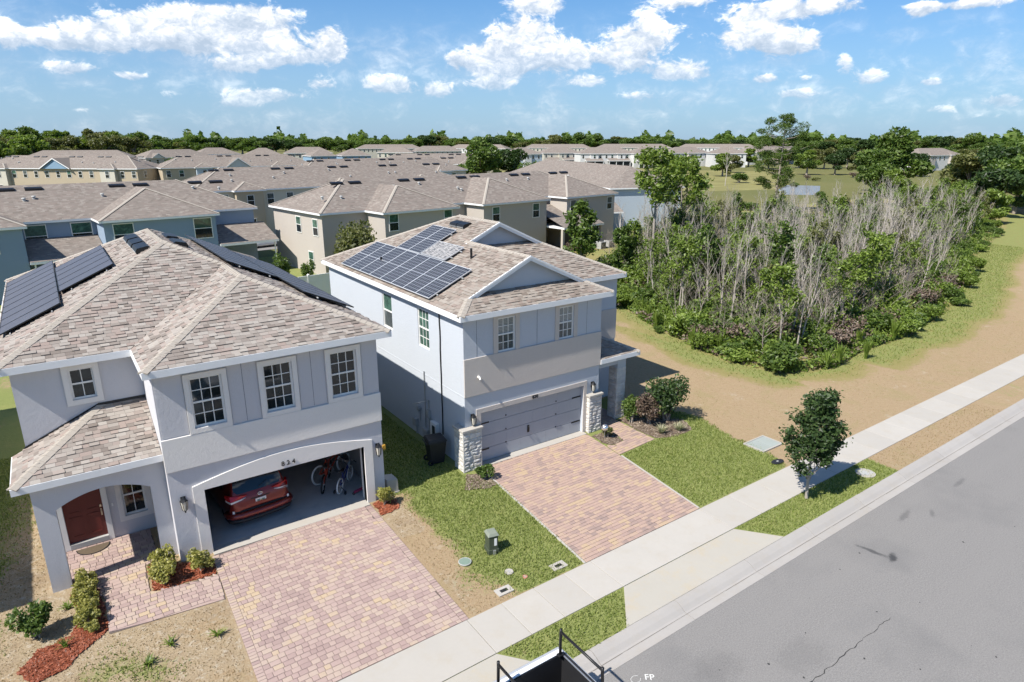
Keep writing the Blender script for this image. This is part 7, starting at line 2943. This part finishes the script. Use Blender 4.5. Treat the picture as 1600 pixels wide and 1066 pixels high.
# wheelie bin
bn = thing('wheelie_bin', 'black wheelie bin with closed lid by the side wall meters', 'bin', (10.62, 20.35, 0), R(80))
mb = MB()
q0, q1 = [(-.24, -.27), (.24, -.27), (.24, .25), (-.24, .25)], [(-.32, -.36), (.32, -.36), (.32, .33), (-.32, .33)]
mb.add([(x, y, .04) for x, y in q0] + [(x, y, .92) for x, y in q1], [(3, 2, 1, 0), (4, 5, 6, 7)] + [(i, (i + 1) % 4, 4 + (i + 1) % 4, 4 + i) for i in range(4)])
mb.build('bin_body', M['dark'], bn, bevel=.03)
mb = MB()
mb.add([(-.35, -.40, .925), (.35, -.40, .925), (.35, .37, .925), (-.35, .37, .925), (-.31, -.33, 1.03), (.31, -.33, 1.03), (.31, .31, 1.06), (-.31, .31, 1.06)], [(3, 2, 1, 0), (4, 5, 6, 7)] + [(i, (i + 1) % 4, 4 + (i + 1) % 4, 4 + i) for i in range(4)])
mb.build('lid', M['dark'], bn, bevel=.03)
for s in (-1, 1):
    mb = MB()
    mb.ring((s * .27, .27, .12), .085, .035, 'x', 16, 6)
    mb.build('wheel', M['tyre'], bn)
mb = MB()
mb.tube([(-.28, .40, .90), (.28, .40, .90)], .02, 6)
mb.build('handle', M['dark'], bn)
mb = MB()
mb.box(-.07, -.345, .60, .07, -.325, .64)
mb.build('label_plate', M['white'], bn)

# beige cabinet at the corner of the left house
cb = thing('utility_cabinet', 'beige utility cabinet at the right front corner of the left house', 'utility box', (8.27, 19.35, 0), R(0))
mb = MB()
mb.add([(-.22, -.26, 0), (.22, -.26, 0), (.22, .26, 0), (-.22, .26, 0), (-.20, -.24, .56), (.20, -.24, .50), (.20, .24, .50), (-.20, .24, .56)], [(3, 2, 1, 0), (4, 5, 6, 7)] + [(i, (i + 1) % 4, 4 + (i + 1) % 4, 4 + i) for i in range(4)])
M['beige_metal'] = mat_plain('beige_enamel', (0.36, 0.335, 0.30), .6)
mb.build('cabinet', M['beige_metal'], cb, bevel=.012)
mb = MB()
mb.box(-.24, -.28, .0, .24, .28, .05)
mb.build('plinth', M['concrete'], cb)

# telecom pedestal on the lawn
pd = thing('utility_pedestal', 'dark green utility pedestal standing on the lawn between the driveways', 'utility box', (9.25, 14.35, 0), R(-12))
M['ped_green'] = mat_plain('olive_green_enamel', (0.055, 0.068, 0.045), .55)
M['ped_top'] = mat_plain('pale_green_lid', (0.19, 0.21, 0.17), .6)
mb = MB()
mb.box(-.15, -.17, 0.02, .15, .17, .60)
mb.build('housing', M['ped_green'], pd, bevel=.02)
mb = MB()
mb.add([(-.18, -.20, .602), (.18, -.20, .602), (.18, .20, .602), (-.18, .20, .602), (-.13, -.14, .69), (.13, -.14, .69), (.13, .14, .69), (-.13, .14, .69)], [(3, 2, 1, 0), (4, 5, 6, 7)] + [(i, (i + 1) % 4, 4 + (i + 1) % 4, 4 + i) for i in range(4)])
mb.build('lid', M['ped_top'], pd, bevel=.015)
mb = MB()
mb.box(-.17, -.19, 0, .17, .19, .16)
mb.build('base', M['ped_green'], pd, bevel=.01)
mb = MB()
mb.box(.02, -.176, .28, .10, -.171, .52)
mb.build('warning_sticker', M['white'], pd)
mb = MB()
mb.box(-.03, -.24, 0.0, .05, -.195, .15)
mb.build('hasp', M['metal'], pd)


def lid(name, label, cat, x, y, r, mat, rim=None, hole=None, z=0.02):
    t = thing(name, label, cat, (x, y, 0))
    mb = MB()
    mb.disc((0, 0, 0), r, z + .012, 24)
    mb.build('cover', mat, t, bevel=.004)
    if rim is not None:
        mb = MB()
        mb.ring((0, 0, z), r * 1.06, r * .09, 'z', 24, 6)
        mb.build('rim', rim, t)
    if hole is not None:
        for (hx, hy, hr) in hole:
            mb = MB()
            mb.disc((hx, hy, z + .013), hr, .004, 14)
            mb.build('inner_cover', M['grey_box'], t)
    return t


M['lid_green'] = mat_plain('green_grey_plastic', (0.17, 0.23, 0.19), .6)
lid('valve_cover', 'round grey green valve cover on the lawn by the dry grass', 'cover', 8.29, 14.3, .17, M['lid_green'], M['grey_box'], None, .05)
lid('valve_cover', 'small round concrete cover with dark centre on the lawn', 'cover', 9.10, 13.22, .13, M['concrete'], None, [(0, 0, .045)], .02)
lid('manhole', 'pale concrete manhole collar with two covers in the verge', 'manhole', 23.14, 10.50, .34, M['concrete'], None, [(-.06, .02, .17), (.18, -.12, .07)], .03)
for x, y, lab in ((10.42, 12.63, 'water meter box in the lawn corner beside the right driveway'), (8.52, 12.62, 'water meter box on the lawn near the left driveway')):
    t = thing('meter_box', lab, 'meter box', (x, y, 0), R(0))
    mb = MB()
    holes_panel(mb, lambda u, w, d: (u, w, .035 - d), -.24, .24, -.15, .15, [(-.12, .12, -.06, .06)], .04)
    mb.build('frame', M['concrete'], t, bevel=.01)
    mb = MB()
    mb.box(-.12, -.06, 0.0, .12, .06, .022)
    mb.build('cover', M['dark'], t)
t = thing('marker_disc', 'small reddish survey disc on the lawn by the footway', 'marker', (9.34, 12.78, 0))
mb = MB()
mb.disc((0, 0, 0), .075, .03, 10)
mb.build('disc', mat_plain('faded_red', (.42, .19, .15), .8), t)
mb = MB()
mb.disc((0, 0, .03), .03, .006, 8)
mb.build('cap', M['concrete'], t)
t = thing('utility_vault', 'large grey concrete utility vault lid in the dry field by the green lawn', 'vault', (22.15, 14.13, 0), R(1))
mb = MB()
holes_panel(mb, lambda u, w, d: (u, w, .06 - d), -.66, .66, -.47, .47, [(-.60, .60, -.41, .41)], .06)
mb.build('frame', M['concrete'], t, bevel=.01)
mb = MB()
mb.box(-.595, -.405, 0, -.004, .405, .05)
mb.build('cover_plate', mat_concrete('greenish_polymer_concrete', (.30, .33, .31), .1), t, bevel=.006)
mb = MB()
mb.box(.004, -.405, 0, .595, .405, .05)
mb.build('cover_plate', bpy.data.materials['greenish_polymer_concrete'], t, bevel=.006)
t = thing('oval_cover', 'black oval valve box cover in the dry grass beside the footway', 'cover', (21.22, 12.85, .045), R(-5))
mb = MB()
mb.prism([(.30 * math.cos(a * math.pi / 10) * (1 if abs(math.cos(a * math.pi / 10)) < .7 else 1), .15 * math.sin(a * math.pi / 10), 0) for a in range(20)], (0, 0, .03))
mb.build('cover', M['dark'], t, bevel=.008)
mb = MB()
mb.box(-.05, -.03, .03, .05, .03, .036)
mb.build('grip', M['grey_box'], t)
# half round door mat
t = thing('door_mat', 'half round brown mat before the red front door', 'mat', (-.50, 21.38, .036))
mb = MB()
mb.prism([(.42 * math.cos(a), -.02 - .42 * math.sin(a), 0) for a in [i * math.pi / 14 for i in range(15)]], (0, 0, .012))
mb.build('pile', M['mat_brown'], t)
mb = MB()
mb.tube([(.43 * math.cos(a), -.02 - .43 * math.sin(a), .008) for a in [i * math.pi / 14 for i in range(15)]], .012, 4)
mb.build('binding', M['dark'], t)
# garden light ball by the right pier
t = thing('garden_globe', 'silver garden globe in the bed at the right garage pier', 'ornament', (17.25, 18.15, 0))
mb = MB()
mb.tube([(0, 0, 0), (0, 0, .40)], .012, 5)
mb.build('stake', M['metal'], t)
mb = MB()
mb.tube([(0, 0, .36 + .15 * (1 - math.cos(a))) for a in [i * math.pi / 8 for i in range(9)]], [max(.004, .15 * math.sin(i * math.pi / 8)) for i in range(9)], 14)
mb.build('globe', M['chrome'], t, smooth=True)


# ---------------------------------------------------------------- pickup with ladder rack, cut by the lower edge of the picture
def pickup():
    v = thing('pickup_truck', 'silver pickup truck with black bed and ladder rack parked at the bottom edge', 'truck', (4.9, 8.16, -0.115), 0)
    z0 = 0.0
    L_, Rt, zr = 5.65 - 4.9, 7.52 - 4.9, 1.32 + .115
    hw = .70
    # bed sides
    for s, m in ((1, 'silver'), (-1, 'silver')):
        mb = MB()
        mb.box(L_, s * (hw + .10) - .09, .55, Rt, s * (hw + .10) + .09, zr)
        side = mb.build('bed_side', M[m], v, bevel=.03)
        mb = MB()
        mb.box(L_ + .02, s * (hw - .005) - .012, .62, Rt - .02, s * (hw - .005) + .012, zr - .03)
        mb.build('liner', M['dark'], side)
        mb = MB()
        mb.box(L_ + .02, s * (hw + .045) - .055, zr + .001, Rt - .03, s * (hw + .045) + .055, zr + .018)
        mb.build('rail_cap', M['dark'] if s < 0 else M['white'], side, bevel=.008)  # far cap coloured white to stand for the sun's reflection on silver
        mb = MB()
        mb.tube([(L_ + .45, s * (hw - .10), .60), (L_ + .60, s * (hw - .10), .86), (L_ + 1.15, s * (hw - .10), .86), (L_ + 1.30, s * (hw - .10), .60)], .11, 6)
        mb.build('wheel_housing', M['dark'], side)
    mb = MB()
    mb.box(L_, -hw, .52, Rt, hw, .60)
    bed = mb.build('bed_floor', M['dark'], v)
    for i in range(9):
        mb = MB()
        y = -.56 + i * .14
        mb.box(L_ + .05, y - .03, .60, Rt - .05, y + .03, .615)
        mb.build('floor_rib', M['grey_box'] if i % 3 == 0 else M['dark'], bed)
    mb = MB()
    mb.box(Rt - .07, -hw + .0, .58, Rt, hw, zr - .01)
    tg = mb.build('tailgate', M['dark'], v, bevel=.015)
    mb = MB()
    mb.box(Rt + .001, -hw - .15, .58, Rt + .05, hw + .15, zr - .05)
    mb.build('tailgate_skin', M['silver'], tg, bevel=.02)
    mb = MB()
    mb.box(Rt - .10, -hw + .05, zr - .012, Rt - .075, hw - .05, zr + .004)
    mb.build('edge_strip', M['metal'], tg)
    # cab and bonnet ahead of the bed
    P_ = [(-.82, 0), (.82, 0), (.97, .1), (1.0, .35), (.98, .55), (.93, .62), (.90, .92), (.78, 1.0), (-.78, 1.0), (-.90, .92), (-.93, .62), (-.98, .55), (-1.0, .35), (-.97, .1)]
    mb = loft([(-L_ + .02, .45, 1.80, .86, .70), (-.55, .45, 1.86, .87, .70), (.35, .45, 1.84, .87, .70), (1.0, .45, 1.25, .87, .82), (1.35, .45, 1.10, .87, .84), (2.25, .45, 1.02, .84, .80), (2.35, .5, .92, .78, .72)], P_)
    mb.v = [(-y, x, z) for x, y, z in mb.v]
    mb.build('cab', M['silver'], v, smooth=True)
    mb = MB()
    mb.box(L_ - .03, -.55, 1.30, L_ - .012, .55, 1.68)
    mb.build('rear_window', M['car_glass'], v)
    for s in (-1, 1):
        mb = MB()
        mb.add([(.60, s * .83, 1.28), (-.80, s * .84, 1.26), (-.45, s * .77, 1.68), (.55, s * .77, 1.68)], [(0, 1, 2, 3) if s < 0 else (3, 2, 1, 0)])
        mb.build('side_window', M['car_glass'], v)
    mb = MB()
    mb.add([(-.42, -.70, 1.80), (-.42, .70, 1.80), (-.985, .78, 1.29), (-.985, -.78, 1.29)], [(0, 1, 2, 3)])
    mb.build('windscreen', M['car_glass'], v)
    for x in (1.75, -1.55):
        for s in (-1, 1):
            w = MB()
            w.ring((x, s * .72, .36), .28, .09, 'y', 22, 8)
            wh = w.build('wheel', M['tyre'], v, smooth=True)
            w = MB()
            w.disc((x, s * .72 - .06, .36), .22, .12, 16, 'y')
            w.build('rim', M['rim'], wh)
    mb = MB()
    mb.box(Rt + .05, -.82, .42, Rt + .14, .82, .60)
    mb.build('rear_bumper', M['metal'], v, bevel=.02)
    # rack: four posts, two cross bars
    rack = link('ladder_rack', None, v)
    zt = 2.0 + .115
    rg = random.Random(3)
    for x in (5.80 - 4.9, 7.37 - 4.9):
        for s in (-1, 1):
            mb = MB()
            y = s * .64
            mb.tube([(x, y, zr), (x + .005, y + s * .015, zr + .25), (x, y + s * .0, zt - .12), (x, y, zt)], .033, 7)
            mb.build('post', M['black_metal'], rack, smooth=True)
            mb = MB()
            mb.box(x - .07, y - .05, zr + .012, x + .07, y + .05, zr + .05)
            mb.build('post_foot', M['black_metal'], rack, bevel=.008)
        mb = MB()
        mb.tube([(x, -.64, zt - .07), (x, .64, zt - .07)], .029, 7)
        mb.build('cross_bar', M['black_metal'], rack, smooth=True)
    return v


pickup()
t = thing('tool_box', 'dark tool box lying in the pickup bed near its front', 'box', (6.35, 8.5, .52), R(8))
mb = MB()
mb.box(-.28, -.16, 0, .28, .16, .24)
mb.build('case', mat_plain('dark_teal_plastic', (.03, .045, .05), .5), t, bevel=.02)
mb = MB()
mb.box(-.29, -.17, .242, .29, .17, .29)
mb.build('lid', M['grey_box'], t, bevel=.02)
t = thing('cable_coil', 'black coil of cable in the corner of the pickup bed', 'coil', (7.15, 8.55, .52))
mb = MB()
for i in range(4):
    mb.ring((0, 0, .03 + i * .045), .18 - .01 * i, .024, 'z', 20, 5)
mb.build('coil', M['black_metal'], t, smooth=True)
mb = MB()
mb.tube([(.16, .1, .2), (.2, -.1, .24), (.1, -.3, .22), (-.1, -.42, .1)], .02, 5)
mb.build('loose_end', M['black_metal'], t)

# vinyl fence behind the houses
fx, fy, fa = 13.2, 49.2, 7.5
f = thing('vinyl_fence', 'white vinyl privacy fence between the two houses at the back', 'fence', (fx, fy, -.1), R(fa))
for i in range(5):
    mb = MB()
    mb.box(i * 2.4 - .07, -.07, 0, i * 2.4 + .07, .07, 1.98)
    mb.add([(i * 2.4 - .09, -.09, 1.98), (i * 2.4 + .09, -.09, 1.98), (i * 2.4 + .09, .09, 1.98), (i * 2.4 - .09, .09, 1.98), (i * 2.4, 0, 2.07)], [(0, 1, 4), (1, 2, 4), (2, 3, 4), (3, 0, 4)])
    mb.build('post', M['vinyl'], f)
bm_ = MB().box(-.072, -.014, .12, .072, .014, 1.80).mesh('fence_board')
bm_.materials.append(M['vinyl'])
for i in range(4):
    for j in range(15):
        o = link('fence_board', bm_, f)
        o.location = (i * 2.4 + .15 + j * .15, 0, 0)
    for z in (.08, 1.80):
        mb = MB()
        mb.box(i * 2.4 + .07, -.035, z, i * 2.4 + 2.33, .035, z + .11)
        mb.build('rail', M['vinyl'], f)

# air conditioners by the grey row
for i, (x, y) in enumerate(((50.35, 55.0), (51.75, 55.2))):
    t = thing('air_conditioner', ('left one of two grey air conditioners at the grey row', 'right one of two grey air conditioners at the grey row')[i], 'air conditioner', (x, y, -.05), R(7.5))
    mb = MB()
    mb.box(-.44, -.44, .05, .44, .44, .85)
    mb.build('case', M['grey_box'], t, bevel=.04)
    mb = MB()
    for k in range(6):
        mb.box(-.40, -.455, .14 + k * .11, .40, -.442, .20 + k * .11)
    mb.build('grille', M['dark'], t)
    mb = MB()
    mb.ring((0, 0, .86), .34, .02, 'z', 20, 5)
    for k in range(4):
        mb.ring((0, 0, .86), .07 + k * .07, .006, 'z', 18, 4)
    mb.build('fan_guard', M['dark'], t)
    mb = MB()
    mb.box(-.5, -.5, -.03, .5, .5, .049)
    mb.build('pad', M['concrete'], t)

# side street and a parked white car behind the rows
mb = MB()
mb.poly([(4, 75.5, -.235), (60, 80.5, -.235), (60, 87, -.235), (4, 82, -.235)])
struct(mb.build('side_street', M['asphalt']))
t = thing('parked_car', 'white car parked in the side street between blue and grey rows', 'car', (20.3, 79.5, -.235), R(100))
P_ = PROF
mb = loft([(-2.2, .35, .75, .70, .66), (-2.1, .25, .95, .85, .78), (-1.7, .22, 1.02, .88, .80), (-1.1, .22, 1.38, .89, .66), (-.2, .22, 1.45, .89, .64), (.5, .22, 1.36, .89, .66), (1.1, .22, 1.0, .88, .80), (2.0, .25, .85, .84, .76), (2.2, .35, .7, .70, .66)], P_)
mb.build('body', M['white_car'], t, smooth=True)
for s in (-1, 1):
    mb = MB()
    mb.add([(s * .80, -1.4, 1.05), (s * .80, .85, 1.03), (s * .70, .4, 1.34), (s * .69, -1.0, 1.34)], [(0, 1, 2, 3) if s > 0 else (3, 2, 1, 0)])
    mb.build('side_window', M['car_glass'], t)
mb = MB()
mb.add([(-.66, .64, 1.30), (.66, .64, 1.30), (.74, 1.12, 1.03), (-.74, 1.12, 1.03)], [(0, 1, 2, 3)])
mb.build('windscreen', M['car_glass'], t)
for s in (-1, 1):
    for y in (-1.35, 1.35):
        wheel(t, s * .76, y, .31, .31, .2)
